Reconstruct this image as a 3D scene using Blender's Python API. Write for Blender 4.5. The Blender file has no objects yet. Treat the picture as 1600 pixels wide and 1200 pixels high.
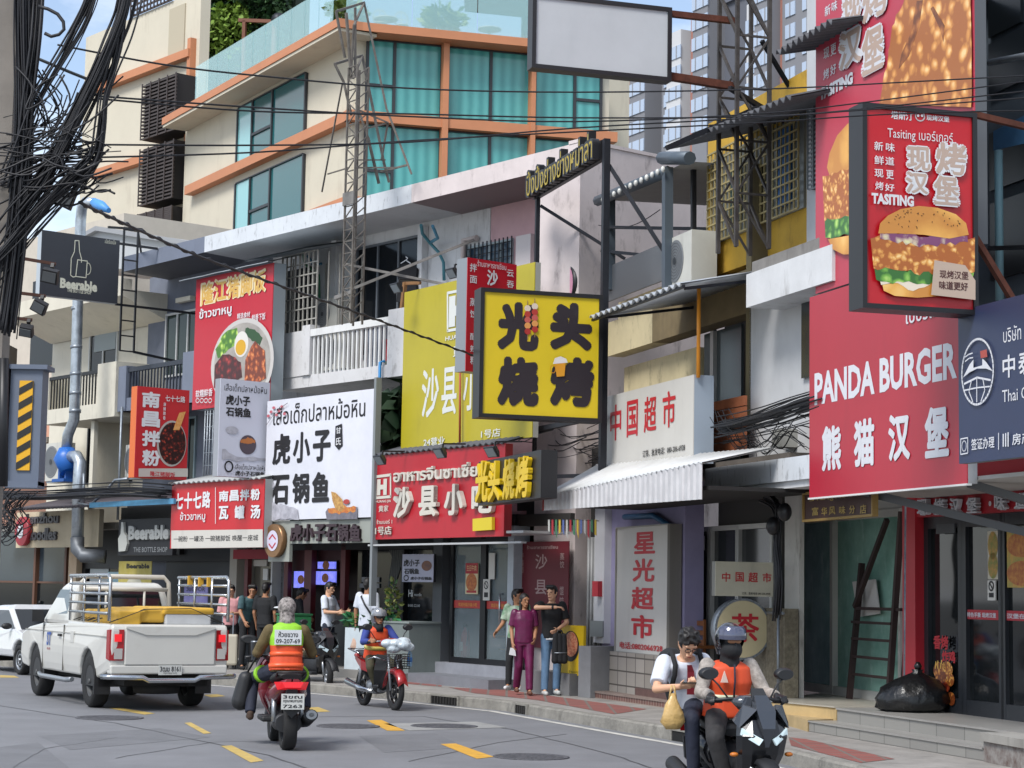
import bpy,math,random
from mathutils import Vector,Matrix
R=math.radians
rnd=random.Random(7)
scene=bpy.context.scene
col=scene.collection
# ---------------------------------------------------------------- camera, sky, sun
FPX,CH,PITCH,ROLL=3070.0,1.8,R(6.0),R(1.0)
_F=Vector((0,math.cos(PITCH),math.sin(PITCH)));_U0=Vector((0,-math.sin(PITCH),math.cos(PITCH)));_R0=Vector((1,0,0))
_RR=_R0*math.cos(ROLL)+_U0*math.sin(ROLL);_UU=_U0*math.cos(ROLL)-_R0*math.sin(ROLL)
cam_data=bpy.data.cameras.new('camera');cam=bpy.data.objects.new('camera',cam_data);col.objects.link(cam)
cam_data.sensor_width=36.0;cam_data.lens=36.0*FPX/1600.0;cam_data.clip_end=3000;cam_data.clip_start=0.1
cam.matrix_world=Matrix(((_RR.x,_UU.x,-_F.x,0),(_RR.y,_UU.y,-_F.y,0),(_RR.z,_UU.z,-_F.z,CH),(0,0,0,1)))
scene.camera=cam
SUN_EL,SUN_AZ=R(50),R(216)
sd=Vector((math.sin(SUN_AZ)*math.cos(SUN_EL),math.cos(SUN_AZ)*math.cos(SUN_EL),math.sin(SUN_EL)))
sun_data=bpy.data.lights.new('sun','SUN');sun=bpy.data.objects.new('sun',sun_data);col.objects.link(sun)
sun_data.energy=2.45;sun_data.angle=R(20);sun_data.color=(1.0,0.97,0.93)
sun.rotation_euler=sd.to_track_quat('Z','Y').to_euler()
world=bpy.data.worlds.new('World');scene.world=world;world.use_nodes=True
wn,wl=world.node_tree.nodes,world.node_tree.links
bg=wn['Background'];bg.inputs['Strength'].default_value=0.12
sky=wn.new('ShaderNodeTexSky');sky.sky_type='NISHITA';sky.sun_disc=False
sky.sun_elevation=SUN_EL;sky.sun_rotation=SUN_AZ;sky.air_density=1.0;sky.dust_density=0.6;sky.ozone_density=1.4
tc=wn.new('ShaderNodeTexCoord');mp=wn.new('ShaderNodeMapping');mp.inputs['Scale'].default_value=(1,1,2.2);mp.inputs['Location'].default_value=(0.35,0.1,0.2)
nz=wn.new('ShaderNodeTexNoise');nz.inputs['Scale'].default_value=3.2;nz.inputs['Detail'].default_value=9;nz.inputs['Roughness'].default_value=0.58
cr=wn.new('ShaderNodeValToRGB');cr.color_ramp.elements[0].position=0.43;cr.color_ramp.elements[1].position=0.64
cr.color_ramp.elements[0].color=(0.12,0.12,0.12,1)
mx=wn.new('ShaderNodeMix');mx.data_type='RGBA';mx.inputs['B'].default_value=(7.0,7.3,7.8,1)
wl.new(tc.outputs['Generated'],mp.inputs['Vector']);wl.new(mp.outputs['Vector'],nz.inputs['Vector']);wl.new(nz.outputs['Fac'],cr.inputs['Fac'])
wl.new(cr.outputs['Color'],mx.inputs['Factor']);wl.new(sky.outputs['Color'],mx.inputs['A']);wl.new(mx.outputs['Result'],bg.inputs['Color'])
scene.view_settings.view_transform='Standard';scene.view_settings.look='None';scene.view_settings.exposure=0.68;scene.view_settings.gamma=1.0
scene.cycles.max_bounces=6;scene.cycles.transparent_max_bounces=8;scene.cycles.use_adaptive_sampling=True
try:scene.cycles.use_denoising=True
except Exception:pass
# ---------------------------------------------------------------- materials
def lin(h):
    if isinstance(h,str):
        h=h.lstrip('#');c=[int(h[i:i+2],16)/255 for i in(0,2,4)]
        return tuple(x/12.92 if x<=0.04045 else((x+0.055)/1.055)**2.4 for x in c)
    return tuple(h)
_M={}
def mat(c,rough=0.6,metal=0.0,var=0.0,vs=3.0,dirt=0.0,dc='#3a352f',ds=(1.3,1.3,0.25),bump=0.0,bs=30.0,spec=0.5,emit=0.0,alpha=1.0,trans=0.0,coat=0.0,c2=None,cell=None):
    """procedural principled material; var = tone variation, dirt = streaky grime with a shape of its own"""
    key=repr((c,rough,metal,var,vs,dirt,dc,ds,bump,bs,spec,emit,alpha,trans,coat,c2,cell))
    if key in _M:return _M[key]
    m=bpy.data.materials.new('surface_%03d'%len(_M));_M[key]=m;m.use_nodes=True
    n,l=m.node_tree.nodes,m.node_tree.links;b=n['Principled BSDF']
    L=lin(c);b.inputs['Base Color'].default_value=(*L,1);b.inputs['Roughness'].default_value=rough;b.inputs['Metallic'].default_value=metal
    b.inputs['Specular IOR Level'].default_value=spec;b.inputs['Alpha'].default_value=alpha;b.inputs['Transmission Weight'].default_value=trans;b.inputs['Coat Weight'].default_value=coat
    if emit:b.inputs['Emission Color'].default_value=(*L,1);b.inputs['Emission Strength'].default_value=emit
    out=None
    if var or dirt or bump or c2:
        t=n.new('ShaderNodeTexCoord')
    if var or c2:
        z=n.new('ShaderNodeTexNoise');z.inputs['Scale'].default_value=vs;z.inputs['Detail'].default_value=6;z.inputs['Roughness'].default_value=0.65
        l.new(t.outputs['Object'],z.inputs['Vector'])
        r=n.new('ShaderNodeValToRGB');r.color_ramp.elements[0].position=0.32;r.color_ramp.elements[1].position=0.68
        if c2:A,B=L,lin(c2)
        else:A,B=tuple(max(0,x*(1-var))for x in L),tuple(min(1,x*(1+var))for x in L)
        r.color_ramp.elements[0].color=(*A,1);r.color_ramp.elements[1].color=(*B,1)
        l.new(z.outputs['Fac'],r.inputs['Fac']);out=r.outputs['Color']
    if dirt:
        mp_=n.new('ShaderNodeMapping');mp_.inputs['Scale'].default_value=ds;l.new(t.outputs['Object'],mp_.inputs['Vector'])
        z=n.new('ShaderNodeTexNoise');z.inputs['Scale'].default_value=2.2;z.inputs['Detail'].default_value=8;z.inputs['Roughness'].default_value=0.7
        l.new(mp_.outputs['Vector'],z.inputs['Vector'])
        r=n.new('ShaderNodeValToRGB');r.color_ramp.elements[0].position=0.55;r.color_ramp.elements[1].position=0.78
        r.color_ramp.elements[0].color=(0,0,0,1);r.color_ramp.elements[1].color=(dirt,dirt,dirt,1)
        l.new(z.outputs['Fac'],r.inputs['Fac'])
        x=n.new('ShaderNodeMix');x.data_type='RGBA';x.inputs['A'].default_value=(*L,1);x.inputs['B'].default_value=(*lin(dc),1)
        if out:l.new(out,x.inputs['A'])
        l.new(r.outputs['Color'],x.inputs['Factor']);out=x.outputs['Result']
    if out:l.new(out,b.inputs['Base Color'])
    if bump:
        z=n.new('ShaderNodeTexNoise');z.inputs['Scale'].default_value=bs;z.inputs['Detail'].default_value=4;l.new(t.outputs['Object'],z.inputs['Vector'])
        u=n.new('ShaderNodeBump');u.inputs['Strength'].default_value=bump;u.inputs['Distance'].default_value=0.02
        l.new(z.outputs['Fac'],u.inputs['Height']);l.new(u.outputs['Normal'],b.inputs['Normal'])
    return m
def wavemat(c,c2,scale=8.0,axis='X',rough=0.6,dist=0.0,spec=0.4,bands='SIN'):
    """light and dark stripes painted in for the shading of curtain folds and ribs, object space"""
    key=repr(('w',c,c2,scale,axis,rough,dist,spec,bands))
    if key in _M:return _M[key]
    m=bpy.data.materials.new('striped_%03d'%len(_M));_M[key]=m;m.use_nodes=True
    n,l=m.node_tree.nodes,m.node_tree.links;b=n['Principled BSDF'];b.inputs['Roughness'].default_value=rough;b.inputs['Specular IOR Level'].default_value=spec
    t=n.new('ShaderNodeTexCoord');w=n.new('ShaderNodeTexWave');w.bands_direction=axis;w.wave_profile=bands;w.inputs['Scale'].default_value=scale
    w.inputs['Distortion'].default_value=dist;w.inputs['Detail'].default_value=2
    r=n.new('ShaderNodeValToRGB');r.color_ramp.elements[0].color=(*lin(c),1);r.color_ramp.elements[1].color=(*lin(c2),1)
    l.new(t.outputs['Object'],w.inputs['Vector']);l.new(w.outputs['Fac'],r.inputs['Fac']);l.new(r.outputs['Color'],b.inputs['Base Color'])
    return m
def brickmat(c,c2,mortar,scale=1.0,w=0.4,h=0.2,ms=0.02,rough=0.7,off=0.5,axes='XZ'):
    key=repr(('b',c,c2,mortar,scale,w,h,ms,rough,off,axes))
    if key in _M:return _M[key]
    m=bpy.data.materials.new('tiled_%03d'%len(_M));_M[key]=m;m.use_nodes=True
    n,l=m.node_tree.nodes,m.node_tree.links;b=n['Principled BSDF'];b.inputs['Roughness'].default_value=rough
    t=n.new('ShaderNodeTexCoord');s=n.new('ShaderNodeSeparateXYZ');c_=n.new('ShaderNodeCombineXYZ');k=n.new('ShaderNodeTexBrick')
    l.new(t.outputs['Object'],s.inputs[0]);l.new(s.outputs['XYZ'.index(axes[0])],c_.inputs[0]);l.new(s.outputs['XYZ'.index(axes[1])],c_.inputs[1]);l.new(c_.outputs[0],k.inputs['Vector'])
    k.inputs['Color1'].default_value=(*lin(c),1);k.inputs['Color2'].default_value=(*lin(c2),1);k.inputs['Mortar'].default_value=(*lin(mortar),1)
    k.inputs['Scale'].default_value=scale;k.inputs['Mortar Size'].default_value=ms;k.inputs['Brick Width'].default_value=w;k.inputs['Row Height'].default_value=h;k.offset=off
    l.new(k.outputs['Color'],b.inputs['Base Color'])
    return m
def foodmat(c1,c2,c3,sc=14.0,rough=.4,bump=.8):
    """printed food photograph: crumbly cells in three tones"""
    key=repr(('f',c1,c2,c3,sc,rough,bump))
    if key in _M:return _M[key]
    m=bpy.data.materials.new('food_%03d'%len(_M));_M[key]=m;m.use_nodes=True;n,l=m.node_tree.nodes,m.node_tree.links;b=n['Principled BSDF'];b.inputs['Roughness'].default_value=rough
    t=n.new('ShaderNodeTexCoord');z=n.new('ShaderNodeTexNoise');z.inputs['Scale'].default_value=sc*.6;z.inputs['Detail'].default_value=5;x=n.new('ShaderNodeMix');x.data_type='VECTOR';x.inputs['Factor'].default_value=.12;v=n.new('ShaderNodeTexVoronoi');v.inputs['Scale'].default_value=sc;a=n.new('ShaderNodeMath');a.operation='MULTIPLY_ADD';a.inputs[1].default_value=.9
    l.new(t.outputs['Object'],z.inputs['Vector']);l.new(t.outputs['Object'],x.inputs['A']);l.new(z.outputs['Color'],x.inputs['B']);l.new(x.outputs['Result'],v.inputs['Vector']);l.new(v.outputs['Distance'],a.inputs[0]);l.new(z.outputs['Fac'],a.inputs[2])
    r=n.new('ShaderNodeValToRGB');r.color_ramp.elements[0].position=.55;r.color_ramp.elements[1].position=1.0;e=r.color_ramp.elements.new(.76)
    for q,c in zip(r.color_ramp.elements,(c1,c2,c3)):q.color=(*lin(c),1)
    l.new(a.outputs[0],r.inputs['Fac']);l.new(r.outputs['Color'],b.inputs['Base Color']);return m
# ---------------------------------------------------------------- mesh building
class MB:
    def __init__(s):s.v=[];s.f=[];s.m=[];s.sm=[]
    def face(s,idx,m=0,sm=False):s.f.append(tuple(idx));s.m.append(m);s.sm.append(sm)
    def pts(s,P):
        k=len(s.v);s.v.extend(tuple(p)for p in P);return k
    def quad(s,a,b,c,d,m=0):k=s.pts((a,b,c,d));s.face((k,k+1,k+2,k+3),m);return s
    def poly(s,P,m=0):k=s.pts(P);s.face(range(k,k+len(P)),m);return s
    def box(s,x0,x1,y0,y1,z0,z1,m=0):
        if x1<x0:x0,x1=x1,x0
        if y1<y0:y0,y1=y1,y0
        if z1<z0:z0,z1=z1,z0
        k=s.pts(((x0,y0,z0),(x1,y0,z0),(x1,y1,z0),(x0,y1,z0),(x0,y0,z1),(x1,y0,z1),(x1,y1,z1),(x0,y1,z1)))
        for q in((3,2,1,0),(4,5,6,7),(0,1,5,4),(1,2,6,5),(2,3,7,6),(3,0,4,7)):s.face([k+i for i in q],m)
        return s
    def bar(s,p,q,w,h=None,m=0):
        h=h or w;p,q=Vector(p),Vector(q);d=(q-p)
        if d.length<1e-6:return s
        d.normalize();up=Vector((0,0,1))if abs(d.z)<0.95 else Vector((0,1,0))
        a=d.cross(up).normalized()*w/2;b=a.cross(d).normalized()*h/2
        k=s.pts([p-a-b,p+a-b,p+a+b,p-a+b,q-a-b,q+a-b,q+a+b,q-a+b])
        for f in((3,2,1,0),(4,5,6,7),(0,1,5,4),(1,2,6,5),(2,3,7,6),(3,0,4,7)):s.face([k+i for i in f],m)
        return s
    def tube(s,P,r,n=8,m=0,cap=True,sm=True,squash=None):
        P=[Vector(p)for p in P];N=len(P);rr=r if isinstance(r,(list,tuple))else[r]*N
        prev=None;k0=len(s.v)
        for i in range(N):
            d=(P[min(i+1,N-1)]-P[max(i-1,0)])
            if d.length<1e-9:d=Vector((0,0,1))
            d.normalize()
            if prev is None:
                ref=Vector((0,0,1))if abs(d.z)<0.9 else Vector((0,1,0))
                a=d.cross(ref).normalized()
            else:
                a=(prev-d*prev.dot(d))
                a=a.normalized()if a.length>1e-6 else d.orthogonal().normalized()
            prev=a;b=d.cross(a)
            for j in range(n):
                t=2*math.pi*j/n;s.v.append(tuple(P[i]+a*math.cos(t)*rr[i]+b*math.sin(t)*rr[i]*(squash or 1)))
        for i in range(N-1):
            for j in range(n):
                s.face((k0+i*n+j,k0+i*n+(j+1)%n,k0+(i+1)*n+(j+1)%n,k0+(i+1)*n+j),m,sm)
        if cap:s.face([k0+j for j in reversed(range(n))],m);s.face([k0+(N-1)*n+j for j in range(n)],m)
        return s
    def prism(s,P,y0,y1,m=0,me=None):
        """polygon given as (x, z), extruded along y"""
        A=sum(P[i][0]*P[(i+1)%len(P)][1]-P[(i+1)%len(P)][0]*P[i][1]for i in range(len(P)))
        if A<0:P=list(reversed(P))
        n=len(P);k=s.pts([(x,y0,z)for x,z in P]+[(x,y1,z)for x,z in P])
        s.face(range(k,k+n),m);s.face([k+n+i for i in reversed(range(n))],m if me is None else me)
        for i in range(n):s.face((k+(i+1)%n,k+i,k+n+i,k+n+(i+1)%n),m if me is None else me)
        return s
    def slab(s,P,z0,z1,m=0,ms=None):
        """polygon given as (x, y), extruded along z"""
        A=sum(P[i][0]*P[(i+1)%len(P)][1]-P[(i+1)%len(P)][0]*P[i][1]for i in range(len(P)))
        if A<0:P=list(reversed(P))
        n=len(P);k=s.pts([(x,y,z0)for x,y in P]+[(x,y,z1)for x,y in P])
        s.face([k+i for i in reversed(range(n))],m);s.face(range(k+n,k+2*n),m)
        for i in range(n):s.face((k+i,k+(i+1)%n,k+n+(i+1)%n,k+n+i),m if ms is None else ms)
        return s
    def ell(s,c,r,n=12,k=8,m=0,rot=None):
        c=Vector(c);r=(r,r,r)if not isinstance(r,(list,tuple))else r;k0=len(s.v)
        for i in range(k+1):
            p=math.pi*i/k
            for j in range(n):
                t=2*math.pi*j/n;q=Vector((r[0]*math.sin(p)*math.cos(t),r[1]*math.sin(p)*math.sin(t),r[2]*math.cos(p)))
                if rot is not None:q=rot@q
                s.v.append(tuple(c+q))
        for i in range(k):
            for j in range(n):s.face((k0+i*n+j,k0+(i+1)*n+j,k0+(i+1)*n+(j+1)%n,k0+i*n+(j+1)%n),m,True)
        return s
    def loft(s,S,m=0,sm=True,closed=True,cap=True):
        n=len(S[0]);k=s.pts([p for q in S for p in q])
        for i in range(len(S)-1):
            for j in range(n if closed else n-1):
                s.face((k+i*n+j,k+i*n+(j+1)%n,k+(i+1)*n+(j+1)%n,k+(i+1)*n+j),m,sm)
        if cap and closed:s.face([k+j for j in reversed(range(n))],m);s.face([k+(len(S)-1)*n+j for j in range(n)],m)
        return s
    def lathe(s,prof,c,axis='z',n=24,m=0,sm=True,cap=True):
        c=Vector(c);S=[]
        for r,h in prof:
            ring=[]
            for j in range(n):
                t=2*math.pi*j/n;a,b=r*math.cos(t),r*math.sin(t)
                ring.append(c+(Vector((a,b,h))if axis=='z' else Vector((a,h,b))if axis=='y' else Vector((h,a,b))))
            S.append(ring)
        return s.loft(S,m,sm,True,cap)
    def disc(s,cx,cz,rx,rz,y,n=32,m=0,th=0.0):
        P=[(cx+rx*math.cos(2*math.pi*i/n),cz+rz*math.sin(2*math.pi*i/n))for i in range(n)]
        if th:return s.prism(P,y,y+th,m)
        return s.poly([(x,y,z)for x,z in P],m)
    def text(s,t,x0,z0,x1,z1,y,bold=0.0,depth=0.0,m=0,shear=0.0,arc=0.0):
        cjk=any('\u2e80'<c<'\uffff' for c in t);b=bold;n=0
        if cjk and bold<.1:b=min(.036,bold*.7)
        elif cjk:b=bold*.6
        if cjk and bold>.005:n=4 if bold<=.03 else 8 if bold<.06 else 12;bold=0.0
        V,F=glyphs(t,bold,depth>0);asp=GASP[(t,round(bold,3),depth>0)]
        for q in range(n+1 if n!=4 else n):
            r=0 if n>4 and q==n else b;dx,dy=r*math.cos(math.pi*(2*q+1)/max(n,1))/asp[0],r*math.sin(math.pi*(2*q+1)/max(n,1))/asp[1];yy=y-.0002*q;sx,sy=1-2*b/asp[0]if n else 1,1-2*b/asp[1]if n else 1
            W=[((vx-.5)*sx+.5+dx,(vy-.5)*sy+.5+dy,vz)for vx,vy,vz in V]
            k=s.pts([(x0+(x1-x0)*(vx+shear*(vy-.5)),yy-depth*vz,z0+(z1-z0)*vy+arc*(x1-x0)*(1-(2*vx-1)**2))for vx,vy,vz in W])
            for f in F:s.face([k+i for i in f],m)
        return s
    def vtext(s,t,x0,z0,x1,z1,y,bold=0.0,depth=0.0,m=0,gap=0.15):
        n=len(t);H=(z1-z0)/(n+gap*(n-1))
        for i,c in enumerate(t):
            zt=z1-i*H*(1+gap);s.text(c,x0,zt-H,x1,zt,y,bold,depth,m)
        return s
    def line(s,P,w,y,m=0,closed=False):
        """flat ribbon along a 2D path (x, z) at depth y"""
        n=len(P)
        for i in range(n if closed else n-1):
            a,b=Vector(P[i]),Vector(P[(i+1)%n]);d=b-a
            if d.length<1e-9:continue
            d.normalize();e=Vector((-d.y,d.x))*w/2;a=a-d*w*.3;b=b+d*w*.3
            s.quad((a.x-e.x,y,a.y-e.y),(b.x-e.x,y,b.y-e.y),(b.x+e.x,y,b.y+e.y),(a.x+e.x,y,a.y+e.y),m)
        return s
    def xf(s,M):
        s.v=[tuple(M@Vector(p))for p in s.v];return s
    def add(s,o,M=None,m=None):
        k=len(s.v);s.v.extend(tuple(M@Vector(p))if M else p for p in o.v)
        for f,mm,sm in zip(o.f,o.m,o.sm):s.face([k+i for i in f],mm if m is None else m,sm)
        return s
_G={};GASP={}
def glyphs(t,bold,solid):
    key=(t,round(bold,3),solid)
    if key in _G:return _G[key]
    c=bpy.data.curves.new('glyphs','FONT');c.body=t;c.offset=bold;c.resolution_u=2;c.extrude=0.5 if solid else 0
    o=bpy.data.objects.new('glyphs',c);col.objects.link(o);bpy.context.view_layer.update()
    me=bpy.data.meshes.new_from_object(o.evaluated_get(bpy.context.evaluated_depsgraph_get()))
    X=[v.co.x for v in me.vertices];Y=[v.co.y for v in me.vertices];a,b,d,e=min(X),max(X),min(Y),max(Y)
    V=[((v.co.x-a)/(b-a),(v.co.y-d)/(e-d),v.co.z+.5 if solid else 0.0)for v in me.vertices]
    F=[tuple(p.vertices)for p in me.polygons]
    bpy.data.objects.remove(o);bpy.data.curves.remove(c);bpy.data.meshes.remove(me)
    _G[key]=(V,F);GASP[key]=(b-a,e-d);return V,F
# ---------------------------------------------------------------- frames, things, parts
class Fr:
    """vertical plane frame: local x runs along the wall to the viewer's right, y into the wall, z up"""
    def __init__(s,x,y,ang):
        a=R(ang);s.o=Vector((x,y,0));s.sn,s.cs=math.sin(a),math.cos(a)
        s.eu=Vector((s.sn,-s.cs,0));s.n=Vector((-s.cs,-s.sn,0));s.rot=math.atan2(-s.cs,s.sn)
    def hit(s,px,py,off=0.0):
        d=_F*FPX+_RR*(px-800)-_UU*(py-600);c=Vector((0,0,CH))
        t=(s.o+s.n*off-c).dot(s.n)/d.dot(s.n);return c+d*t
    def uz(s,px,py,off=0.0):
        p=s.hit(px,py,off);return(p-s.o).dot(s.eu),p.z
    def w(s,u,y,z):return s.o+s.eu*u-s.n*y+Vector((0,0,z))
    def sub(s,px,py,off,turn=0.0):
        """new frame through the pixel's point on this plane, turned"""
        p=s.hit(px,py,off);f=Fr(p.x,p.y,0);a=math.atan2(s.sn,s.cs)+R(turn)
        return Fr(p.x,p.y,math.degrees(a))
def ground(px,py,z=0.0):
    d=_F*FPX+_RR*(px-800)-_UU*(py-600);t=(z-CH)/d.z;return Vector((d.x*t,d.y*t,z))
def at(px,py,Y):
    d=_F*FPX+_RR*(px-800)-_UU*(py-600);t=Y/d.y;return Vector((d.x*t,Y,CH+d.z*t))
def pix(p):
    d=Vector(p)-Vector((0,0,CH));k=d.dot(_F);return 800+FPX*d.dot(_RR)/k,600-FPX*d.dot(_UU)/k
WORLD=Fr(0,0,90);WORLD.eu=Vector((1,0,0));WORLD.n=Vector((0,-1,0));WORLD.rot=0.0
def mesh_of(mb,mats,off=(0,0,0),smooth=None):
    me=bpy.data.meshes.new('mesh');ox,oy,oz=off
    me.from_pydata([(x-ox,y-oy,z-oz)for x,y,z in mb.v],[],mb.f)
    for q in(mats if isinstance(mats,(list,tuple))else[mats]):me.materials.append(q)
    me.polygons.foreach_set('material_index',mb.m);me.polygons.foreach_set('use_smooth',[bool(x)if smooth is None else smooth for x in mb.sm])
    me.update();return me
class Th:
    """one thing: an Empty (or a single mesh when mb is given) at its base; parts are children"""
    def __init__(s,name,label,cat,fr=WORLD,o=(0,0,0),group=None,rotz=0.0,mb=None,mats=None,kind=None,smooth=None):
        s.o=o;s.fr=fr
        s.ob=bpy.data.objects.new(name,mesh_of(mb,mats,o,smooth)if mb else None);col.objects.link(s.ob)
        s.ob.location=fr.w(o[0],o[1],o[2]);s.ob.rotation_euler=(0,0,fr.rot+rotz)
        if kind:s.ob['kind']=kind
        if label:s.ob['label']=label
        if cat:s.ob['category']=cat
        if group:s.ob['group']=group
    def part(s,name,mb,mats,parent=None,label=None,smooth=None,bevel=0.0,sub=0):
        ob=bpy.data.objects.new(name,mesh_of(mb,mats,s.o,smooth));col.objects.link(ob);ob.parent=parent or s.ob
        if label:ob['label']=label
        if bevel:
            b=ob.modifiers.new('bevel','BEVEL');b.width=bevel;b.segments=2;b.limit_method='ANGLE';b.angle_limit=R(35)
        if sub:
            b=ob.modifiers.new('subdivision','SUBSURF');b.levels=sub;b.render_levels=sub
        return ob
def copy_tree(o,parent=None):
    c=o.copy();col.objects.link(c)
    if parent is not None:c.parent=parent
    for ch in list(o.children):copy_tree(ch,c)
    return c
def struct(name,mb,mats,smooth=None):
    o=bpy.data.objects.new(name,mesh_of(mb,mats,(0,0,0),smooth));col.objects.link(o);o['kind']='structure';return o
# wall planes of the street (measured on the ground): near right row, supermarket, long shophouse row
NR=Fr(5.34,23.5,16.7);M1=Fr(1.67,32.0,17.4);U=Fr(-1.2,35.6,39.0)
# ---------------------------------------------------------------- ground, road, pavement, kerb
asph=mat('#707174',0.8,var=0.12,vs=0.8,dirt=0.25,dc='#66676a',ds=(.9,.35,.5),bump=0.25,bs=160)
conc=mat('#8b8782',0.85,var=0.18,vs=2.5,dirt=0.6,dc='#4a4640',ds=(1.5,1.5,1.5),bump=0.25,bs=40)
kerbm=mat('#7e7b74',0.9,var=0.25,vs=4,dirt=0.85,dc='#2f2c28',ds=(2,2,1.2),bump=0.5,bs=25)
struct('ground',MB().quad((-900,-300,-.012),(900,-300,-.012),(900,1500,-.012),(-900,1500,-.012)),mat('#6c6a66',0.9,var=.1))
KERB=[(5.6,8),(4.6,13),(3.9,17),(3.2,20.5),(2.4,23.6),(1.5,25.9),(.7,28.0),(0,29.8),(-1.6,32.1),(-3.4,34.2),(-5.3,36.2),(-9,40.5),(-14,46),(-22,55),(-40,74)]
struct('road',MB().poly([(x,y,0)for x,y in KERB]+[(-60,74,0),(-60,-20,0),(12,-20,0)][::1]),asph)
def offset_line(P,d):
    out=[]
    for i in range(len(P)):
        a,b=Vector(P[max(i-1,0)]),Vector(P[min(i+1,len(P)-1)]);t=(b-a).normalized();out.append((P[i][0]+t.y*d,P[i][1]-t.x*d))
    return out
KB=offset_line(KERB,0.16);KS=offset_line(KERB,9.0)
pv=MB()
for i in range(len(KERB)-1):
    pv.quad((*KB[i],.148),(*KS[i],.148),(*KS[i+1],.148),(*KB[i+1],.148))
struct('pavement',pv,conc)
kb=MB();k0=len(kb.v)
FINE=[]
for i in range(len(KERB)-1):
    n=max(1,int((Vector(KERB[i+1])-Vector(KERB[i])).length/0.5))
    for j in range(n):FINE.append(tuple(Vector(KERB[i]).lerp(Vector(KERB[i+1]),j/n)))
FINE.append(KERB[-1]);FB=offset_line(FINE,0.16)
S=[]
for(x,y),(a,b)in zip(FINE,FB):
    w1,w2=rnd.uniform(-.012,.012),rnd.uniform(-.008,.008)
    S.append([(x+w1,y,-.01),(x+w1+.01,y+.004,.13+w2),(x+.035,y+.01,.153+w2),(a,b,.153),(a,b,-.01)])
kb.loft(S,0,False,True,True);struct('kerb',kb,kerbm)
# white edge line, on the road
wl_=MB();A=offset_line(FINE,-.30);B=offset_line(FINE,-.18)
for i in range(len(FINE)-1):wl_.quad((*A[i],.004),(*B[i],.004),(*B[i+1],.004),(*A[i+1],.004))
struct('edge_line',wl_,mat('#b9b7b0',.8,var=.2,vs=3,dirt=.9,dc='#5a5c60',ds=(2,2,2)))
def gpoly(name,pts,z,m,zz=0.0):return struct(name,MB().poly([(p.x,p.y,z)for p in[ground(a,b,zz)for a,b in pts]][::-1]),m)
yel=mat('#c4942f',.75,var=.15,vs=6,dirt=.9,dc='#6f6d68',ds=(5,5,5))
for P in([(573,1126),(596,1125),(633,1142),(605,1142)],[(688,1163),(712,1162),(772,1183),(745,1186)]):gpoly('road_marking',P,.004,yel)
yold=mat('#b39a55',.8,var=.15,dirt=1.0,dc='#65666a',ds=(4,4,4))
for P in([(345,1166),(362,1165),(412,1189),(392,1192)],[(288,1130),(298,1129),(330,1146),(318,1147)],[(170,1107),(186,1106),(242,1115),(226,1117)],[(478,1106),(497,1105),(516,1112),(494,1113)],[(318,1086),(340,1085),(352,1088),(330,1090)],[(0,1055),(22,1056),(30,1059),(0,1059)]):gpoly('road_marking',P,.004,yold)
red_t=brickmat('#8c5149','#7c4a44','#6d655f',1.0,.3,.3,.02,.8,0.0,'XY')
for P in([(700,1074),(790,1078),(880,1090),(1010,1108),(960,1116),(840,1094),(740,1083)],[(1232,1152),(1260,1155),(1398,1186),(1345,1192),(1236,1165)],[(630,1064),(690,1068),(690,1073),(630,1068)]):gpoly('paving_band',P,.152,red_t,.15)
# concrete pads round the manholes
gpoly('manhole_pad',[(600,1131),(745,1128),(792,1137),(640,1142)],.004,mat('#8a8a88',.85,var=.15,dirt=.4))
iron=mat('#56565a',.7,metal=.2,var=.3,vs=30,bump=.8,bs=45)
def manhole(px,py,w,label):
    p=ground(px,py);r=w/2/FPX*p.y
    mb=MB();mb.lathe([(r,.000),(r,.010),(r*.93,.012),(r*.92,.007),(r*.01,.008)],(p.x,p.y,0),'z',40)
    for k in range(-5,6):
        h=math.sqrt(max(0,(r*.86)**2-(k*r*.15)**2));mb.box(p.x-h,p.x+h,p.y+k*r*.15-r*.03,p.y+k*r*.15+r*.03,.006,.011)
    Th('manhole_cover',label,'manhole',WORLD,(p.x,p.y,0),'manhole covers in the road',mb=mb,mats=iron)
manhole(171,1122,104,'dark round manhole cover in the road just behind the white pickup')
manhole(694,1135,104,'round manhole cover set in a pale concrete pad in the road')
manhole(544,1135,98,'worn round manhole cover beside the red scooter, left of the concrete pad')
manhole(830,1183,118,'round manhole cover touching the end of the nearest yellow dash')
# storm drain openings in the kerb
def drain(px,py,label,w=.75,bars=9):
    p=ground(px,py);i=min(range(len(FINE)-1),key=lambda k:(Vector(FINE[k])-p.xy).length)
    a,b=Vector(FINE[max(i-1,0)]),Vector(FINE[i+1]);d=(a-b).normalized();f=Fr(FINE[i][0],FINE[i][1],math.degrees(math.atan2(-d.x*-1,-d.y)))if False else None
    ang=math.degrees(math.atan2(d.x,-d.y));f=Fr(FINE[i][0],FINE[i][1],ang)
    t=Th('storm_drain',label,'drain',f,(0,0,0),'storm drain openings in the kerb')
    t.part('shade_block',MB().box(-w/2,w/2,-.022,.03,.008,.125),mat('#0b0b0b',.9))  # solid block, its black painted in for the shade inside the drain hole
    g=MB()
    for k in range(bars):u=-w/2+(k+.5)*w/bars;g.box(u-.012,u+.012,-.04,-.022,.012,.12)
    t.part('grate',g,mat('#3a3836',.7,metal=.4))if bars else None
    fr=MB();fr.box(-w/2-.04,-w/2,-.034,.03,.0,.14);fr.box(w/2,w/2+.04,-.034,.03,.0,.14);fr.box(-w/2,w/2,-.034,.03,.126,.15)
    t.part('frame',fr,kerbm)
drain(710,1102,'barred storm drain in the kerb right of the orange vest rider on the grey motorcycle')
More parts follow.
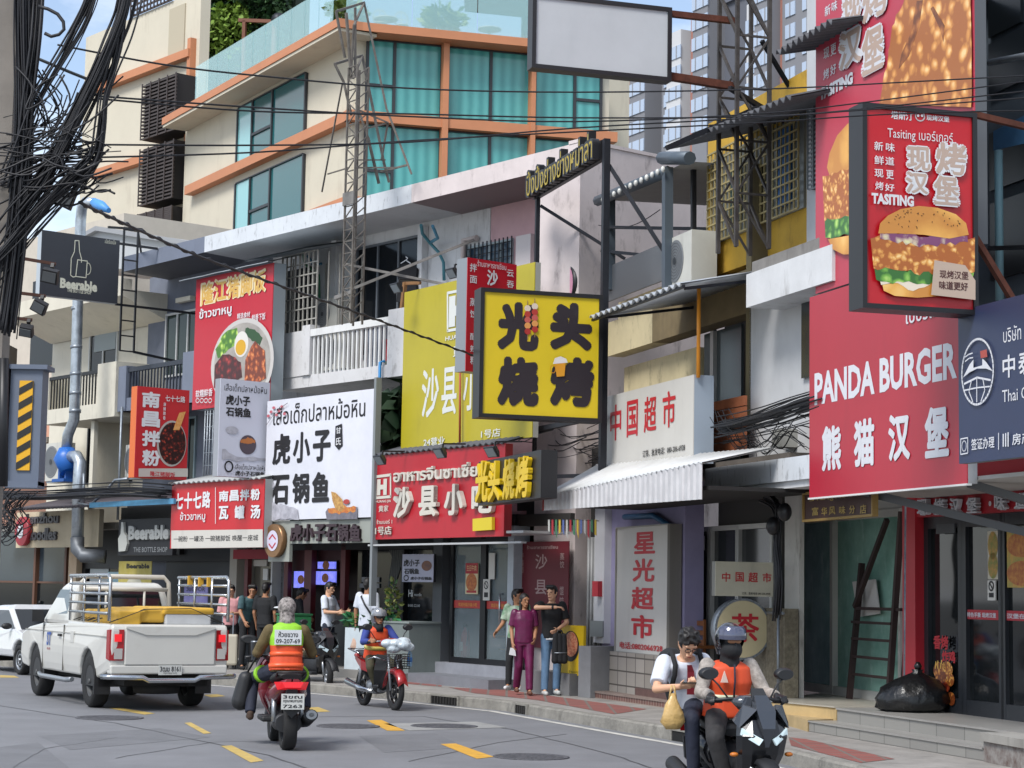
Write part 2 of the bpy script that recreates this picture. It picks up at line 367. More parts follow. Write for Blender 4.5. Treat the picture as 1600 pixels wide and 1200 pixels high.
drain(803,1114,'small storm drain in the kerb below the feet of the woman in purple',.42,5)
drain(1022,1160,'broken open storm drain in the kerb beside the passenger on the right scooter',.62,0)

# repair patches and tar seams in the road
pt=mat('#67686b',.85,var=.12,vs=2,bump=.25,bs=120);tar=mat('#434446',.7,var=.2,vs=3)
for P in([(60,1150),(250,1138),(330,1152),(110,1172)],[(560,1150),(680,1146),(730,1168),(600,1176)],[(-20,1170),(60,1160),(120,1210),(-20,1230)],[(330,1098),(420,1094),(450,1104),(350,1108)]):gpoly('road_patch',P,.002,pt)
def seam(P,w=.02):
    Q=[]
    for(a,b),(c,d)in zip(P,P[1:]):Q+=[ground(a+(c-a)*t/8+rnd.uniform(-1.5,1.5),b+(d-b)*t/8+rnd.uniform(-.5,.5))for t in range(8)]
    mb=MB();
    for p,q in zip(Q,Q[1:]):
        e=(q-p).normalized();e=Vector((-e.y,e.x,0))*w;mb.quad(*[(v.x,v.y,.003)for v in(p-e,q-e,q+e,p+e)])
    struct('road_seam',mb,tar)
seam([(-20,1100),(180,1130),(420,1180),(520,1215)],.016);seam([(500,1120),(660,1120),(800,1140),(960,1180),(1060,1215)],.014);seam([(640,1190),(780,1160),(900,1145)],.01);seam([(180,1185),(330,1160),(520,1156)],.009);seam([(20,1200),(70,1170),(200,1150)],.008)
# ---------------------------------------------------------------- long shophouse row (plane U): walls, cornices, balconies
STEEL=mat('#2b2d33',.5,metal=.5,var=.2);BLACK=mat('#121317',.5);GLASSD=mat('#161c20',.08,spec=.22);FRAMEW=mat('#b9bab8',.5,var=.1);GALV=mat('#8d949b',.45,metal=.6,var=.2,vs=6,dirt=.4)
RUST=mat('#5b3326',.85,metal=.3,var=.3,vs=9,dirt=.5,dc='#2a1812')
def fu(px,py=600,off=0.0,fr=U):return fr.uz(px,py,off)[0]
def fz(px,py,off=0.0,fr=U):return fr.uz(px,py,off)[1]
def window(T,u0,u1,z0,z1,y,panes=2,fm=FRAMEW,gm=GLASSD,t=.05,name='window',label=None,mid=None):
    w=T.part(name,MB().box(u0,u1,y-.012,y+.02,z0,z1),gm,label=label)
    f=MB();f.box(u0-t,u0,y-.05,y+.02,z0-t,z1+t);f.box(u1,u1+t,y-.05,y+.02,z0-t,z1+t);f.box(u0,u1,y-.047,y+.02,z0-t,z0);f.box(u0,u1,y-.047,y+.02,z1,z1+t)
    for i in range(1,panes):x=u0+(u1-u0)*i/panes;f.box(x-t/2,x+t/2,y-.045,y-.013,z0,z1)
    if mid is not None:f.box(u0,u1,y-.043,y-.013,mid-t/2,mid+t/2)
    T.part('frame',f,fm,w);return w
def cornice(T,u0,u1,zt,zb,zs,ys,m,ms=None,y0=0.0):
    """parapet front face with the sloping soffit behind it"""
    P=[(y0,zb),(y0,zt),(y0+.25,zt),(y0+.25,zt-.25),(ys,zt-.25),(ys,zs)]
    mb=MB();k=mb.pts([(u0,a,b)for a,b in P]+[(u1,a,b)for a,b in P]);n=len(P)
    mb.face([k+i for i in range(n)],0);mb.face([k+n+i for i in reversed(range(n))],0)
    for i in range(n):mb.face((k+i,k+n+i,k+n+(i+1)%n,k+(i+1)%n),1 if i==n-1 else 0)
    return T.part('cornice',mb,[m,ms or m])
def railing(T,u0,u1,z0,z1,y,n,m,parent,post=.035,rail=.06):
    g=MB();g.box(u0,u1,y,y+rail,z1-rail,z1);
    for i in range(n):
        x=u0+(i+.5)*(u1-u0)/n;g.box(x-post/2,x+post/2,y+.01,y+.01+post,z0,z1-rail)
    return T.part('railing',g,m,parent)
WHITE=mat('#c9cacb',.8,var=.07,vs=2,dirt=.75,dc='#77736f',ds=(2.2,2.2,.5),bump=.1)
PEEL=mat('#c3c7cb',.8,var=.06,vs=2,dirt=1.0,dc='#3d3a38',ds=(5,5,1.4),bump=.1)
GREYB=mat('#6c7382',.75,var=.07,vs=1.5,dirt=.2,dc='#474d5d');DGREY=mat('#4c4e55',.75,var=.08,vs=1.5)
CREAM=mat('#c8c2b2',.8,var=.05,vs=2,dirt=.4,dc='#7d766a')
PINK=mat('#c6b0b2',.85,var=.07,vs=1.6,dirt=.55,dc='#6f6263',ds=(1.6,1.6,.35),bump=.1)
PALEP=mat('#c8bdbb',.85,var=.08,vs=1.6,dirt=.95,dc='#5d5352',ds=(1.3,1.3,.5),bump=.1)
ZT=9.4;ZB=fz(312,396);ZS=fz(457,394,-1.2)
uA,uB,uC,uD,uE=fu(66),fu(186),fu(312),fu(636),fu(902)
# cream house at the far left of the row
T=Th('shophouse','cream shophouse with black balcony railings, behind the black bottle shop sign','shophouse',U,(uA,0,0),'shophouses along the street')
T.part('wall',MB().box(uA-2.2,uB+1.35,1.3,9,3.2,8.7).box(uA-2.2,uB+1.3,1.6,9,.0,3.2),CREAM)
cornice(T,uA-2.2,uB-.02,8.9,8.5,8.0,1.25,CREAM)
window(T,fu(143,540,-1.3),fu(184,540,-1.3),fz(160,575,-1.3)-.1,fz(160,515,-1.3),1.3,2)
T.part('blind',MB().box(fu(150,540,-1.3),fu(183,540,-1.3),1.25,1.28,fz(160,549,-1.3),fz(160,520,-1.3)),mat('#8d9596',.8))
zb0,zb1=fz(150,655),fz(150,579)
bal=T.part('balcony',MB().box(fu(74),fu(158),-.1,1.3,zb0,zb0+.35).box(fu(158),fu(186)+.02,-.1,1.28,zb0,zb1+.12).box(fu(74),fu(80),-.06,.5,zb0+.35,zb1),mat('#c4bfb0',.8,var=.06,dirt=.5,dc='#6e675b'))
railing(T,fu(80),fu(158),zb0+.35,zb1,-.05,17,BLACK,bal,.03,.08)
d0,d1=fz(165,752,-1.3),fz(165,655,-1.3)
w=window(T,fu(140,700,-1.3),fu(207,700,-1.3),d0,d1,1.3,4,BLACK,mat('#1d2327',.1,spec=.4),.06,name='balcony_door')
T.part('pillar',MB().box(fu(124),fu(133),.35,1.29,zb0-2.4,zb0).box(fu(139),fu(144),.1,.2,zb0-2.4,zb0-.01),CREAM)
T.part('floor_slab',MB().box(uA-2.2,uB+.3,-.1,1.28,3.05,3.2),mat('#77746e',.9,var=.1,dirt=.5))
T.part('vent_pipe',MB().tube([Vector((fu(198),-.1,3.25)),Vector((fu(198),-.1,zb0+.2))],.03),GALV)
# grey-blue house
T=Th('shophouse','grey-blue shophouse with sloping dark cornice and grey balcony, left of the pork leg billboard','shophouse',U,(uB,0,0),'shophouses along the street')
T.part('wall',MB().box(fu(232,500,-1.2),uC+.9,1.2,9,3.2,9.14).box(uB+.32,uC+.9,.6,9,.0,3.2),mat('#626773',.75,var=.08,dirt=.25,dc='#3b4050'))
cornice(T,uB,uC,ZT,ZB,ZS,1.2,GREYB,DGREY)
window(T,fu(262,520,-1.2),fu(312,520,-1.2),fz(275,585,-1.2),fz(275,492,-1.2),1.2,3,FRAMEW,mat('#27332f',.1,spec=.3))
T.part('blind_box',MB().box(fu(283,470,-1.2),fu(306,470,-1.2),1.05,1.19,fz(290,473,-1.2),fz(290,466,-1.2)),CREAM)
z0,z1=fz(230,638),fz(230,570)
bal=T.part('balcony',MB().box(fu(187),uC,0,1.2,z0,z0+.3).box(fu(187),fu(199),-.04,.3,z0,z1+.05).box(fu(287),fu(304),-.04,.3,z0,fz(295,550)),GREYB)
railing(T,fu(199),fu(287),z0+.3,z1,0,18,mat('#2d323c',.5),bal,.03,.1)
w=window(T,fu(285,690,-1.2),fu(306,690,-1.2),3.3,fz(295,655,-1.2),1.2,2,mat('#7d8f94',.5),GLASSD,.05,name='balcony_door')
T.part('window_bars',(lambda g:([g.tube([(fu(x),.15,3.25),(fu(x),.15,z0)],.016,6)for x in(313,317,321,326,330,335,340)],[g.tube([(fu(313),.15,3.25+k*.28),(fu(340),.15,3.25+k*.28)],.012,6)for k in range(1,9)],g)[-1])(MB()),GALV)
# white house with the barred cage and balcony
T=Th('shophouse','white shophouse with a barred cage window and white railed balcony above the tiger fish signs','shophouse',U,(uC,0,0),'shophouses along the street')
T.part('wall',MB().box(uC+.92,uD+.9,1.2,9,3.2,9.14).box(uC+.92,uD+.9,.7,9,2.9,3.2).box(fu(416),fu(418),.25,9,.15,3.1),WHITE)
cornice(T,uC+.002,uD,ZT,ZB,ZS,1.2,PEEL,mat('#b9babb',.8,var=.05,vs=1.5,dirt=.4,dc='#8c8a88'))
dz0,dz1=fz(600,505,-1.2)-.6,fz(600,383,-1.2)
w=window(T,fu(560,450,-1.2),fu(657,450,-1.2),dz0,dz1,1.2,3,mat('#5b6066',.5),mat('#14171b',.12,spec=.3),.05,name='sliding_door')
T.part('wall_rib',MB().box(fu(524,450,-1.2),fu(532,450,-1.2),1.06,1.19,3.2,9.14).box(fu(661,450,-1.2),fu(668,450,-1.2),1.04,1.19,5.0,8.9),WHITE)
c0,c1=fz(455,520),fz(455,398)
cg=MB();ca,cb=fu(432),fu(487)
for i in range(9):x=ca+(cb-ca)*i/8;cg.box(x-.012,x+.012,.05,.08,c0,c1)
for i in range(8):z=c0+(c1-c0)*i/7;cg.box(ca,cb,.045,.07,z-.012,z+.012)
for i in range(1,5):
    y=.05+i*.27;cg.box(ca-.02,ca+.01,y,y+.02,c0,c1)
    cg.box(cb-.01,cb+.02,y,y+.02,c0,c1)
T.part('cage_backing',MB().box(fu(432,450,-1.1),fu(487,450,-1.1),1.1,1.19,c0,c1),mat('#101214',.8))
T.part('window_cage',cg,mat('#a7a49c',.6,metal=.3,var=.2,dirt=.5))
T.part('cage_roof',MB().poly([(ca-1.1,-.25,c1+.02),(cb+.1,-.25,c1+.02),(cb+.1,1.1,c1+.35),(ca-1.1,1.1,c1+.35)]).poly([(ca-1.1,-.25,c1-.01),(ca-1.1,1.1,c1+.32),(cb+.1,1.1,c1+.32),(cb+.1,-.25,c1-.01)]),mat('#9aa2a8',.5,metal=.3,var=.1,dirt=.3))
zt_,zs_=fz(540,506),fz(540,597);zr=fz(540,578)
bal=T.part('balcony',MB().box(fu(434),fu(634),0.02,1.2,zs_,zr).box(fu(434),fu(472),0.0,.3,zr,fz(452,520)).box(fu(472),fu(484),-.03,.2,zr,zt_+.1).box(fu(607),fu(634),-.04,.3,zs_-.02,zt_+.12),mat('#c5c4c4',.8,var=.05,dirt=.8,dc='#6b6560',ds=(3,3,1.5)))
g=MB();u0,u1=fu(484),fu(607);g.box(u0,u1,-.02,.1,zt_-.14,zt_)
for i in range(18):x=u0+(i+.5)*(u1-u0)/18;g.box(x-.022,x+.022,.02,.06,zr,zt_-.14)
T.part('railing',g,mat('#d0d0ce',.7,var=.04,dirt=.3),bal)
T.part('drain_pipe',MB().tube([(fu(597),-.06,zs_-1.9),(fu(597),-.06,zr+.05),(fu(599),.02,zr+.07)],.03),mat('#2f86c0',.5))
# pink house at the end of the row
T=Th('shophouse','pink shophouse with ribbed brown soffit and a stained blank end wall','shophouse',U,(uD,0,0),'shophouses along the street')
T.part('wall',MB().box(uD+.92,uE-.003,1.2,9,3.2,9.14).box(uD+.92,uE-.003,.55,9,2.9,3.2),mat('#c19ea2',.85,var=.08,vs=1.5,dirt=.4,dc='#7c6466',bump=.1))
uf=fu(838)
cornice(T,uD+.002,uf,ZT,ZB,ZS,1.2,PALEP,wavemat('#8b7c7c','#6e6163',9,'X',.8))
T.part('end_wall',MB().box(uf,uE,.0,11,.2,ZT).box(uE-.3,uE+.02,-.01,11,ZT,ZT+.06),PALEP)
ry=.0
r=Th('rain_pipe','pale elbow rain pipe on the pink wall beside the barred window','pipe',U,(fu(727,420,-1.1),1.1,5.2),mb=MB().tube([(fu(724,420,-1.1),1.1,fz(724,440,-1.1)),(fu(724,420,-1.1),1.1,fz(724,375,-1.1)),(fu(744,420,-1.1),1.1,fz(744,372,-1.1))],.06),mats=mat('#bdb2ae',.6,var=.1))
w=window(T,fu(735,400,-1.2),fu(800,400,-1.2),fz(760,420,-1.2),fz(760,385,-1.2),1.2,4,mat('#a7b6bb',.5),mat('#33485a',.1,spec=.4),name='window')
g=MB();a,b=fu(733,400,-1.15),fu(803,400,-1.15)
for i in range(12):x=a+(b-a)*i/11;g.box(x-.01,x+.01,1.08,1.10,fz(760,422,-1.15),fz(760,378,-1.15))
for i in range(4):z=fz(760,420,-1.15)+i*.14;g.box(a,b,1.10,1.115,z,z+.015)
T.part('window_bars',g,STEEL,w)
window(T,fu(814,410),fu(837,410),fz(825,470),fz(825,372),-.0,1,mat('#bfb6b4',.7),mat('#c9c4c4',.6),.03,name='shutter_panel')if False else T.part('shutter_panel',MB().box(fu(812,410,-1.2),fu(835,410,-1.2),1.1,1.19,fz(825,470,-1.2),fz(825,368,-1.2)),mat('#cdc6c6',.6))
T.part('floor_slab',MB().box(uD+.95,uE-.01,-.1,.54,2.9,3.1),mat('#3c3a38',.9))
# ---------------------------------------------------------------- far left: red fronted shop, orange house
p=at(20,1000,56)
FL=Fr(p.x,p.y,40)
T=Th('shop_building','far peach and dark building at the left end of the street beyond the cream house','building',FL,(0,0,0))
T.part('wall',MB().box(-6,3.2,1.2,8,0,7.6),mat('#c4927a',.8,var=.06));T.part('upper_wall',MB().box(-6,2.0,1.9,8,7.6,12.4),mat('#b9b1a4',.8,var=.06))
T.part('window',MB().box(-3.5,-1.0,1.86,1.92,8.3,11),GLASSD);T.part('window',MB().box(-.4,1.5,1.86,1.92,8.3,11),GLASSD)
T.part('awning',MB().box(-6,2.8,-.6,1.2,5.6,5.75),mat('#71695e',.8))
# lower left shop fronts
GD=mat('#20262b',.1,spec=.25)
T=Th('noodle_shop','noodle shop front with dark glass and brown posts behind the white car','shop',U,(fu(20),0,0),'ground floor shop fronts')
gz=fz(50,850)
T.part('glazing',MB().box(fu(-30),fu(101),.55,.6,.15,3.25),mat('#3a444b',.12,spec=.3));T.part('lower_glazing',MB().box(fu(-30),fu(101),.52,.55,.15,fz(50,909)),mat('#14181a',.1,spec=.3))
T.part('mullion',MB().box(fu(-30),fu(101),.49,.52,fz(50,911),fz(50,908)).box(fu(39),fu(42),.44,.6,.15,3.2).box(fu(86),fu(89),.44,.6,.15,3.2),mat('#5b3d2d',.6))
T.part('pillar',MB().box(fu(101),fu(113),.3,1.2,.15,3.3),mat('#c0a98e',.8,var=.08,dirt=.4))
T.part('door',MB().box(fu(118),fu(176),.55,.6,.15,fz(150,888)),GD);T.part('door_frame',MB().box(fu(113),fu(118),.45,.6,.15,2.9).box(fu(113),fu(178),.45,.6,fz(150,888),3.1).box(fu(176),fu(182),.45,.6,.15,2.9),BLACK)
T.part('window_poster',MB().box(fu(121),fu(149),.53,.55,.3,fz(135,885)),mat('#b7bec0',.6));T.part('fridge',MB().box(fu(150),fu(175),.5,.545,.3,fz(160,893)),mat('#9cc3cf',.4))
T=Th('bottle_shop','bottle shop front with a closed grey roller shutter behind the pickup','shop',U,(fu(235),0,0),'ground floor shop fronts')
T.part('roller_shutter',MB().box(fu(236),fu(349),.55,.6,.15,fz(290,876)),wavemat('#3a3e44','#23262b',20,'Z',.5));T.part('lintel',MB().box(fu(182),fu(349),.4,.6,fz(290,876),3.6),mat('#26282c',.6));T.part('pillar',MB().box(fu(349),fu(360),.3,.8,.15,3.5),mat('#9a958c',.8,dirt=.4))
T.part('board',MB().box(fu(180),fu(272),.28,.4,fz(230,866),fz(230,790)),mat('#0f1012',.5))
# ---------------------------------------------------------------- shop fronts under the big signs
T=Th('noodle_counter','red timbered noodle counter behind the couple with suitcases','shop',U,(fu(365),0,0),'ground floor shop fronts')
RW=mat('#5a1f22',.5,var=.15);DARKIN=mat('#17181a',.9,var=.3)
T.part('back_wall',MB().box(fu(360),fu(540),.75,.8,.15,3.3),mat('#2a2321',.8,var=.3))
T.part('header',MB().box(fu(360),fu(418),.2,.3,fz(388,873),fz(388,858)),mat('#8f1f2c',.6))
T.part('post',MB().box(fu(372),fu(377),.3,.4,.15,3.1),RW);T.part('post',MB().box(fu(433),fu(439),.3,.4,.15,3.1),RW);T.part('post',MB().box(fu(464),fu(475),.3,.42,.15,3.1),RW);T.part('post',MB().box(fu(520),fu(527),.3,.4,.15,3.1),RW)
T.part('sliding_glass',MB().box(fu(377),fu(418),.46,.5,.15,fz(400,872)),mat('#57544d',.15,spec=.4))
T.part('lattice',MB().box(fu(420),fu(520),.5,.54,fz(470,895),fz(470,852)),mat('#3d1518',.6))
T.part('shelf',MB().box(fu(477),fu(520),.5,.7,.9,.95).box(fu(477),fu(520),.5,.7,1.5,1.55),RW)
T.part('notice',MB().box(fu(378),fu(398),.42,.45,fz(390,884),fz(390,874)),mat('#b5b1aa',.7));T.part('notice',MB().box(fu(393),fu(400),.42,.45,fz(396,906),fz(396,888)),mat('#c9c9c6',.7))
def screen(px0,px1,y0,y1,label):
    s=Th('menu_screen',label,'screen',U,(fu(px0),.3,fz(px0,y1)),'lit menu screens')
    s.part('panel',MB().box(fu(px0),fu(px1),.40,.45,fz(px0,y1),fz(px0,y0)),mat('#5a63c8',.4,emit=.9,var=.4,vs=9,c2='#c9b7d8'))
    s.part('bezel',MB().box(fu(px0)-.02,fu(px1)+.02,.44,.47,fz(px0,y1)-.02,fz(px0,y0)+.02),BLACK)
    m=MB();cx,cz=(fu(px0)+fu(px1))/2,(fz(px0,y0)+fz(px0,y1))/2
    m.disc(cx,cz,.12,.09,.396,20);s.part('dish',m,mat('#b0703a',.5,var=.4,vs=25,c2='#6b2a14'))
screen(442,464,892,918,'blue lit menu screen with a noodle dish above the man in black');screen(478,504,877,888,'small blue lit menu screen, upper of the pair behind the counter');screen(476,505,892,913,'larger blue lit menu screen, lower of the pair behind the counter')
T=Th('fish_restaurant','fish pot restaurant front with dark glass and grey curtains','shop',U,(fu(550),0,0),'ground floor shop fronts')
T.part('glazing',MB().box(fu(527),fu(680),.6,.63,.15,3.2),mat('#1b1f22',.08,spec=.3));T.part('header',MB().box(fu(440),fu(690),.3,.62,fz(560,858),3.3),mat('#1d1b1c',.7))
T.part('curtain',MB().prism([(fu(551),3.05),(fu(601),3.05),(fu(597),2.35),(fu(585),1.85),(fu(572),1.6),(fu(580),2.4),(fu(566),2.8)],.585,.597),wavemat('#5b5c58','#34363a',5,'X',.9,2))
T.part('curtain',MB().prism([(fu(640),2.6),(fu(672),2.6),(fu(667),1.5),(fu(650),1.0),(fu(657),1.6)],.585,.597),wavemat('#5b5c58','#34363a',5,'X',.9,2))
T.part('lettering',MB().text('Hi',fu(607),fz(612,932),fu(614),fz(612,921),.58,.02).text('noodle',fu(616),fz(620,931),fu(627),fz(620,926),.58).text('8:00-22:00',fu(607),fz(615,948),fu(625),fz(615,944),.58),mat('#c9cccd',.6))
T.part('notice_board',MB().box(fu(535),fu(562),.57,.59,fz(548,909),fz(548,901)).box(fu(532),fu(562),.57,.59,fz(548,918),fz(548,911)),mat('#7c7d80',.7))
T.part('mullion',MB().box(fu(600),fu(604),.5,.62,.15,3.1).box(fu(676),fu(681),.5,.62,.15,3.1),BLACK)
T.part('counter',MB().box(fu(528),fu(562),.05,.55,.15,1.35),mat('#1b1d1f',.5))
T.part('step',MB().box(fu(372),fu(690),-.75,.7,.14,.3),mat('#7a7874',.8,var=.15,dirt=.5))
box_=Th('planter_box','large plain grey metal box beside the glass doors','box',U,(fu(658),-.1,.3))
box_.part('body',MB().box(fu(628),fu(686),-.55,.3,.15,fz(657,975,.55)),mat('#6e7674',.6,var=.06,vs=2,dirt=.25,dc='#4f5553'));box_.part('lid',MB().box(fu(628)-.02,fu(686)+.02,-.57,.32,fz(657,975,.55),fz(657,975,.55)+.03),mat('#7b8381',.6))
# plants in a white planter
def leafy(name,label,cat,fr,o,rx,ry,rz,n,cm,size=.12,group=None,pot=None,seed=1,droop=0):
    r_=random.Random(seed);T=Th(name,label,cat,fr,o,group);mb=MB()
    for i in range(n):
        a,b=r_.uniform(0,6.283),r_.uniform(-1,1);q=r_.random()**.4;s=math.sqrt(1-b*b)
        c=Vector((o[0]+rx*q*s*math.cos(a),o[1]+ry*q*s*math.sin(a),o[2]+rz+rz*q*b))
        d=Vector((math.cos(a)*s+r_.uniform(-.5,.5),math.sin(a)*s+r_.uniform(-.5,.5),r_.uniform(-.6,.8)-droop)).normalized();e=d.cross(Vector((r_.uniform(-1,1),r_.uniform(-1,1),r_.uniform(-1,1)))).normalized()*size*r_.uniform(.25,.45);L=d*size*r_.uniform(.8,1.5)
        k=mb.pts((c,c+L*.5+e,c+L,c+L*.5-e));mb.face((k,k+1,k+2,k+3),r_.randrange(len(cm)))
    T.part('foliage',mb,cm);return T
G1,G2,G3=mat('#2d4a24',.6,var=.2),mat('#3f6631',.6,var=.2),mat('#1d331a',.6,var=.2);GY=mat('#6f7a3a',.6)
T=leafy('planter_plant','bright green leafy plants in the white planter behind the grey motorcycle','plant',U,(fu(612),-.35,fz(612,985,.4)),.8,.22,.16,300,[mat('#2f7a48',.6),G2,mat('#1f5a3c',.6)],.13)
T.part('planter',MB().box(fu(590),fu(628),-.6,-.1,.3,fz(612,983,.4)),mat('#b9c3c8',.6,var=.08))
T=leafy('planter_plant','dark green bushy plants behind the parked black scooter','plant',U,(fu(478),-.3,fz(478,985,.3)-.25),.75,.25,.22,260,[mat('#1d3018',.6,var=.2),G3,mat('#16281a',.6)],.15);T.part('planter',MB().box(fu(455),fu(520),-.5,-.1,.3,fz(478,985,.3)-.2),mat('#232628',.6))
T=leafy('potted_plant','tall yellow-green variegated plant by the restaurant window','plant',U,(fu(636),-.2,fz(636,975,.2)),.1,.1,.4,130,[GY,mat('#8f9150',.6),G2],.1);T.part('pot',MB().tube([(fu(636),-.2,.3),(fu(636),-.2,fz(636,975,.2)+.1)],.12),BLACK)
T=leafy('palm_plant','dark palm fronds in the gap beside the yellow billboard','palm',U,(fu(612),.5,4.2),.5,.5,.8,300,[G3,mat('#27402a',.6)],.5,droop=.6);T.part('trunk',MB().tube([(fu(612),.5,3.2),(fu(612),.5,5.2)],.05),RUST)
# glass door shop
PD=Fr(*U.hit(752,1035,0).xy,33)
def gd(px,py,off=0):return PD.uz(px,py,off)
T=Th('snack_shop','glazed black framed shop doors with red bands, on grey marble steps','shop',PD,(0,0,.15),'ground floor shop fronts')
zb=.5;zt2=gd(750,850)[1];a0,a1,a2,a3,a4=gd(694,950)[0],gd(703,950)[0],gd(746,950)[0],gd(754,950)[0],gd(795,950)[0]
T.part('platform',MB().box(a0-.5,gd(812,1040)[0],-.1,2,.14,zb),mat('#86888f',.5,var=.15,vs=3));T.part('step',MB().box(a0-2.2,gd(822,1050)[0],-.75,.3,.14,.31),mat('#72747a',.6,var=.12,vs=3,dirt=.4))
for(x0,x1)in((a1,a2),(a3,a4)):
    d=T.part('door',MB().box(x0,x1,.1,.115,zb+.1,zt2),mat('#8d9ba0',.05,spec=.35,alpha=.35));f=MB()
    f.box(x0-.09,x0,.05,.16,zb,zt2+.1);f.box(x1,x1+.09,.05,.16,zb,zt2+.1);f.box(x0,x1,.05,.16,zb,zb+.1);f.box(x0,x1,.05,.16,zt2,zt2+.12);T.part('frame',f,BLACK,d)
    T.part('red_band',MB().box(x0,x1,.085,.098,gd(720,950)[1],gd(720,938)[1]),mat('#b03b36',.6),d)
    T.part('lettering',MB().text('欢迎光临沙县小吃',x0+.15,gd(720,947.5)[1],x1-.15,gd(720,941.5)[1],.083,.01),mat('#d8a44a',.6),d)
T.part('handle',(lambda g:g.tube([(gd(783,950)[0],.0,gd(783,973)[1]),(gd(783,950)[0],-.03,gd(783,973)[1]),(gd(783,950)[0],-.03,gd(783,928)[1]),(gd(783,950)[0],.04,gd(783,928)[1])],.018))(MB()),mat('#b9bdc0',.25,metal=.9))
T.part('room',MB().quad((a0,2.6,zb),(a4+.1,2.6,zb),(a4+.1,2.6,zt2),(a0,2.6,zt2)).quad((a0,.2,zb+.004),(a4+.1,.2,zb+.004),(a4+.1,2.6,zb+.004),(a0,2.6,zb+.004)).quad((a0,.2,zt2),(a0,2.6,zt2),(a4+.1,2.6,zt2),(a4+.1,.2,zt2)).quad((a0,.2,zb),(a0,2.6,zb),(a0,2.6,zt2),(a0,.2,zt2)).quad((a4+.1,.2,zb),(a4+.1,.2,zt2),(a4+.1,2.6,zt2),(a4+.1,2.6,zb)),mat('#747a7c',.7,var=.15))
T.part('pillar',MB().box(a0-.42,a0-.1,.0,.3,.3,zt2+.15),mat('#46494d',.5));T.part('lintel',MB().box(a0-.5,gd(806,850)[0],-.02,.3,zt2+.13,zt2+.5),BLACK);T.part('jamb',MB().box(gd(799,900)[0],gd(808,900)[0],-.08,.25,.5,zt2+.3),mat('#a8b0b8',.5,var=.1))
def poster(fr,px0,y0,px1,y1,off,name,label,cm,group=None,cat='poster',th=.015,parts=()):
    (ua,za),(ub,_),(_,zc)=fr.uz(px0,y0,off),fr.uz(px1,y0,off),fr.uz(px0,y1,off)
    T=Th(name,label,cat,fr,(ua,-off,zc),group);T.part('sheet',MB().box(ua,ub,-off,-off+th,zc,za),cm);T.a=(ua,zc,ub,za,-off);return T
def inpart(T,name,fn,m):
    ua,zc,ub,za,y=T.a;mb=MB();fn(mb,lambda fx:ua+(ub-ua)*fx,lambda fy:za+(zc-za)*fy,y-.004);return T.part(name,mb,m)
PAPER=mat('#c8c6c0',.7);INK=mat('#2a2a2c',.7);REDP=mat('#a32430',.6);REDI=mat('#b01f2a',.6)
T=poster(PD,728,880,747,928,-.04,'food_poster','small poster of a red noodle bowl on the left glass door',mat('#cfc39c',.6))
inpart(T,'heading',lambda m,x,z,y:m.box(x(0),x(1),y,y+.003,z(.34),z(0)),REDP);inpart(T,'bowl',lambda m,x,z,y:m.disc(x(.5),z(.62),.18,.16,y-.002),mat('#8a2a1c',.5,var=.5,vs=30,c2='#c9803a'));inpart(T,'lettering',lambda m,x,z,y:m.text('生日牛肉',x(.1),z(.26),x(.9),z(.06),y-.003,.02),mat('#d8b98a',.6));inpart(T,'footer',lambda m,x,z,y:m.box(x(.1),x(.9),y,y+.003,z(.96),z(.88)),REDP)
T=poster(PD,755,905,765,938,-.04,'no_smoking_sign','white no smoking notice on the right glass door',PAPER)
def nosmoke(m,x,z,y):
    cx,cz,r=x(.5),z(.28),abs(x(1)-x(0))*.3
    m.line([(cx+r*math.cos(k*.5236),cz+r*math.sin(k*.5236))for k in range(12)],.02,y,0,True);m.line([(cx-r*.7,cz+r*.7),(cx+r*.7,cz-r*.7)],.02,y);m.box(x(.2),x(.8),y,y+.002,z(.85),z(.62))
inpart(T,'symbol',nosmoke,INK)
T=poster(PD,764,864,773,905,-.06,'paper_notice','tilted blank white paper inside the right glass door',PAPER)
fe=Th('fire_extinguisher','red fire extinguisher standing inside the glass door','fire extinguisher',PD,(gd(727,1020,-.4)[0],.4,zb))
fx=gd(727,1020,-.4)[0]
fe.part('cylinder',MB().lathe([(.02,0),(.085,.01),(.085,.48),(.06,.55),(.03,.58),(.03,.62)],(fx,.4,zb)),mat('#a81f26',.35));fe.part('valve',MB().box(fx-.06,fx+.03,.38,.42,zb+.62,zb+.68).tube([(fx+.03,.4,zb+.64),(fx+.11,.38,zb+.5),(fx+.1,.36,zb+.3)],.012),BLACK);fe.part('tag',MB().box(fx-.05,fx+.05,.305,.312,zb+.2,zb+.36),PAPER)
# wooden chair inside
def wchair(fr,o,label,s=1.0,group=None,m=None,rz=0.0,ladder=3):
    T=Th('wooden_chair',label,'chair',fr,o,group,rz);m=m or mat('#a07f55',.5,var=.15);x,y,z=o;w=.2*s
    for a in(-1,1):
        T.part('leg',MB().box(x+a*w-.018,x+a*w+.018,y-w-.018,y-w+.018,z,z+.44*s),m);T.part('leg',MB().box(x+a*w-.018,x+a*w+.018,y+w-.018,y+w+.018,z,z+.92*s),m)
    T.part('seat',MB().box(x-w-.03,x+w+.03,y-w-.03,y+w-.02,z+.44*s,z+.47*s),m)
    b=MB();[b.box(x-w+.018,x+w-.018,y+w-.012,y+w+.012,z+(.6+k*.12)*s,z+(.66+k*.12)*s)for k in range(ladder)];T.part('backrest',b,m)
    b=MB();[b.box(x-w+.018,x+w-.018,y+q*w-.01,y+q*w+.01,z+.2*s,z+.23*s)for q in(-1,1)];T.part('stretcher',b,m);return T
wchair(PD,(gd(768,1000,-1.0)[0],1.0,zb+.01),'pale wooden chair at the table behind the glass door')
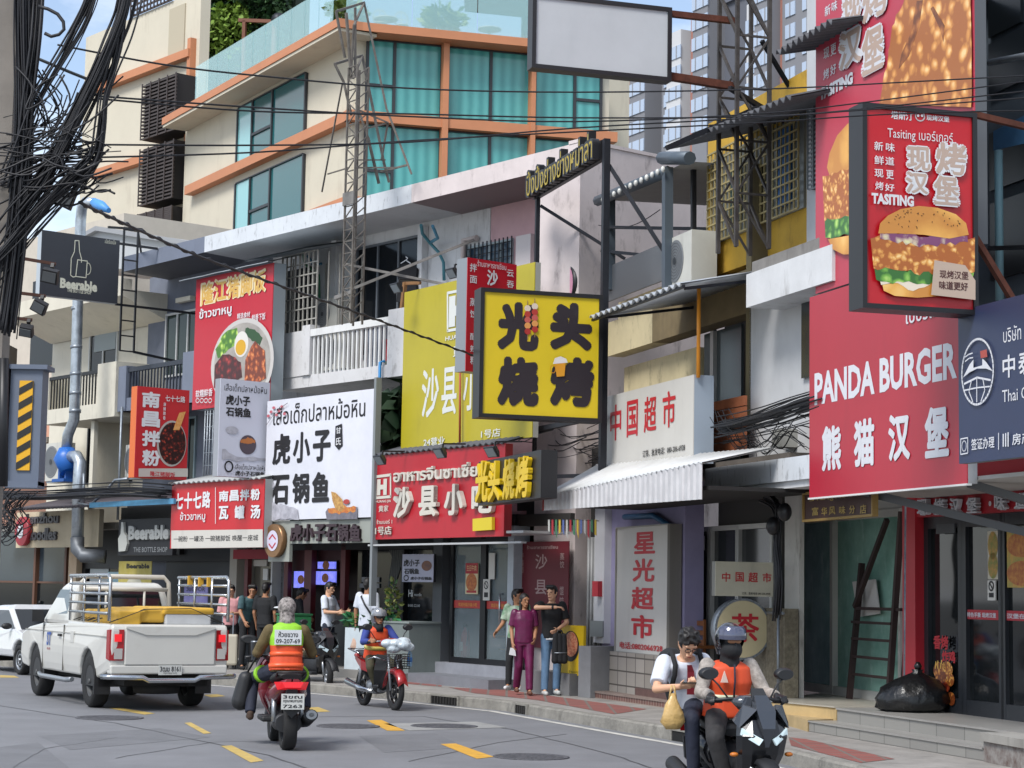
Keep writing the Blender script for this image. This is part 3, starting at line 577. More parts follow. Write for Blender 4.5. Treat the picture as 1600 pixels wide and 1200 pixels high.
T=Th('dining_table','pale wooden table inside the glass doors','table',PD,(gd(775,1000,-1.6)[0],1.6,zb+.01));x=gd(775,1000,-1.6)[0]
T.part('tabletop',MB().box(x-.5,x+.45,1.3,1.95,zb+.74,zb+.77),mat('#a5845a',.5));[T.part('leg',MB().box(x+a-.02,x+a+.02,y-.02,y+.02,zb+.01,zb+.74),mat('#8d6d45',.5))for a in(-.42,.38)for y in(1.4,1.85)]
# dark red tall menu board right of the doors
T=poster(PD,808,847,889,1010,-.1,'menu_board','tall dark red menu board standing behind the three pedestrians',mat('#5f1320',.6,var=.08));LT=mat('#a58a88',.6)
for s_,q in(('沙',(.37,.26,.6,.12)),('县',(.37,.5,.6,.36)),('ร้านอาหารซาเซียน',(.2,.07,.8,.035))):inpart(T,'lettering',lambda m,x,z,y:m.text(s_,x(q[0]),z(q[1]),x(q[2]),z(q[3]),y,.02),LT)
for s_,q in(('炸酱面',(.06,.3,.14,.1)),('金汤面',(.06,.62,.14,.42)),('蒸饺',(.84,.25,.92,.11)),('馄饨',(.84,.6,.92,.42))):inpart(T,'lettering',lambda m,x,z,y:m.vtext(s_,x(q[0]),z(q[1]),x(q[2]),z(q[3]),y,.02),LT)
# alley between the doors and the supermarket
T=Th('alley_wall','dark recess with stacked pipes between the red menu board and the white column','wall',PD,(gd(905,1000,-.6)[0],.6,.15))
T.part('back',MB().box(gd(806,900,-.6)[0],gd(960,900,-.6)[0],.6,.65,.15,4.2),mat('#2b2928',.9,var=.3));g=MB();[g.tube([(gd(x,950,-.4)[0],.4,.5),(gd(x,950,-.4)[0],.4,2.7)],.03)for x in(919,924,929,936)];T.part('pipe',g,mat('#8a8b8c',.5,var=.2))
T.part('board',MB().box(gd(922,980,-.2)[0],gd(942,980,-.2)[0],.2,.25,gd(930,995,-.2)[1],gd(930,970,-.2)[1]),mat('#6b7072',.5));T.part('red_box',MB().box(gd(929,930,-.2)[0],gd(938,930,-.2)[0],.15,.25,gd(930,932,-.2)[1],gd(930,908,-.2)[1]),REDP)
T.part('ramp',MB().box(gd(845,1050,.1)[0],gd(922,1050,.1)[0],-.5,.5,.14,gd(890,1053,.5)[1]),mat('#6b6b6c',.8,var=.12,dirt=.4));T.part('ledge',MB().box(gd(920,1040,.3)[0],gd(939,1040,.3)[0],-.5,.4,.14,gd(930,1010,.4)[1]),mat('#77787a',.8,var=.12,dirt=.4))
T=poster(PD,869,976,912,1053,.35,'food_board','yellow board with a bowl of red noodles leaning beside the man in black',mat('#d3b016',.5,var=.05),cat='sign',th=.05)
inpart(T,'bowl',lambda m,x,z,y:(m.disc(x(.55),z(.42),abs(x(1)-x(0))*.3,abs(z(1)-z(0))*.31,y),),BLACK);inpart(T,'noodles',lambda m,x,z,y:m.disc(x(.57),z(.38),abs(x(1)-x(0))*.24,abs(z(1)-z(0))*.25,y-.004),mat('#a33820',.5,var=.5,vs=25,c2='#d9a27c'));inpart(T,'lettering',lambda m,x,z,y:(m.vtext('ก๋วยเตี๋ยว'[:1]+'นย',x(.03),z(.4),x(.12),z(.2),y),m.text('ร้านบะหมี่',x(.5),z(.95),x(.85),z(.9),y)),INK)
# ---------------------------------------------------------------- supermarket building (plane M1)
def mu(px,py,off=0.0):return M1.uz(px,py,off)[0]
def mz(px,py,off=0.0):return M1.uz(px,py,off)[1]
PURP=mat('#8f89a8',.8,var=.08,dirt=.3,dc='#615c72');STONE=brickmat('#98928a','#857f77','#4d4843',1.0,.38,.22,.012,.8,.0);CREAMW=mat('#c9bb94',.85,var=.08,vs=2,dirt=.9,dc='#4b443a',ds=(2,2,.8))
ALU=mat('#a9a9a6',.45,metal=.3,var=.08);MAROON=mat('#5e2129',.6,var=.15)
g0,g1,g2,g3=mu(941,900),mu(965,900),mu(1070,900),mu(1228,900)
T=Th('supermarket_building','weathered cream and white building above the supermarket awning, with a dark open terrace','building',M1,(g0,0,.15))
zf=.37
T.part('wall',MB().box(g0,g2,0,.3,.15,3.9),PURP)
T.part('column',MB().box(g0-.05,g1-.3,-.12,.0,mz(950,1005),3.9),mat('#b7b8bd',.7,var=.05,dirt=.4))
T.part('stone_base',MB().box(g0-.1,g2-.05,-.28,-.002,.15,mz(960,1018,.28)),STONE)
T.part('entrance_floor',MB().box(g2-1.2,g3+.1,-.3,4,.145,zf),mat('#5d4540',.5,var=.2,vs=12))
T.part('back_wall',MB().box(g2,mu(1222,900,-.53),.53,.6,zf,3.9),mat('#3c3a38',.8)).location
for i,(a,b,top)in enumerate(((1076,1113,832),(1117,1158,835),(1160,1212,833))):
    ua,ub=mu(a,900,-.5),mu(b,900,-.5);zt=mz(1120,830,-.5)
    d=T.part('door',MB().box(ua,ub,.48,.5,zf,zt),mat('#2b2e30',.1,spec=.3));f=MB();f.box(ua-.04,ua+.03,.42,.51,zf,zt+.07);f.box(ub-.03,ub+.04,.42,.51,zf,zt+.07);f.box(ua,ub,.425,.51,zt,zt+.07);f.box(ua,ub,.425,.51,zf,zf+.1)
    T.part('frame',f,ALU,d)
T.part('notice',MB().box(mu(1079,848,-.4),mu(1100,848,-.4),.4,.415,mz(1090,860,-.4),mz(1090,838,-.4)),mat('#a7a7b4',.7))
c=MB()
for k in range(12):
    x0=g2-1.4+k*(g3-g2+2.0)/12
    c.box(x0,x0+(g3-g2+2.0)/12-.015,-.58,1.3,3.46,3.5)
T.part('ceiling',c,mat('#a9a7a2',.8,var=.06,dirt=.5));T.part('blue_pipe',MB().tube([(mu(985,810),-.1,mz(985,808)),(mu(1030,810),-.1,mz(1030,806)),(mu(1056,815),-.1,mz(1056,822)),(mu(1060,900),-.1,mz(1060,900)),(mu(1058,960),-.1,mz(1058,975))],.045),mat('#2f5f86',.5))
T.part('canopy_beam',MB().box(mu(1101,730,.6),mu(1272,730,.6),-.6,.0,mz(1180,768,.6),mz(1180,724,.6)),WHITE);T.part('canopy_band',MB().box(mu(1103,730,.64),mu(1270,730,.64),-.645,-.6,mz(1180,757,.64),mz(1180,722,.64)),PEEL)
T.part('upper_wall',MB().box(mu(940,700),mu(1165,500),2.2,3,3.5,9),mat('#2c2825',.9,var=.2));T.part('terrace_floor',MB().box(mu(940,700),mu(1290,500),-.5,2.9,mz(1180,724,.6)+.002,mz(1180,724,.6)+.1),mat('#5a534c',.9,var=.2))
T.part('terrace_wall',MB().box(mu(940,600),mu(1050,600),.4,.6,3.5,mz(1000,555)),CREAMW)
zb1,zb2=mz(1090,525),mz(1090,462)
T.part('fascia',MB().box(mu(1010,500),mu(1166,500),.1,.4,mz(1015,533),mz(1020,470)),mat('#77684a',.85,var=.15,dirt=.5));T.part('fascia',MB().box(mu(940,500),mu(1010,500),.12,.4,mz(950,553),mz(950,500)),CREAMW)
T.part('post',MB().box(mu(1160,560),mu(1168,560),.05,.35,4,7.8),mat('#6b6146',.8,dirt=.6));T.part('glazing',MB().box(mu(1102,560,-.4),mu(1160,560,-.4),.38,.42,3.6,mz(1130,500)),mat('#41494c',.15,spec=.3));T.part('mullion',MB().box(mu(1117,560,-.4),mu(1122,560,-.4),.32,.38,3.6,mz(1130,500)),ALU)
T.part('plank_screen',(lambda g:[g.box(mu(1093,680,.2),mu(1163,680,.2),-.2,-.16,z,z+.135)for z in[mz(1130,707,.2)+i*.15 for i in range(5)]]and g)(MB()),mat('#8a4f30',.7,var=.2,vs=5))
T.part('roof_parapet',MB().box(mu(940,480),mu(1076,480),.3,.6,mz(1000,510),mz(1000,448)),CREAMW)
yz0,yz1=mz(1150,408),mz(1150,150)
T.part('upper_room',MB().box(mu(1076,400),mu(1242,400),.3,6,yz0+.02,yz1),mat('#b8922f',.8,var=.12,vs=2,dirt=.7,dc='#5f4b24',ds=(2,2,1)))
gr=T.part('grille_window',MB().box(mu(1088,330),mu(1228,330),.26,.31,mz(1160,350),mz(1160,210)),mat('#6f7472',.3,var=.35,vs=2));g=MB()
ga,gb,gz0,gz1=mu(1088,330),mu(1228,330),mz(1160,352),mz(1160,205)
for i in range(24):x=ga+(gb-ga)*i/23;g.box(x-.012,x+.012,.17,.19,gz0,gz1)
for i in range(11):z=gz0+(gz1-gz0)*i/10;g.box(ga,gb,.16,.18,z-.012,z+.012)
T.part('grille',g,mat('#9b8d62',.6,metal=.3,var=.2),gr);T.part('curtain',MB().box(mu(1118,330),mu(1134,330),.22,.25,mz(1126,345),mz(1126,262)),mat('#46605c',.7));T.part('blue_curtain',MB().box(mu(1190,280),mu(1212,280),.22,.25,mz(1200,320),mz(1200,200)),mat('#2d64a0',.7))
def corrugated(T,A,B,C,D,n,amp,m,name='roof',th=.015,parent=None):
    """ribbed sheet between edges A-B (eave) and D-C (ridge)"""
    A,B,C,D=map(Vector,(A,B,C,D));mb=MB();up=(B-A).cross(D-A).normalized();up=up if up.z>0 else-up
    N=n*6;top=[];bot=[]
    for i in range(N+1):
        t=i/N;h=amp*math.sin(t*n*2*math.pi);p,q=A.lerp(B,t)+up*h,D.lerp(C,t)+up*h;top.append((p,q));bot.append((p-up*th,q-up*th))
    k=mb.pts([x for pq in top for x in pq]+[x for pq in bot for x in pq]);M=2*(N+1)
    for i in range(N):
        a=k+2*i;mb.face((a,a+2,a+3,a+1),0,True);mb.face((a+M,a+M+1,a+M+3,a+M+2),0,True);mb.face((a,a+M,a+M+2,a+2),0);mb.face((a+1,a+3,a+M+3,a+M+1),0)
    return T.part(name,mb,m,parent)
ROOFM=mat('#55565a',.6,metal=.3,var=.2,dirt=.5);ZINC=mat('#b4b8bc',.4,metal=.45,var=.1,vs=4,dirt=.4,dc='#6d6a66')
e0=mz(1160,205,1.0)
corrugated(T,(mu(1040,232,1.0),-1.0,mz(1045,228,1.0)),(mu(1236,150,1.0),-1.0,mz(1236,150,1.0)+.0),(mu(1236,150,1.0),3.0,mz(1236,150,1.0)+1.1),(mu(1040,232,1.0),3.0,mz(1045,228,1.0)+1.1),22,.035,ROOFM)
# terrace awning of zinc sheet
aw=Th('awning','ribbed zinc awning above the dark terrace, left of the white pillar','awning',M1,(mu(990,480,1.4),-1.4,mz(990,470,1.4)),'ribbed awnings over the shops')
ea,eb=mu(921,497,1.4),mu(1063,441,1.4);za=(mz(921,497,1.4)+mz(1063,441,1.4))/2;zi=mz(1163,426,0)
corrugated(aw,(ea,-1.4,za),(eb,-1.4,za),(eb+.0,.28,za+.35),(ea,.28,za+.35),16,.03,ZINC,'sheet');
aw.part('bracket',MB().bar((eb-.1,.2,za+.2),(eb-.1,-1.3,za-.05),.04).bar((ea+.4,.2,za+.2),(ea+.4,-1.3,za-.05),.04).bar((ea,-1.35,za-.04),(eb,-1.35,za-.04),.04),STEEL)
Th('pole','thin orange pole in front of the dark terrace','pole',M1,(mu(1091,580,.8),-.8,mz(1091,590,.8)),mb=MB().tube([(mu(1091,580,.8),-.8,mz(1091,590,.8)),(mu(1092,450,.8),-.8,mz(1092,448,.8))],.028),mats=mat('#d98a1e',.5))
# shop awning below the supermarket sign
aw=Th('awning','pale ribbed metal shop awning with deep valance under the supermarket sign','awning',M1,(mu(980,790,1.7),-1.7,3.3),'ribbed awnings over the shops')
L0,L1=mu(848,790,1.7),mu(1097,760,1.7);zl0,zl1=mz(848,775,1.7),mz(848,798,1.7);zr0,zr1=mz(1097,722,1.7),mz(1097,780,1.7)
N=200;mb=MB();k=[]
for i in range(N+1):
    t=i/N;u=L0+(L1-L0)*t;y=-1.7+(.02 if(i//2)%3==0 else 0);k.append(mb.pts(((u,y,zl1+(zr1-zl1)*t),(u,y,zl0+(zr0-zl0)*t))))
for i in range(N):mb.face((k[i],k[i+1],k[i+1]+1,k[i]+1),0)
aw.part('valance',mb,mat('#c3c1c2',.5,metal=.25,var=.12,vs=3,dirt=.4,dc='#8d7f80'))
zi0=mz(945,744,.8);corrugated(aw,(L0,-1.7,zl0),(L1,-1.7,zr0),(L1,-.75,zr0+.22),(L0,-.75,zl0+.55),40,.012,mat('#cfd0cf',.5,metal=.2,var=.06,dirt=.3,dc='#8e8b88'),'sheet')
aw.part('frame',MB().box(L0,L1,-1.6,-.1,zr1+.12,zr1+.17),mat('#1e1d1d',.8));aw.part('end_cap',MB().prism([(-1.7,zl1),(-1.7,zl0),(-.75,zl0+.5)],L0-.02,L0).xf(Matrix(((0,1,0,0),(1,0,0,0),(0,0,1,0),(0,0,0,1)))),mat('#9c2a25',.6))
# steps up to the supermarket
s=MB()
st=Th('entrance_steps','brown granite steps with pale worn edges up to the supermarket','steps',M1,(mu(1000,1095,1.0),-.9,.15))
def stepbox(f,pxl,pyl,pxr,pyr,z0,z1,depth):
    a,b=ground(pxl,pyl,z0),ground(pxr,pyr,z0);return a,b
a,b=ground(919,1089,.15),ground(1066,1110,.15)
d=(b-a).normalized();nn=Vector((d.y,-d.x,0));nn=nn if nn.x>0 else-nn
def wl3(p):q=p-M1.o;return(q.dot(M1.eu),-q.dot(M1.n))
GRAN=brickmat('#6f4a42','#5c3d37','#8a7a70',1.0,.09,.2,.01,.5,0,'XZ');TREAD=mat('#7d6e66',.7,var=.15,dirt=.4)
for i,(z0,z1,o,name)in enumerate(((.148,.26,0,'step'),(.148,.368,.42,'step'))):
    A,B=a+nn*o+d*(o*1.1),b+nn*o+d*.3
    st.part(name,MB().slab([wl3(A),wl3(B),wl3(B+nn*2.2),wl3(A+nn*2.2)],z0,z1-.03),GRAN);st.part('tread',MB().slab([wl3(A-nn*.015),wl3(B-nn*.015),wl3(B+nn*2.2),wl3(A+nn*2.2)],z1-.03,z1),TREAD)
p=ground(935,1071,.15)
Th('pipe_offcut','short blue plastic pipe lying at the corner of the brown steps','pipe',WORLD,(p.x,p.y,.27),mb=MB().tube([(p.x-.14,p.y,.31),(p.x+.14,p.y-.05,.31)],.045,12),mats=mat('#2a86b4',.4))
# stacked chairs beside the tall sign
CHW=mat('#7d4c26',.5,var=.15)
ux,=[mu(1062,1040,.1)]
t_=wchair(M1,(mu(1060,1050,.1),-.02,zf),'brown ladder back wooden chair by the tall supermarket sign',1.15,'wooden chairs stacked by the supermarket',CHW,0,3)
wchair(M1,(mu(1070,1050,.0),.28,zf),'brown wooden chair behind the front ladder back chair',1.45,'wooden chairs stacked by the supermarket',CHW,.15,3)
T=Th('cladding_wall','rough stone clad wall with grey conduit beside the round tea sign','wall',M1,(mu(1195,1040,-.2),.2,zf));T.part('slab',MB().box(mu(1168,1000,-.2),mu(1226,1000,-.2),.2,.4,zf,mz(1195,950,-.2)),mat('#6f6858',.9,var=.35,vs=14,bump=.5,bs=30));T.part('conduit',MB().tube([(mu(1217,1000,-.15),.14,zf),(mu(1217,1000,-.15),.14,mz(1217,955,-.15))],.02).tube([(mu(1200,1000,-.15),.14,mz(1217,958,-.15)),(mu(1225,1000,-.15),.14,mz(1217,958,-.15))],.02),GALV)
# white end wall, white upper building
T=Th('white_building','white concrete building with projecting slab between the terrace and the burger billboards','building',M1,(mu(1240,900),0,.4))
T.part('column',MB().box(mu(1226,900,-.45),mu(1249,900,-.45),.45,.52,.38,3.45),mat('#b3b1ab',.8,var=.08,dirt=.8,dc='#5c564e',ds=(3,3,.8)))
T.part('upper_wall',MB().box(mu(1166,550),mu(1300,550),.05,4,3.55,mz(1200,440,.5)),mat('#b9babb',.8,var=.05,dirt=.35,dc='#8a8a88'));zsl0=0
T.part('slab',MB().box(mu(1166,450,.5),mu(1300,450,.5),-.5,.05,mz(1200,470,.5),mz(1200,417,.5)),WHITE);T.part('slab_top',MB().box(mu(1175,420,.45),mu(1300,420,.45),-.45,.3,mz(1200,416,.5),mz(1200,398,.5)),mat('#7d7a76',.85,var=.15,dirt=.7))
T.part('tall_wall',MB().box(mu(1239,300),mu(1300,300),.2,5,mz(1200,440,.5),13.5),mat('#b9bcc0',.8,var=.05,dirt=.3))
w=T.part('window',MB().box(mu(1250,220),mu(1300,220),.16,.2,mz(1262,290),mz(1262,140)),mat('#3b4046',.4));g=MB()
for i in range(22):z=mz(1262,290)+i*(mz(1262,140)-mz(1262,290))/21;g.box(mu(1250,220),mu(1290,220),.12,.14,z-.012,z+.012)
for i in range(14):x=mu(1250,220)+i*.16;g.box(x-.01,x+.01,.1,.12,mz(1262,290),mz(1262,140))
T.part('mesh_screen',g,mat('#868c91',.5,metal=.4),w);corrugated(T,(mu(1212,80,.9),-.9,mz(1214,82,.9)),(mu(1300,80,.9),-.9,mz(1214,82,.9)),(mu(1300,80,.9),3,mz(1214,82,.9)+.9),(mu(1212,80,.9),3,mz(1214,82,.9)+.9),10,.04,ROOFM)
T.part('side_window',MB().box(mu(1252,520),mu(1266,520),.0,.05,mz(1258,590),mz(1258,455)),mat('#2a3135',.2));
# green glass shop (recessed)
GS=Fr(4.95,25.9,12.5)
def gsu(px,py,off=0):return GS.uz(px,py,off)[0]
def gsz(px,py,off=0):return GS.uz(px,py,off)[1]
T=Th('glass_shop','vacant shop front of green tinted glass panes in white aluminium frames','shop',GS,(0,0,.445),'ground floor shop fronts')
x0,x1,x2=gsu(1248,1060),gsu(1307,1060),gsu(1412,1060);zt=gsz(1305,815)
GGREEN=mat('#86a89c',.12,spec=.07,vs=1.3,c2='#5d8478',dirt=.6,dc='#b5c9c3',ds=(2.5,2.5,.9))
T.part('pane',MB().box(x0+.06,x1-.05,0,.02,.56,zt),GGREEN);T.part('pane',MB().box(x1+.05,x2,0,.02,.56,zt),GGREEN)
f=MB();f.box(x0-.05,x0+.06,-.08,.06,.44,zt+.1);f.box(x1-.05,x1+.05,-.08,.06,.44,zt+.1);f.box(x2,x2+.08,-.08,.06,.44,zt+.1);f.box(x0,x2,-.075,.06,zt,zt+.1);f.box(x0,x2,-.075,.06,.445,.56);T.part('frame',f,mat('#b4b3ac',.5,var=.06,dirt=.4))
T.part('wall_above',MB().box(x0-.4,x2+.5,-.05,.1,zt+.1,3.6),mat('#b1b0aa',.8,dirt=.5));T.part('door_handle',MB().tube([(x0+.13,-.12,.56+.75),(x0+.13,-.12,.56+1.15)],.015),GALV)
T.part('soffit',MB().box(x0-.5,x2+.3,-1.2,.0,3.5,3.58),mat('#a5a49f',.8,dirt=.4))
T=Th('platform','cream rendered platform with a lower step in front of the green glass shop','platform',GS,(x0,-1.5,.15));
pl=[ground(1200,1094,.445),ground(1306,1104,.445)]
def gl(p):q=p-GS.o;return(q.dot(GS.eu),-q.dot(GS.n))
A,B=gl(pl[0]),gl(pl[1])
T.part('deck',MB().slab([A,B,(B[0]+.02,.0),(A[0]-2,0.0)],.15,.43),mat('#b39a6c',.8,var=.12,dirt=.5));T.part('deck_tiles',MB().slab([(A[0],A[1]-.02),(B[0],B[1]-.02),(B[0]+.02,.0),(A[0]-2,0.0)],.43,.446),mat('#a39e92',.35,var=.1,vs=2));lo=[gl(ground(1232,1134,.15)),gl(ground(1262,1143,.15))]
T.part('step',MB().slab([lo[0],lo[1],(B[0]-.05,B[1]-.01),(A[0]-.4,A[1]-.01)],.148,.29),mat('#a8926a',.8,var=.12,dirt=.6))
# ladder frame and board leaning on the glass
LR=mat('#2a1a18',.7,var=.2)
T=Th('ladder_stand','dark brown wooden ladder frame leaning against the green glass','ladder',GS,(gsu(1365,1070,.3),-.3,.45));g=MB();ua,ub,uc=gsu(1327,1070,.3),gsu(1388,1070,.3),gsu(1409,1060,.2)
T.part('rail',MB().bar((ua,-.3,.45),(ua-.0,-.12,gsz(1330,880,.2)),.07),LR);T.part('rail',MB().bar((ub,-.3,.45),(ub+.02,-.12,gsz(1390,800,.2)),.07),LR);T.part('rail',MB().bar((uc,-.2,.45),(uc,-.1,gsz(1405,950,.2)),.06),LR)
for y in(972,998,1026,1054):T.part('rung',MB().bar((ua,-.26,gsz(1335,y,.3)),(ub,-.26,gsz(1335,y,.3)),.035),LR)
T.part('rail_cap',MB().bar((ua,-.2,gsz(1330,950,.2)),(uc,-.2,gsz(1330,950,.2)),.04),LR);T.part('brace',MB().bar((ua,-.22,gsz(1330,948,.2)),(gsu(1386,812,.2),-.2,gsz(1386,812,.2)),.06),LR)
b=Th('white_board','tilted white board leaning behind the ladder frame','board',GS,(gsu(1355,960,.1),-.08,gsz(1355,962,.1)));P=[GS.uz(x,y,.08)for x,y in((1332,909),(1368,905),(1375,959),(1341,964))]
b.part('sheet',MB().prism([tuple(p)for p in P],-.085,-.07),mat('#b9b6b2',.6,var=.05))
# grey tiled burger shop platform
A1,B1=ground(1308,1106,.445),ground(1640,1151,.445);A2,B2=ground(1264,1143,.15),ground(1537,1189,.15)
def nl(p):q=p-NR.o;return(q.dot(NR.eu),-q.dot(NR.n))
T=Th('platform','grey tiled platform and step in front of the burger shop doors','platform',NR,(*nl(A1),.15));GT=brickmat('#86847f','#7c7a76','#5f5d5a',1.0,.6,1.0,.008,.5,0);GTT=mat('#8d8b87',.35,var=.08,vs=3,bump=.05)
a,b=nl(A1),nl(B1);T.part('deck',MB().slab([a,b,(b[0],1.0),(a[0]-.3,1.4)],.15,.425),GT);T.part('deck_tiles',MB().slab([(a[0],a[1]-.02),(b[0],b[1]-.02),(b[0],1.0),(a[0]-.3,1.4)],.425,.446),GTT)
c,d=nl(A2),nl(B2);T.part('step',MB().slab([c,d,(d[0],d[1]+.75),(c[0],c[1]+.75)],.148,.265),GT);T.part('step_tiles',MB().slab([(c[0],c[1]-.015),(d[0],d[1]-.015),(d[0],d[1]+.75),(c[0],c[1]+.75)],.265,.283),GTT)
pm=Th('planter_wall','low broken wall with a mosaic of pale stones at the right edge','wall',NR,(*nl(ground(1560,1195,.15)),.15));e=nl(ground(1537,1190,.15));h=nl(ground(1640,1200,.15))
pm.part('wall',MB().slab([e,(e[0]+1.6,e[1]-.15),(e[0]+1.6,e[1]+.6),(e[0],e[1]+.6)],.15,.36),mat('#8d8a86',.8,var=.5,vs=9,c2='#5a4a44'));pm.part('coping',MB().slab([(e[0]-.03,e[1]-.03),(e[0]+1.6,e[1]-.18),(e[0]+1.6,e[1]+.6),(e[0]-.03,e[1]+.6)],.36,.445),mat('#8f8c86',.8,var=.15,dirt=.6))
# ---------------------------------------------------------------- burger shop building (plane NR)
def nu(px,py,off=0):return NR.uz(px,py,off)[0]
def nzz(px,py,off=0):return NR.uz(px,py,off)[1]
T=Th('burger_shop','burger shop building with red pillar, glass doors and lettered red fascia','shop',NR,(nu(1430,1000),0,.445),'ground floor shop fronts')
x0,x1,x2,x3,x4,x5=nu(1427,900),nu(1447,900),nu(1500,900),nu(1511,900),nu(1563,900),nu(1572,900);zt=nzz(1470,810);x6=nu(1680,900)
RED=mat('#a3202c',.45,var=.05)
T.part('red_pillar',MB().box(x0,x1,-.15,.3,.446,3.4),RED);T.part('fascia',MB().box(x0+.02,x6,-.12,.3,zt+.02,3.25),RED)
T.part('upper_wall',MB().box(nu(1290,600)-.3,x6+1,.3,9,3.3,14),mat('#4a5560',.7,var=.1));T.part('wall_band',MB().box(nu(1440,740),x6,.05,.3,3.25,3.75),RED)
GB=mat('#171a1c',.05,spec=.4,var=.3,vs=2)
for(a,b,nm)in((x1+.1,x2,'window'),(x3+.02,x4,'door'),(x5+.02,x6,'door')):
    w=T.part(nm,MB().box(a,b,.02,.04,.55,zt-.1),GB);f=MB();f.box(a-.1,a,-.03,.08,.446,zt+.02);f.box(b,b+.1,-.03,.08,.446,zt+.02);f.box(a,b,-.028,.08,.446,.62);f.box(a,b,-.028,.08,zt-.12,zt+.02);T.part('frame',f,mat('#23262b',.4),w)
for(a,b,t,u,m_)in((1549,1600,-60,60,'#0f1418'),(1549,1640,70,150,'#1a2026'),(1549,1640,210,300,'#12161b'),(1549,1660,320,440,'#0e1216')):T.part('window',MB().box(nu(a,100,-.28),nu(b,100,-.28),.24,.28,nzz(a,u,-.28),nzz(a,t,-.28)),mat(m_,.3))
T.part('tarpaulin',MB().prism([NR.uz(x,y,.2)for x,y in((1552,205),(1640,160),(1640,215),(1552,235))],-.2,-.19),mat('#3f6d94',.6,var=.2,vs=3));T.part('awning_pipe',MB().tube([(nu(1546,98,.5),-.5,nzz(1546,98,.5)),(nu(1640,80,.5),-.5,nzz(1640,80,.5))],.04),GALV);T.part('down_pipe',MB().tube([(nu(1562,470,.1),-.1,nzz(1562,470,.1)),(nu(1560,235,.1),-.1,nzz(1560,235,.1))],.05),mat('#7fa3ab',.5));T.part('rail',MB().bar((nu(1546,388,.3),-.3,nzz(1546,388,.3)),(nu(1660,392,.3),-.3,nzz(1660,385,.3)),.05),STEEL)
T.part('wall_vent',MB().box(nu(1468,820),nu(1497,820),-.05,-.032,nzz(1480,834),nzz(1480,819)),mat('#43474b',.5))
def lett(T,fr,items,m,parent=None,depth=.02,bold=.02,d=0.0):
    for it in items:
        s,xl,yt,yb,xr,off=it[:6];u0,z1=fr.uz(xl,yt,off);_,z0=fr.uz(xl,yb,off);u1,_=fr.uz(xr,(yt+yb)/2,off)
        T.part('lettering',MB().text(s,u0,z0,u1,z1,-off-d,it[6]if len(it)>6 else bold,depth),m,parent)
WT=mat('#c9ccd3',.5)
for s,xl,xr,dy in(('现',1440,1456,0),('烤',1466,1482,-1),('汉',1491,1506,-2),('堡',1517,1534,-3),('味',1561,1578,-8),('道',1592,1612,-10)):lett(T,NR,[(s,xl,781+dy,806+dy,xr,.14,.035)],WT,depth=.06,d=.005)
T.part('lettering',MB().disc(nu(1548,790,.14),nzz(1548,787,.14),.03,.03,-.15,12),WT)
for(pa,pb,s)in((1511,1561,'特色手撕 现烤汉堡'),(1573,1660,'汉堡在手 美味我有')):
    T.part('red_band',MB().box(nu(pa,960),nu(pb,960),-.01,.015,nzz(1535,968),nzz(1535,953)),REDP);T.part('lettering',MB().text(s,nu(pa+2,960),nzz(1535,965),nu(pb-3,960),nzz(1535,957),-.015,.03),WT)
t=poster(NR,1543,907,1555,938,.03,'no_smoking_sign','white no smoking notice on the burger shop glass door',PAPER);inpart(t,'symbol',nosmoke,INK)
t=poster(NR,1543,830,1560,905,.02,'burger_poster','burger photograph poster on the left burger shop door',mat('#b8b2a2',.5));inpart(t,'picture',lambda m,x,z,y:(m.disc(x(.5),z(.3),abs(x(1)-x(0))*.45,.16,y),m.disc(x(.5),z(.72),abs(x(1)-x(0))*.45,.15,y)),mat('#b5823f',.5,var=.5,vs=14,c2='#55702d'))
t=poster(NR,1573,830,1640,918,.02,'burger_poster','large burger photograph poster on the right burger shop door',mat('#6c8340',.5,var=.5,vs=6,c2='#c9913c'));inpart(t,'picture',lambda m,x,z,y:(m.disc(x(.35),z(.25),abs(x(1)-x(0))*.35,.14,y),m.disc(x(.35),z(.75),abs(x(1)-x(0))*.35,.14,y)),mat('#b87f35',.5,var=.5,vs=14,c2='#8a3a1c'))
t=Th('window_sticker','red lettering and fried snack picture stuck on the dark glass by the black bag','sticker',NR,(nu(1470,1090,.03),-.03,.6))
lett(t,NR,[('香烤',1459,992,1014,1482,.03,.05),('炸鸡',1472,1016,1035,1493,.03,.05)],REDI,depth=0,d=.003)
for k,(cx,cy,rx,ry,cc)in enumerate(((1468,1048,9,13,0),(1480,1046,9,12,1),(1474,1060,12,10,0),(1476,1074,9,8,2),(1486,1062,6,10,1),(1476,1090,9,9,2),(1488,1092,6,10,0))):
    a_,b_=NR.uz(cx,cy,.03),NR.uz(cx+rx,cy-ry,.03);t.part('snack_picture',MB().disc(a_[0],a_[1],abs(b_[0]-a_[0]),abs(b_[1]-a_[1]),-.034-.002*k,18),(foodmat('#e8b868','#c27a34','#6e3416',16),foodmat('#f0d080','#d89a40','#8a4a1c',22),foodmat('#d8703c','#a8401f','#5a1c10',14))[cc])
for x in(1462,1466,1470,1474,1478):t.part('chip_picture',MB().line([NR.uz(x,1044,.03),NR.uz(x+2-(x%3),1032+(x%5),.03)],.02,-.036),mat('#d8b050',.5))
# pipes, posts under the panda sign
Th('drain_post','blue and white peeling pipe column between the green glass and red pillar','pipe',NR,(nu(1417,1060),-.1,.45),mb=MB().tube([(nu(1418,1055,.1),-.1,.45),(nu(1421,800,.1),-.1,3.3)],.06),mats=mat('#3f5266',.6,var=.5,vs=5,c2='#8e969c'))
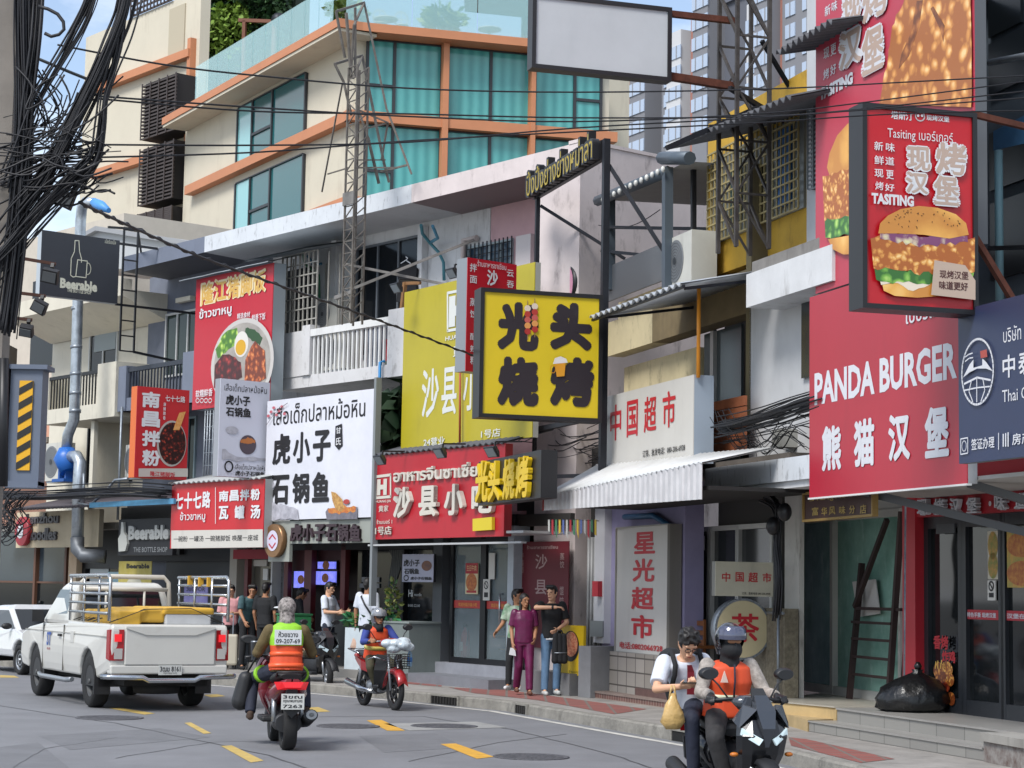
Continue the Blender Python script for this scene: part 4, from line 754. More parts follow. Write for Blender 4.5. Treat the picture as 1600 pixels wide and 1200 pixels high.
# ---------------------------------------------------------------- signs
def perp(fr,px,py,off,turn=90.0):
    p=fr.hit(px,py,off);return Fr(p.x,p.y,math.degrees(math.atan2(fr.sn,fr.cs))+turn)
class Sign:
    def __init__(s,name,label,fr,off,xl,yt,yb,xr,th,face,side,group='shop signs',cat='sign',rim=0.0,rimm=None):
        s.fr,s.off=fr,off;s.u0,s.z1=fr.uz(xl,yt,off);s.z0=fr.uz(xl,yb,off)[1];s.u1=fr.uz(xr,(yt+yb)/2,off)[0]
        s.T=Th(name,label,cat,fr,(s.u0,-off,s.z0),group)
        s.T.part('cabinet',MB().box(s.u0,s.u1,-off+.012,-off+th,s.z0,s.z1),side)
        s.T.part('face',MB().box(s.u0+rim,s.u1-rim,-off,-off+.014,s.z0+rim,s.z1-rim),face)
        if rim:
            r=MB();y0,y1=-off-.025,-off+.013
            r.box(s.u0,s.u0+rim,y0,y1,s.z0,s.z1);r.box(s.u1-rim,s.u1,y0,y1,s.z0,s.z1);r.box(s.u0+rim,s.u1-rim,y0,y1,s.z0,s.z0+rim);r.box(s.u0+rim,s.u1-rim,y0,y1,s.z1-rim,s.z1);s.T.part('rim',r,rimm or side)
        s.k=0
    def y(s):s.k+=1;return-s.off-.002-.0015*s.k
    def P(s,*pts):return[s.fr.uz(a,b,s.off)for a,b in pts]
    def txt(s,t,xl,yt,yb,xr,m,bold=.02,depth=0.0,shear=0,arc=0,parent=None,name='lettering'):
        u0,z1=s.fr.uz(xl,yt,s.off);z0=s.fr.uz(xl,yb,s.off)[1];u1=s.fr.uz(xr,(yt+yb)/2,s.off)[0]
        return s.T.part(name,MB().text(t,u0,z0,u1,z1,s.y(),bold,depth,0,shear,arc),m,parent)
    def row(s,items,m,bold=.03,depth=0.0,out=None,outb=.12):
        for t,xl,yt,yb,xr in items:
            if out:s.txt(t,xl-2,yt-2,yb+2,xr+2,out,outb)
            s.txt(t,xl,yt,yb,xr,m,bold,depth)
    def shape(s,name,pts,m,th=0.0,d=0.0):
        P=s.P(*pts);y=s.y()-d;return s.T.part(name,MB().prism(P,y,y+max(th,.001)+d),m)
    def disc(s,name,cx,cy,rx,ry,m,n=40,d=0.0):
        c=s.fr.uz(cx,cy,s.off);a=s.fr.uz(cx+rx,cy,s.off);b=s.fr.uz(cx,cy-ry,s.off);return s.T.part(name,MB().disc(c[0],c[1],abs(a[0]-c[0]),abs(b[1]-c[1]),s.y()-d,n),m)
    def ring(s,name,cx,cy,rx,ry,w,m,n=40,a0=0,a1=360):
        c=s.fr.uz(cx,cy,s.off);a=s.fr.uz(cx+rx,cy,s.off);b=s.fr.uz(cx,cy-ry,s.off);rx,ry=abs(a[0]-c[0]),abs(b[1]-c[1])
        full=a1-a0>=360;N=n if full else n+1
        return s.T.part(name,MB().line([(c[0]+rx*math.cos(R(a0+(a1-a0)*i/n)),c[1]+ry*math.sin(R(a0+(a1-a0)*i/n)))for i in range(N)],w,s.y(),0,full),m)
    def stroke(s,name,pts,w,m,closed=False):return s.T.part(name,MB().line(s.P(*pts),w,s.y(),0,closed),m)
RA=mat('#a82335',.4,var=.04,vs=1,dirt=.25,dc='#7d2834',ds=(1.5,1.5,.3),bump=.12,bs=2.2);RB=mat('#b5121f',.35,var=.04,vs=1,dirt=.2,dc='#8a1f28',ds=(1.5,1.5,.3),bump=.1,bs=2.5);PRINTW=mat('#cccdd2',.5,var=.03,vs=2);TAN=mat('#b09a8c',.5);WHT=mat('#cfd0d2',.5);SIDEG=mat('#8f9397',.4,metal=.5);BLK=mat('#17171a',.45)
BUN=foodmat('#f0c87c','#e0a650','#c4843a',2.6);FRY=foodmat('#f0cc8a','#dc9c4c','#a65c24',15);FRY2=foodmat('#efc88a','#d8954a','#a2602c',7);LETT=foodmat('#b5d670','#74ab44','#34682a',9);SLAW=foodmat('#d9d6a0','#c3ae98','#7a4268',12);SESAME=mat('#3a2616',.6);CREAMS=mat('#e0d2bd',.5)
def wav(pts0,pts1,n,amp,seed):
    """polygon between an upper and a lower outline, with ragged edges"""
    r_=random.Random(seed);out=[]
    for pts,sg in((pts0,1),(pts1[::-1],-1)):
        for(a,b),(c,d)in zip(pts,pts[1:]):
            for i in range(n):t=i/n;out.append((a+(c-a)*t+r_.uniform(-amp,amp)*.4,b+(d-b)*t+r_.uniform(-amp,amp)))
        out.append(pts[-1])
    return out
# --- panda sign and its soffit
S=Sign('shop_sign','huge red sign lettered PANDA BURGER over four white Chinese characters',NR,1.65,1265,465,778,1510,.12,RA,mat('#9b9c9e',.5))
S.txt('PANDA BURGER',1274,583,634,1497,PRINTW,.035);S.row([('熊',1285,667,737,1315),('猫',1335,657,731,1367),('汉',1389,649,722,1423),('堡',1446,638,717,1484)],PRINTW,.06);S.txt('เบอร์เกอร์',1417,480,507,1490,PRINTW,.01)
z=S.z0;S.T.part('soffit_panel',MB().box(S.u0+.05,S.u1+.9,-1.52,-.13,z+.04,z+.08),mat('#a9a6a1',.6,var=.06,dirt=.3));S.T.part('edge_strip',MB().box(S.u0-.015,S.u1+.01,-1.662,-1.6,z-.02,z),mat('#cfcfcd',.5));S.T.part('bracket',MB().bar((S.u1-1.2,-.15,z-.45),(S.u0+1.0,-1.4,z+.03),.09).bar((S.u1-.3,-.1,z-.3),(S.u1-.3,-1.45,z+.02),.08),mat('#55585c',.5))
# --- tall red billboard
S=Sign('billboard','tall red billboard with fried chicken picture and TASITING slogan, partly behind the bright light box',NR,1.42,1275,-160,459,1522,.15,mat('#b43a4c',.45,var=.06,vs=.6,dirt=.2,dc='#8a3a48',ds=(1,1,.3),bump=.15,bs=1.6),mat('#55585c',.5),'burger shop billboards','billboard')
S.row([('新',1289,11,27,1298),('味',1300,4,20,1309),('鲜',1288,45,62,1298),('道',1299,38,56,1309),('现',1288,77,94,1297),('更',1299,71,89,1308),('烤',1288,110,126,1297),('好',1299,103,119,1308)],PRINTW,.02)
S.txt('TASITING',1283,139,158,1335,PRINTW,.06,shear=0);S.row([('现',1318,-12,44,1347),('烤',1350,-22,40,1390),('汉',1314,55,114,1349),('堡',1350,52,122,1384)],TAN,.05,out=PRINTW,outb=.2)
S.shape('chicken_picture',wav([(1378,162),(1388,105),(1397,45),(1415,0),(1424,-70)],[(1521,168),(1521,60),(1520,-70)],5,4,3),FRY2);S.shape('chicken_shadow',[(1408,108),(1424,88),(1440,40),(1446,0),(1436,2),(1428,50),(1412,85)],foodmat('#b9783c','#96582a','#6e3c1c',8));S.shape('chicken_shadow',[(1478,66),(1480,40),(1462,10),(1458,14),(1472,44)],foodmat('#b9783c','#96582a','#6e3c1c',8))
S.shape('bun_picture',[(1296,262),(1300,240),(1312,212),(1328,194),(1345,185),(1345,270),(1300,274)],BUN);S.shape('chicken_picture',wav([(1289,274),(1345,262)],[(1292,345),(1345,338)],10,3,5),FRY);S.shape('lettuce_picture',wav([(1292,344),(1345,334)],[(1294,372),(1345,366)],10,4,6),LETT);S.shape('bun_picture',[(1298,374),(1345,366),(1345,397),(1322,398),(1306,390)],BUN)
# --- bright projecting light box
p=at(1525,330,19.5);LB=Fr(p.x,p.y,106.7)
S=Sign('light_box','bright red projecting light box with a burger picture and black frame',LB,0,1346,160,481,1526,.28,RB,BLK,'burger shop billboards','light box',.05,BLK)
S.row([('塔斯汀',1392,173,186,1426),('现烤汉堡',1447,179,188,1483)],WHT,.03);S.ring('emblem',1437,182,7,7,.012,WHT);S.disc('emblem',1434,181,2,2,WHT,12);S.disc('emblem',1440,181,2,2,WHT,12);S.txt('Tasiting เบอร์เกอร์',1386,199,219,1488,WHT,.0,arc=.0)
S.row([('新',1365,221,235,1379),('味',1383,223,237,1397),('鲜',1365,243,257,1380),('道',1382,245,258,1396),('现',1365,264,277,1379),('更',1383,266,280,1395),('烤',1366,284,297,1379),('好',1381,287,299,1396)],WHT,.02)
S.row([('现',1415,228,266,1452),('烤',1460,222,272,1508),('汉',1413,268,302,1448),('堡',1456,274,320,1496)],TAN,.05,out=WHT,outb=.2);S.txt('TASITING',1360,302,319,1426,WHT,.05)
S.shape('bun_picture',[(1376,446),(1378,455),(1395,463),(1430,466),(1470,463),(1500,455),(1505,440),(1440,436)],BUN);S.shape('sauce_picture',wav([(1370,434),(1450,440)],[(1374,446),(1400,444),(1424,456),(1450,446)],3,2,2),CREAMS);S.shape('lettuce_picture',wav([(1363,416),(1440,426),(1520,420)],[(1366,438),(1440,444),(1516,436)],9,5,7),LETT)
S.shape('chicken_picture',wav([(1358,370),(1440,376),(1520,372)],[(1362,420),(1440,428),(1521,424)],12,4,8),FRY);S.shape('slaw_picture',wav([(1372,364),(1440,370),(1508,370)],[(1372,374),(1440,386),(1510,380)],10,3,9),SLAW)
S.shape('bun_picture',[(1369,366),(1372,350),(1384,338),(1404,328),(1432,323),(1462,326),(1490,336),(1506,350),(1510,368),(1480,374),(1440,368),(1400,366)],BUN)
r_=random.Random(4);mb=MB()
for i in range(46):
    a,b=r_.uniform(1380,1500),r_.uniform(328,358)
    if((a-1440)/68)**2+((b-366)/42)**2>.95:continue
    c=LB.uz(a,b,0);t=r_.uniform(0,3);mb.poly([(c[0]+.011*math.cos(t)*q[0]-.005*math.sin(t)*q[1],-.05,c[1]+.011*math.sin(t)*q[0]+.005*math.cos(t)*q[1])for q in((-1,0),(0,-1),(1,0),(0,1))][::1])
S.T.part('sesame_picture',mb,SESAME);S.k+=12
S.shape('paper_picture',[(1455,408),(1503,416),(1519,440),(1519,470),(1450,462)],mat('#b5a08f',.6));INKR=mat('#4a2322',.6);S.row([('现烤汉堡',1463,423,436,1508),('味道更好',1462,440,453,1507)],INKR,.03)
S.T.part('hanger',MB().bar((S.u1,.1,S.z1+.02),(S.u1+2.2,.5,S.z1-.12),.06).bar((S.u1-.1,.1,S.z0+1.0),(S.u1+1.2,.35,S.z0-.6),.06),RUST)
# --- dark blue agency sign
NAVY=mat('#2a3350',.45,var=.05)
S=Sign('shop_sign','dark blue agency sign with a white globe and bridge emblem at the right edge',NR,1.85,1497,486,725,1700,.1,NAVY,mat('#6d7276',.5))
S.txt('บริษัท',1568,512,536,1596,PRINTW,.0);S.row([('中',1567,556,592,1587),('泰',1592,549,587,1616)],PRINTW,.03);S.txt('Thai C',1567,610,629,1606,PRINTW,.0);S.txt('签证办理',1519,686,704,1555,PRINTW,.02);S.txt('房产',1583,678,696,1612,PRINTW,.02)
S.stroke('divider',[(1562,677),(1562,702)],.012,PRINTW);S.stroke('icon',[(1503,686),(1514,684),(1514,708),(1503,710)],.012,PRINTW,True);S.ring('icon',1508.5,697,3.5,8,.01,PRINTW,20)
for x in(1570,1574,1578):S.stroke('icon',[(x,679-(x-1570)*.3),(x,697)],.02,PRINTW)
S.ring('emblem',1530,581,25,51,.022,PRINTW);S.shape('emblem',[(1508,590),(1518,570),(1524,562),(1524,575),(1538,571),(1538,560),(1544,566),(1554,580),(1544,576),(1530,576),(1518,582)],PRINTW);S.stroke('emblem',[(1510,600),(1530,590),(1551,594)],.02,PRINTW);S.stroke('emblem',[(1511,610),(1530,606),(1550,604)],.014,PRINTW);S.stroke('emblem',[(1530,592),(1530,628)],.014,PRINTW);S.stroke('emblem',[(1522,594),(1518,612),(1524,628)],.014,PRINTW);S.stroke('emblem',[(1540,592),(1543,610),(1537,627)],.014,PRINTW)
S.shape('emblem',[(1536,549),(1546,546),(1547,558),(1537,560)],mat('#a3463c',.5));S.stroke('emblem',[(1513,558),(1518,554),(1524,552)],.012,PRINTW);S.stroke('emblem',[(1513,565),(1519,560),(1525,559)],.012,PRINTW)
# --- brown wooden signboard under the panda sign
S=Sign('shop_sign','brown wooden board with gilt characters hanging under the red panda sign',GS,1.5,1256,770,816,1366,.05,mat('#3e2420',.5),mat('#8a6f3a',.5),rim=.03,rimm=mat('#8a6f3a',.5));GILT=mat('#a58c48',.5)
S.row([('富',1269,793,806,1279),('华',1284,793,806,1293),('风',1296,792,805,1306),('味',1312,791,804,1322),('分',1328,790,803,1337),('店',1345,789,803,1355)],GILT,.02);S.txt('ร้านฟู่หัว',1266,775,786,1325,GILT,.01)
# --- supermarket signs
SMW=mat('#bdbab4',.5,var=.04,vs=1.2,dirt=.2,dc='#8d8781');REDT=mat('#b3202c',.5)
S=Sign('shop_sign','long white supermarket sign with four red characters above the ribbed awning',M1,.85,940,622,744,1083,.3,SMW,mat('#8f9aa6',.5))
S.row([('中',954,634,690,971),('国',980,627,684,997),('超',1007,621,677,1026),('市',1036,613,670,1056)],REDT,.03);S.txt('订货、批发电话：080-206-6928',1005,704,715,1071,INK,.02)
S=Sign('shop_sign','tall white vertical sign with four stacked red characters and a phone number',M1,.22,964,824,1019,1045,.2,SMW,mat('#77736d',.5),rim=.02,rimm=mat('#8f8c86',.5))
S.row([('星',991,832,866,1024),('光',989,873,909,1023),('超',987,917,952,1022),('市',987,960,996,1022)],REDT,.04);S.txt('电话:0802066928',969,1002,1013,1036,REDT,.03)
TF=perp(M1,1118,930,.55)
S=Sign('shop_sign','small cream supermarket sign fixed above the round tea sign',TF,0,1118,877,931,1208,.12,mat('#b9b5a2',.5,var=.06,dirt=.3),mat('#7d7b74',.5));S.row([('中',1128,894,909,1141),('国',1149,894,909,1162),('超',1169,894,910,1184),('市',1191,895,910,1205)],REDT,.03);S.txt('订货、批发电话 080-206-6928',1159,925,929,1203,INK,.02)
c=TF.uz(1161,983,0);r=abs(TF.uz(1204,983,0)[0]-c[0]);T=Th('round_sign','round cream tea sign with one red character and steel rim','sign',TF,(c[0],0,c[1]-r),'shop signs')
T.part('drum',MB().lathe([(r,.0),(r,.16)],(c[0],0,c[1]),'y',48),GALV);T.part('face',MB().disc(c[0],c[1],r*.95,r*.95,-.004,48),mat('#bdb18d',.45,var=.05));T.part('rim',MB().line([(c[0]+r*.98*math.cos(R(k*7.5)),c[1]+r*.98*math.sin(R(k*7.5)))for k in range(48)],.03,-.006,0,True),GALV);a=TF.uz(1142,958,0);b=TF.uz(1186,1004,0);T.part('lettering',MB().text('茶',a[0],b[1],b[0],a[1],-.009,.03),REDT)
# --- red raised letter sign of the snack shop
S=Sign('shop_sign','wide red snack shop sign with raised white characters and an H emblem',PD,1.15,582,713,843,788,.15,mat('#a81826',.45,var=.06,vs=1.2,dirt=.3,dc='#7a1e28',ds=(1.5,1.5,.3),bump=.1,bs=2),mat('#7d1a20',.5));CL=mat('#c2bdb2',.5)
S.txt('อาหารจีนซาเซี่ยน',619,732,754,765,CL,.02,.05);S.row([('沙',621,762,810,647),('县',661,760,808,688),('小',701,757,806,730),('吃',744,756,803,776)],CL,.05,.08)
S.stroke('emblem',[(588,745),(611,742),(611,776),(588,778)],.05,CL,True);S.txt('H',592,749,774,607,CL,.08);S.txt('HUANG JIA',588,782,787,612,CL,.02);S.txt('黄家',593,790,800,608,CL,.02);S.txt('ร้านเบอร์ 1',590,812,819,614,CL,.01);S.txt('1号店',589,823,836,614,CL,.02,.02)
S.shape('yellow_plate',[(744,811),(774,808),(774,828),(744,830)],mat('#c9b524',.5),.01,.05);S.txt('ก๋วยเตี๋ยว',748,816,824,770,mat('#d9cf9a',.5),.0);S.T.part('lower_rail',MB().box(S.u0,S.u1+.6,-1.2,-1.1,S.z0-.12,S.z0-.09).box(S.u0,S.u1+.5,-1.1,-.2,S.z0+.05,S.z0+.09),mat('#a9aaab',.5))
corrugated(S.T,(S.u0,-1.2,S.z1+.02),(S.u1,-1.2,S.z1+.02),(S.u1,-.2,S.z1+.3),(S.u0,-.2,S.z1+.3),24,.02,ROOFM,'canopy_roof')
def flood(name_label,fr,px,py,off,turn=0,tilt=35,group='flood lamps over the signs',s=1.0,arm=.5):
    u,z=fr.uz(px,py,off);y=-off;T=Th('flood_lamp',name_label,'lamp',fr,(u,y,z),group);M=Matrix.Translation((u,y,z))@Matrix.Rotation(R(turn),4,'Z')@Matrix.Rotation(R(tilt),4,'X')
    T.part('housing',MB().loft([[(-.13*s,-.02,-.09*s),(.13*s,-.02,-.09*s),(.13*s,-.02,.09*s),(-.13*s,-.02,.09*s)],[(-.14*s,.0,-.1*s),(.14*s,.0,-.1*s),(.14*s,.0,.1*s),(-.14*s,.0,.1*s)],[(-.07*s,.09*s,-.05*s),(.07*s,.09*s,-.05*s),(.07*s,.09*s,.05*s),(-.07*s,.09*s,.05*s)]],0,False).xf(M),mat('#232528',.45));T.part('glass',MB().box(-.11*s,.11*s,-.026,-.021,-.075*s,.075*s).xf(M),mat('#7f868a',.2));T.part('bracket',MB().bar((u,y+.05,z),(u,y+.06,z+.16*s),.025).bar((u,y+.06,z+.16*s),(u,y+arm,z+.18*s),.025),BLK);return T
flood('black flood lamp at the left end of the red snack shop sign',PD,593,719,1.7);flood('black flood lamp over the middle of the red snack shop sign',PD,687,708,1.7)
flood('black flood lamp standing above the yellow grill letters',M1,768,706,2.3,20);flood('black flood lamp above the yellow billboard beside the hanging shirt',PD,619,450,1.3);flood('black flood lamp left of the narrow red menu sign',PD,706,427,1.3)
# --- yellow grill letters
S=Sign('shop_sign','black sign with four raised bright yellow characters beside the red snack sign',M1,2.25,748,722,790,845,.25,BLK,BLK);YEL=mat('#d6b413',.45)
S.row([('光',750,722,786,769),('头',770,722,785,788),('烧',793,719,782,811),('烤',814,715,779,833)],YEL,.06,.07)
# --- big yellow grill light box (its mascot is left out)
YF=perp(M1,941,550,1.15)
S=Sign('light_box','big square yellow grill light box with heavy dark characters and black frame',YF,0,751,449,652,941,.32,mat('#c9b01c',.4,var=.05,vs=1.2,bump=.08,bs=2),BLK,rim=.06,rimm=BLK,cat='light box');DK=mat('#241c22',.5)
S.row([('光',778,470,546,842),('头',860,471,546,925),('烧',778,556,634,842),('烤',860,556,634,928)],DK,.1)
for x,yy in((824,470),(835,467)):
    S.stroke('skewer_picture',[(x,yy),(x,yy+60)],.012,mat('#8a6a4a',.5))
    for k,cc in enumerate(('#c9b9a8','#a3342a','#b0524a','#c98a4a','#9c2a24')):S.disc('kebab_picture',x,yy+12+k*9,5,5,mat(cc,.5),14)
S.shape('mug_picture',[(866,568),(883,566),(881,588),(869,589)],mat('#c98a1e',.5));S.shape('foam_picture',[(863,569),(866,560),(875,557),(884,561),(886,567)],mat('#cfc9c6',.5));S.ring('mug_picture',863,577,4,6,.012,mat('#c98a1e',.5),20)
# sign frame of steel posts
T=Th('sign_frame','black steel sign frame of posts and braces carrying the yellow light box','frame',M1,(mu(941,745,1.0),-1.0,mz(941,745,1.0)))
ux=mu(944,500,1.0);T.part('post',MB().bar((ux,-1.0,mz(944,745,1.0)),(ux,-1.0,mz(940,222,1.0)),.1),STEEL);ul=mu(840,330,1.0);T.part('post',MB().bar((ul,-1.0,mz(840,452,1.0)),(ul,-1.0,mz(840,300,1.0)),.07),STEEL)
T.part('brace',MB().bar((ul,-.95,mz(842,320,1.0)),(ul+.5,.4,mz(842,320,1.0)-.9),.05),STEEL);T.part('brace',MB().bar((ux,-.95,mz(944,260,1.0)),(ux+.6,.6,mz(944,260,1.0)-2.6),.06),STEEL);T.part('rail',MB().bar((mu(833,660,1.0),-1.0,mz(835,672,1.0)),(ux,-1.0,mz(940,650,1.0)),.08),STEEL);T.part('rail',MB().bar((mu(848,738,1.0),-1.0,mz(848,745,1.0)),(ux,-1.0,mz(944,742,1.0)),.06),STEEL);T.part('post',MB().bar((mu(835,700,1.0),-1.0,mz(835,672,1.0)),(mu(835,700,1.0),-1.0,mz(835,720,1.0)),.06),STEEL)
S=Sign('shop_sign','row of yellow Thai letters on black along the top of the steel frame',M1,1.05,833,284,312,938,.08,BLK,BLK);S.txt('ปิ้งปิ้งย่างย่างหม่าล่า',833,268,311,938,BLK,.07,.12);S.k+=80;S.txt('ปิ้งปิ้งย่างย่างหม่าล่า',834,271,308,936,mat('#a8922a',.5),.0)
# --- blank white billboard on lattice tower
WF=perp(M1,1150,100,.6)
S=Sign('billboard','blank pale grey billboard in a dark frame high above the street',WF,0,832,-12,106,1049,.18,mat('#b3b7ba',.5,var=.05,vs=1.2,dirt=.15,dc='#8f9498'),BLK,'rooftop billboards','billboard',.055,BLK)
b0,b1=WF.uz(1140,100,0)[0],WF.uz(1190,100,0)[0]
S.T.part('arm',MB().bar((S.u1,.1,S.z1-.05),(b0+.1,.1,S.z1-.05),.08),RUST);S.T.part('arm',MB().bar((S.u1,.1,S.z0+.1),(b0+.1,.1,S.z0+.05),.1),RUST)
T=Th('lattice_tower','dark steel lattice mast holding the blank billboard on the roof edge','mast',WF,(b0,.1,mz(1160,420)))
LTS=mat('#45403d',.6,metal=.4,var=.4,vs=5);zb_,zt_=mz(1150,418),mz(1150,-120);W=b1-b0
for(dx,dy)in((0,-.25),(W,-.25),(0,.35),(W,.35)):T.part('leg',MB().bar((b0+dx,dy,zb_),(b0+dx,dy,zt_),.05),LTS)
g=MB();n=7
for i in range(n):
    za,zc=zb_+(zt_-zb_)*i/n,zb_+(zt_-zb_)*(i+1)/n
    for y in(-.25,.35):g.bar((b0,y,za),(b0+W,y,zc),.028)if i%2 else g.bar((b0+W,y,za),(b0,y,zc),.028);g.bar((b0,y,zc),(b0+W,y,zc),.028)
    for x in(b0,b0+W):g.bar((x,-.25,za),(x,.35,zc),.035)
T.part('bracing',g,LTS);T.part('strut',MB().bar((b0,0,zb_+2.2),(b0+W+1.2,.6,zb_+1.7),.06).bar((b0+W,0,zb_+2.9),(b0+W+1.2,.6,zb_+1.75),.05).bar((b0-.9,0,zb_+1.3),(b0+W,.1,zb_+2.0),.07),STEEL)
# --- yellow snack billboard
S=Sign('billboard','large olive yellow snack billboard with white characters behind the square light box',PD,.8,632,457,703,833,.12,mat('#a89b1e',.45,var=.06,vs=.8,dirt=.25,dc='#7d7428',ds=(1.2,1.2,.3),bump=.12,bs=2),mat('#a7a79f',.5),'burger and snack billboards','billboard');WY=mat('#c9cbc6',.5)
S.row([('沙',660,578,654,686),('县',691,575,650,714),('小',725,572,643,748),('吃',757,568,638,784)],WY,.03);S.stroke('emblem',[(700,458),(738,450),(738,510),(700,517)],.05,WY,True);S.txt('H',706,463,511,732,WY,.1);S.txt('HUANG JIA',697,526,535,742,WY,.02);S.txt('黄家',709,540,558,738,WY,.02);S.txt('24营业',663,685,698,696,WY,.03);S.txt('1号店',753,672,685,783,WY,.02)
S.T.part('pole',MB().tube([(PD.uz(720,690,.86)[0],-.88,PD.uz(720,695,.86)[1]),(PD.uz(720,590,.86)[0],-.88,PD.uz(720,560,.86)[1])],.02),mat('#9c4a2c',.6))
# --- narrow red hanging sign
VF=perp(U,806,490,1.5)
S=Sign('shop_sign','narrow red vertical menu sign in a silver case above the yellow light box corner',VF,0,731,402,580,806,.28,mat('#b01626',.4),SIDEG)
S.row([('拌',734,411,424,745),('面',734,430,442,745),('蒸',734,465,478,745),('饺',734,484,496,745),('酸',734,520,531,745),('辣',734,539,550,745),('粉',734,556,569,745),('云',791,421,432,802),('吞',791,438,449,802),('县',760,455,480,777)],WHT,.02);S.txt('沙',760,421,446,777,WHT,.04);S.txt('ร้านอาหารซาเซียน',745,406,416,790,WHT,.0)
pk=perp(U,890,440,.7);c=M1.uz(886,445,.4);T=Th('round_sign','round pink sign peeping over the top of the yellow light box','sign',M1,(c[0],-.4,c[1]),'shop signs');T.part('drum',MB().lathe([(.34,.0),(.34,.14)],(c[0],-.4,c[1]),'y',32),BLK);T.part('face',MB().disc(c[0],c[1],.31,.31,-.405,32),mat('#c98aa3',.5));T.part('eyes',MB().disc(c[0]-.08,c[1]+.05,.05,.035,-.408,16).disc(c[0]+.1,c[1]+.05,.05,.035,-.408,16),BLK)
# --- tiger fish signs
S=Sign('shop_sign','large white fish pot sign with black brush characters and Thai heading',U,1.0,418,627,813,583,.15,mat('#c6c7cf',.5,var=.05,vs=1.5,c2='#d2d3da'),mat('#7f8684',.5));BR=mat('#1b1a1d',.6);PKF=mat('#b5606a',.5);GRK=mat('#8b8a92',.6,vs=6,c2='#b5b4bc')
S.txt('เสือเด็กปลาหม้อหิน',428,634,665,571,BR,.01);S.row([('虎',427,679,727,454),('小',459,676,724,485),('子',490,673,722,517),('石',425,743,789,452),('锅',458,740,787,484),('鱼',489,738,785,515)],BR,.06);S.shape('brush_mark',[(525,666),(535,662),(536,696),(530,703),(524,696)],BR);S.row([('甘',526,668,678,534),('氏',526,684,696,534)],WHT,.02)
S.shape('rock_picture',wav([(417,785),(440,788),(466,796)],[(417,812),(440,812),(468,811)],4,2,3),GRK);S.shape('rock_picture',[(417,742),(426,746),(430,760),(420,772),(417,770)],GRK)
S.shape('pot_picture',[(510,800),(514,794),(535,797),(560,792),(560,811),(512,812)],mat('#5b5862',.6,vs=9,c2='#77747c'));S.shape('stew_picture',wav([(514,797),(535,790),(558,792)],[(515,801),(535,803),(557,799)],5,2,4),mat('#a3482a',.5,vs=20,c2='#c98a3a'));S.shape('fish_picture',[(519,768),(526,770),(536,780),(540,794),(534,800),(526,796),(521,782)],mat('#8a5a30',.5,vs=25,c2='#c9a05a'));S.disc('mushroom_picture',543,784,5,4,mat('#a33a34',.5),14)
for k in range(7):S.disc('blossom_picture',421+k*4.3,650-(k*37%11)*1.6,2.4,2.4,PKF,8)
S.stroke('branch_picture',[(419,664),(430,648),(446,634),(452,630)],.012,mat('#4c3a3c',.6));z0s,z1s=S.z0,S.z1
S.T.part('side_post',MB().box(S.u1,S.u1+.07,-1.02,-.9,S.z0-1.6,S.z1+.2),mat('#777c7e',.5))
B=Sign('shop_sign','grey board with dark raised fish pot characters below the white fish sign',U,.95,417,815,850,582,.12,mat('#8e918a',.6,var=.05),mat('#6c6f6a',.5));DB=mat('#34232a',.5)
B.row([(c,457+k*18.6,819,846,474+k*18.6)for k,c in enumerate('虎小子石锅鱼')],DB,.08,.05)
c=U.uz(433,845,1.0);r=abs(U.uz(447,845,1.0)[0]-c[0]);T=Th('round_sign','round gold rimmed emblem sign at the left end of the grey fish pot board','sign',U,(c[0],-1.0,c[1]),'shop signs');T.part('backing',MB().box(c[0]-r*1.1,c[0]+r*1.25,-.97,-.9,c[1]-r*1.25,c[1]+.1),mat('#8e918a',.6));T.part('drum',MB().lathe([(r,.0),(r,.12)],(c[0],-1.1,c[1]),'y',40),mat('#8c6a4a',.35,metal=.6));T.part('face',MB().disc(c[0],c[1],r*.62,r*.62,-1.108,36),mat('#c4bfd0',.5));RDB=mat('#b0323c',.5);T.part('emblem',MB().line([(c[0]-r*.35,c[1]+r*.1),(c[0],c[1]+r*.35),(c[0]+r*.35,c[1]+r*.1)],.03,-1.112),RDB);T.part('emblem',MB().line([(c[0]-r*.35,c[1]-r*.2),(c[0],c[1]-r*.45),(c[0]+r*.35,c[1]-r*.15)],.03,-1.112),RDB)
F2=perp(U,419,660,.9)
S=Sign('light_box','narrow white fish pot light box left of the large white fish sign',F2,0,345,591,744,420,.2,mat('#c3c4d0',.5),mat('#8d9096',.5),cat='light box');S.txt('เสือเด็กปลาหม้อหิน',351,598,610,417,BR,.0);S.row([('虎小子',353,616,632,391),('石锅鱼',353,635,650,392)],BR,.05);S.disc('pot_picture',387,695,13,15,mat('#4c4048',.6));S.shape('stew_picture',wav([(375,688),(387,684),(399,688)],[(376,692),(387,694),(398,692)],4,1,1),mat('#b06a34',.5));S.shape('rock_picture',wav([(346,700),(370,712),(418,716)],[(346,718),(370,720),(418,720)],4,3,6),GRK);S.disc('rock_picture',362,672,10,6,GRK);S.ring('emblem',357,729,6,8,.03,BR,24);S.txt('เสือเด็กปลาหม้อหิน',367,724,733,415,BR,.0);S.txt('虎小子石锅鱼',367,735,743,413,BR,.05)
hs=Sign('hanging_sign','small pale fish pot sign hanging in front of the dark restaurant window',U,.1,629,866,909,677,.06,mat('#a5a6b8',.5),BLK,cat='sign');hs.txt('虎小子',631,874,885,656,BR,.06);hs.txt('石锅鱼',632,888,897,655,BR,.06);hs.disc('picture',667,884,8,8,mat('#5a4a4c',.6,vs=12,c2='#8a5a3a'));hs.ring('emblem',635,903,3.5,4,.02,BR,16);hs.txt('虎小子石锅鱼',642,901,906,675,BR,.04)
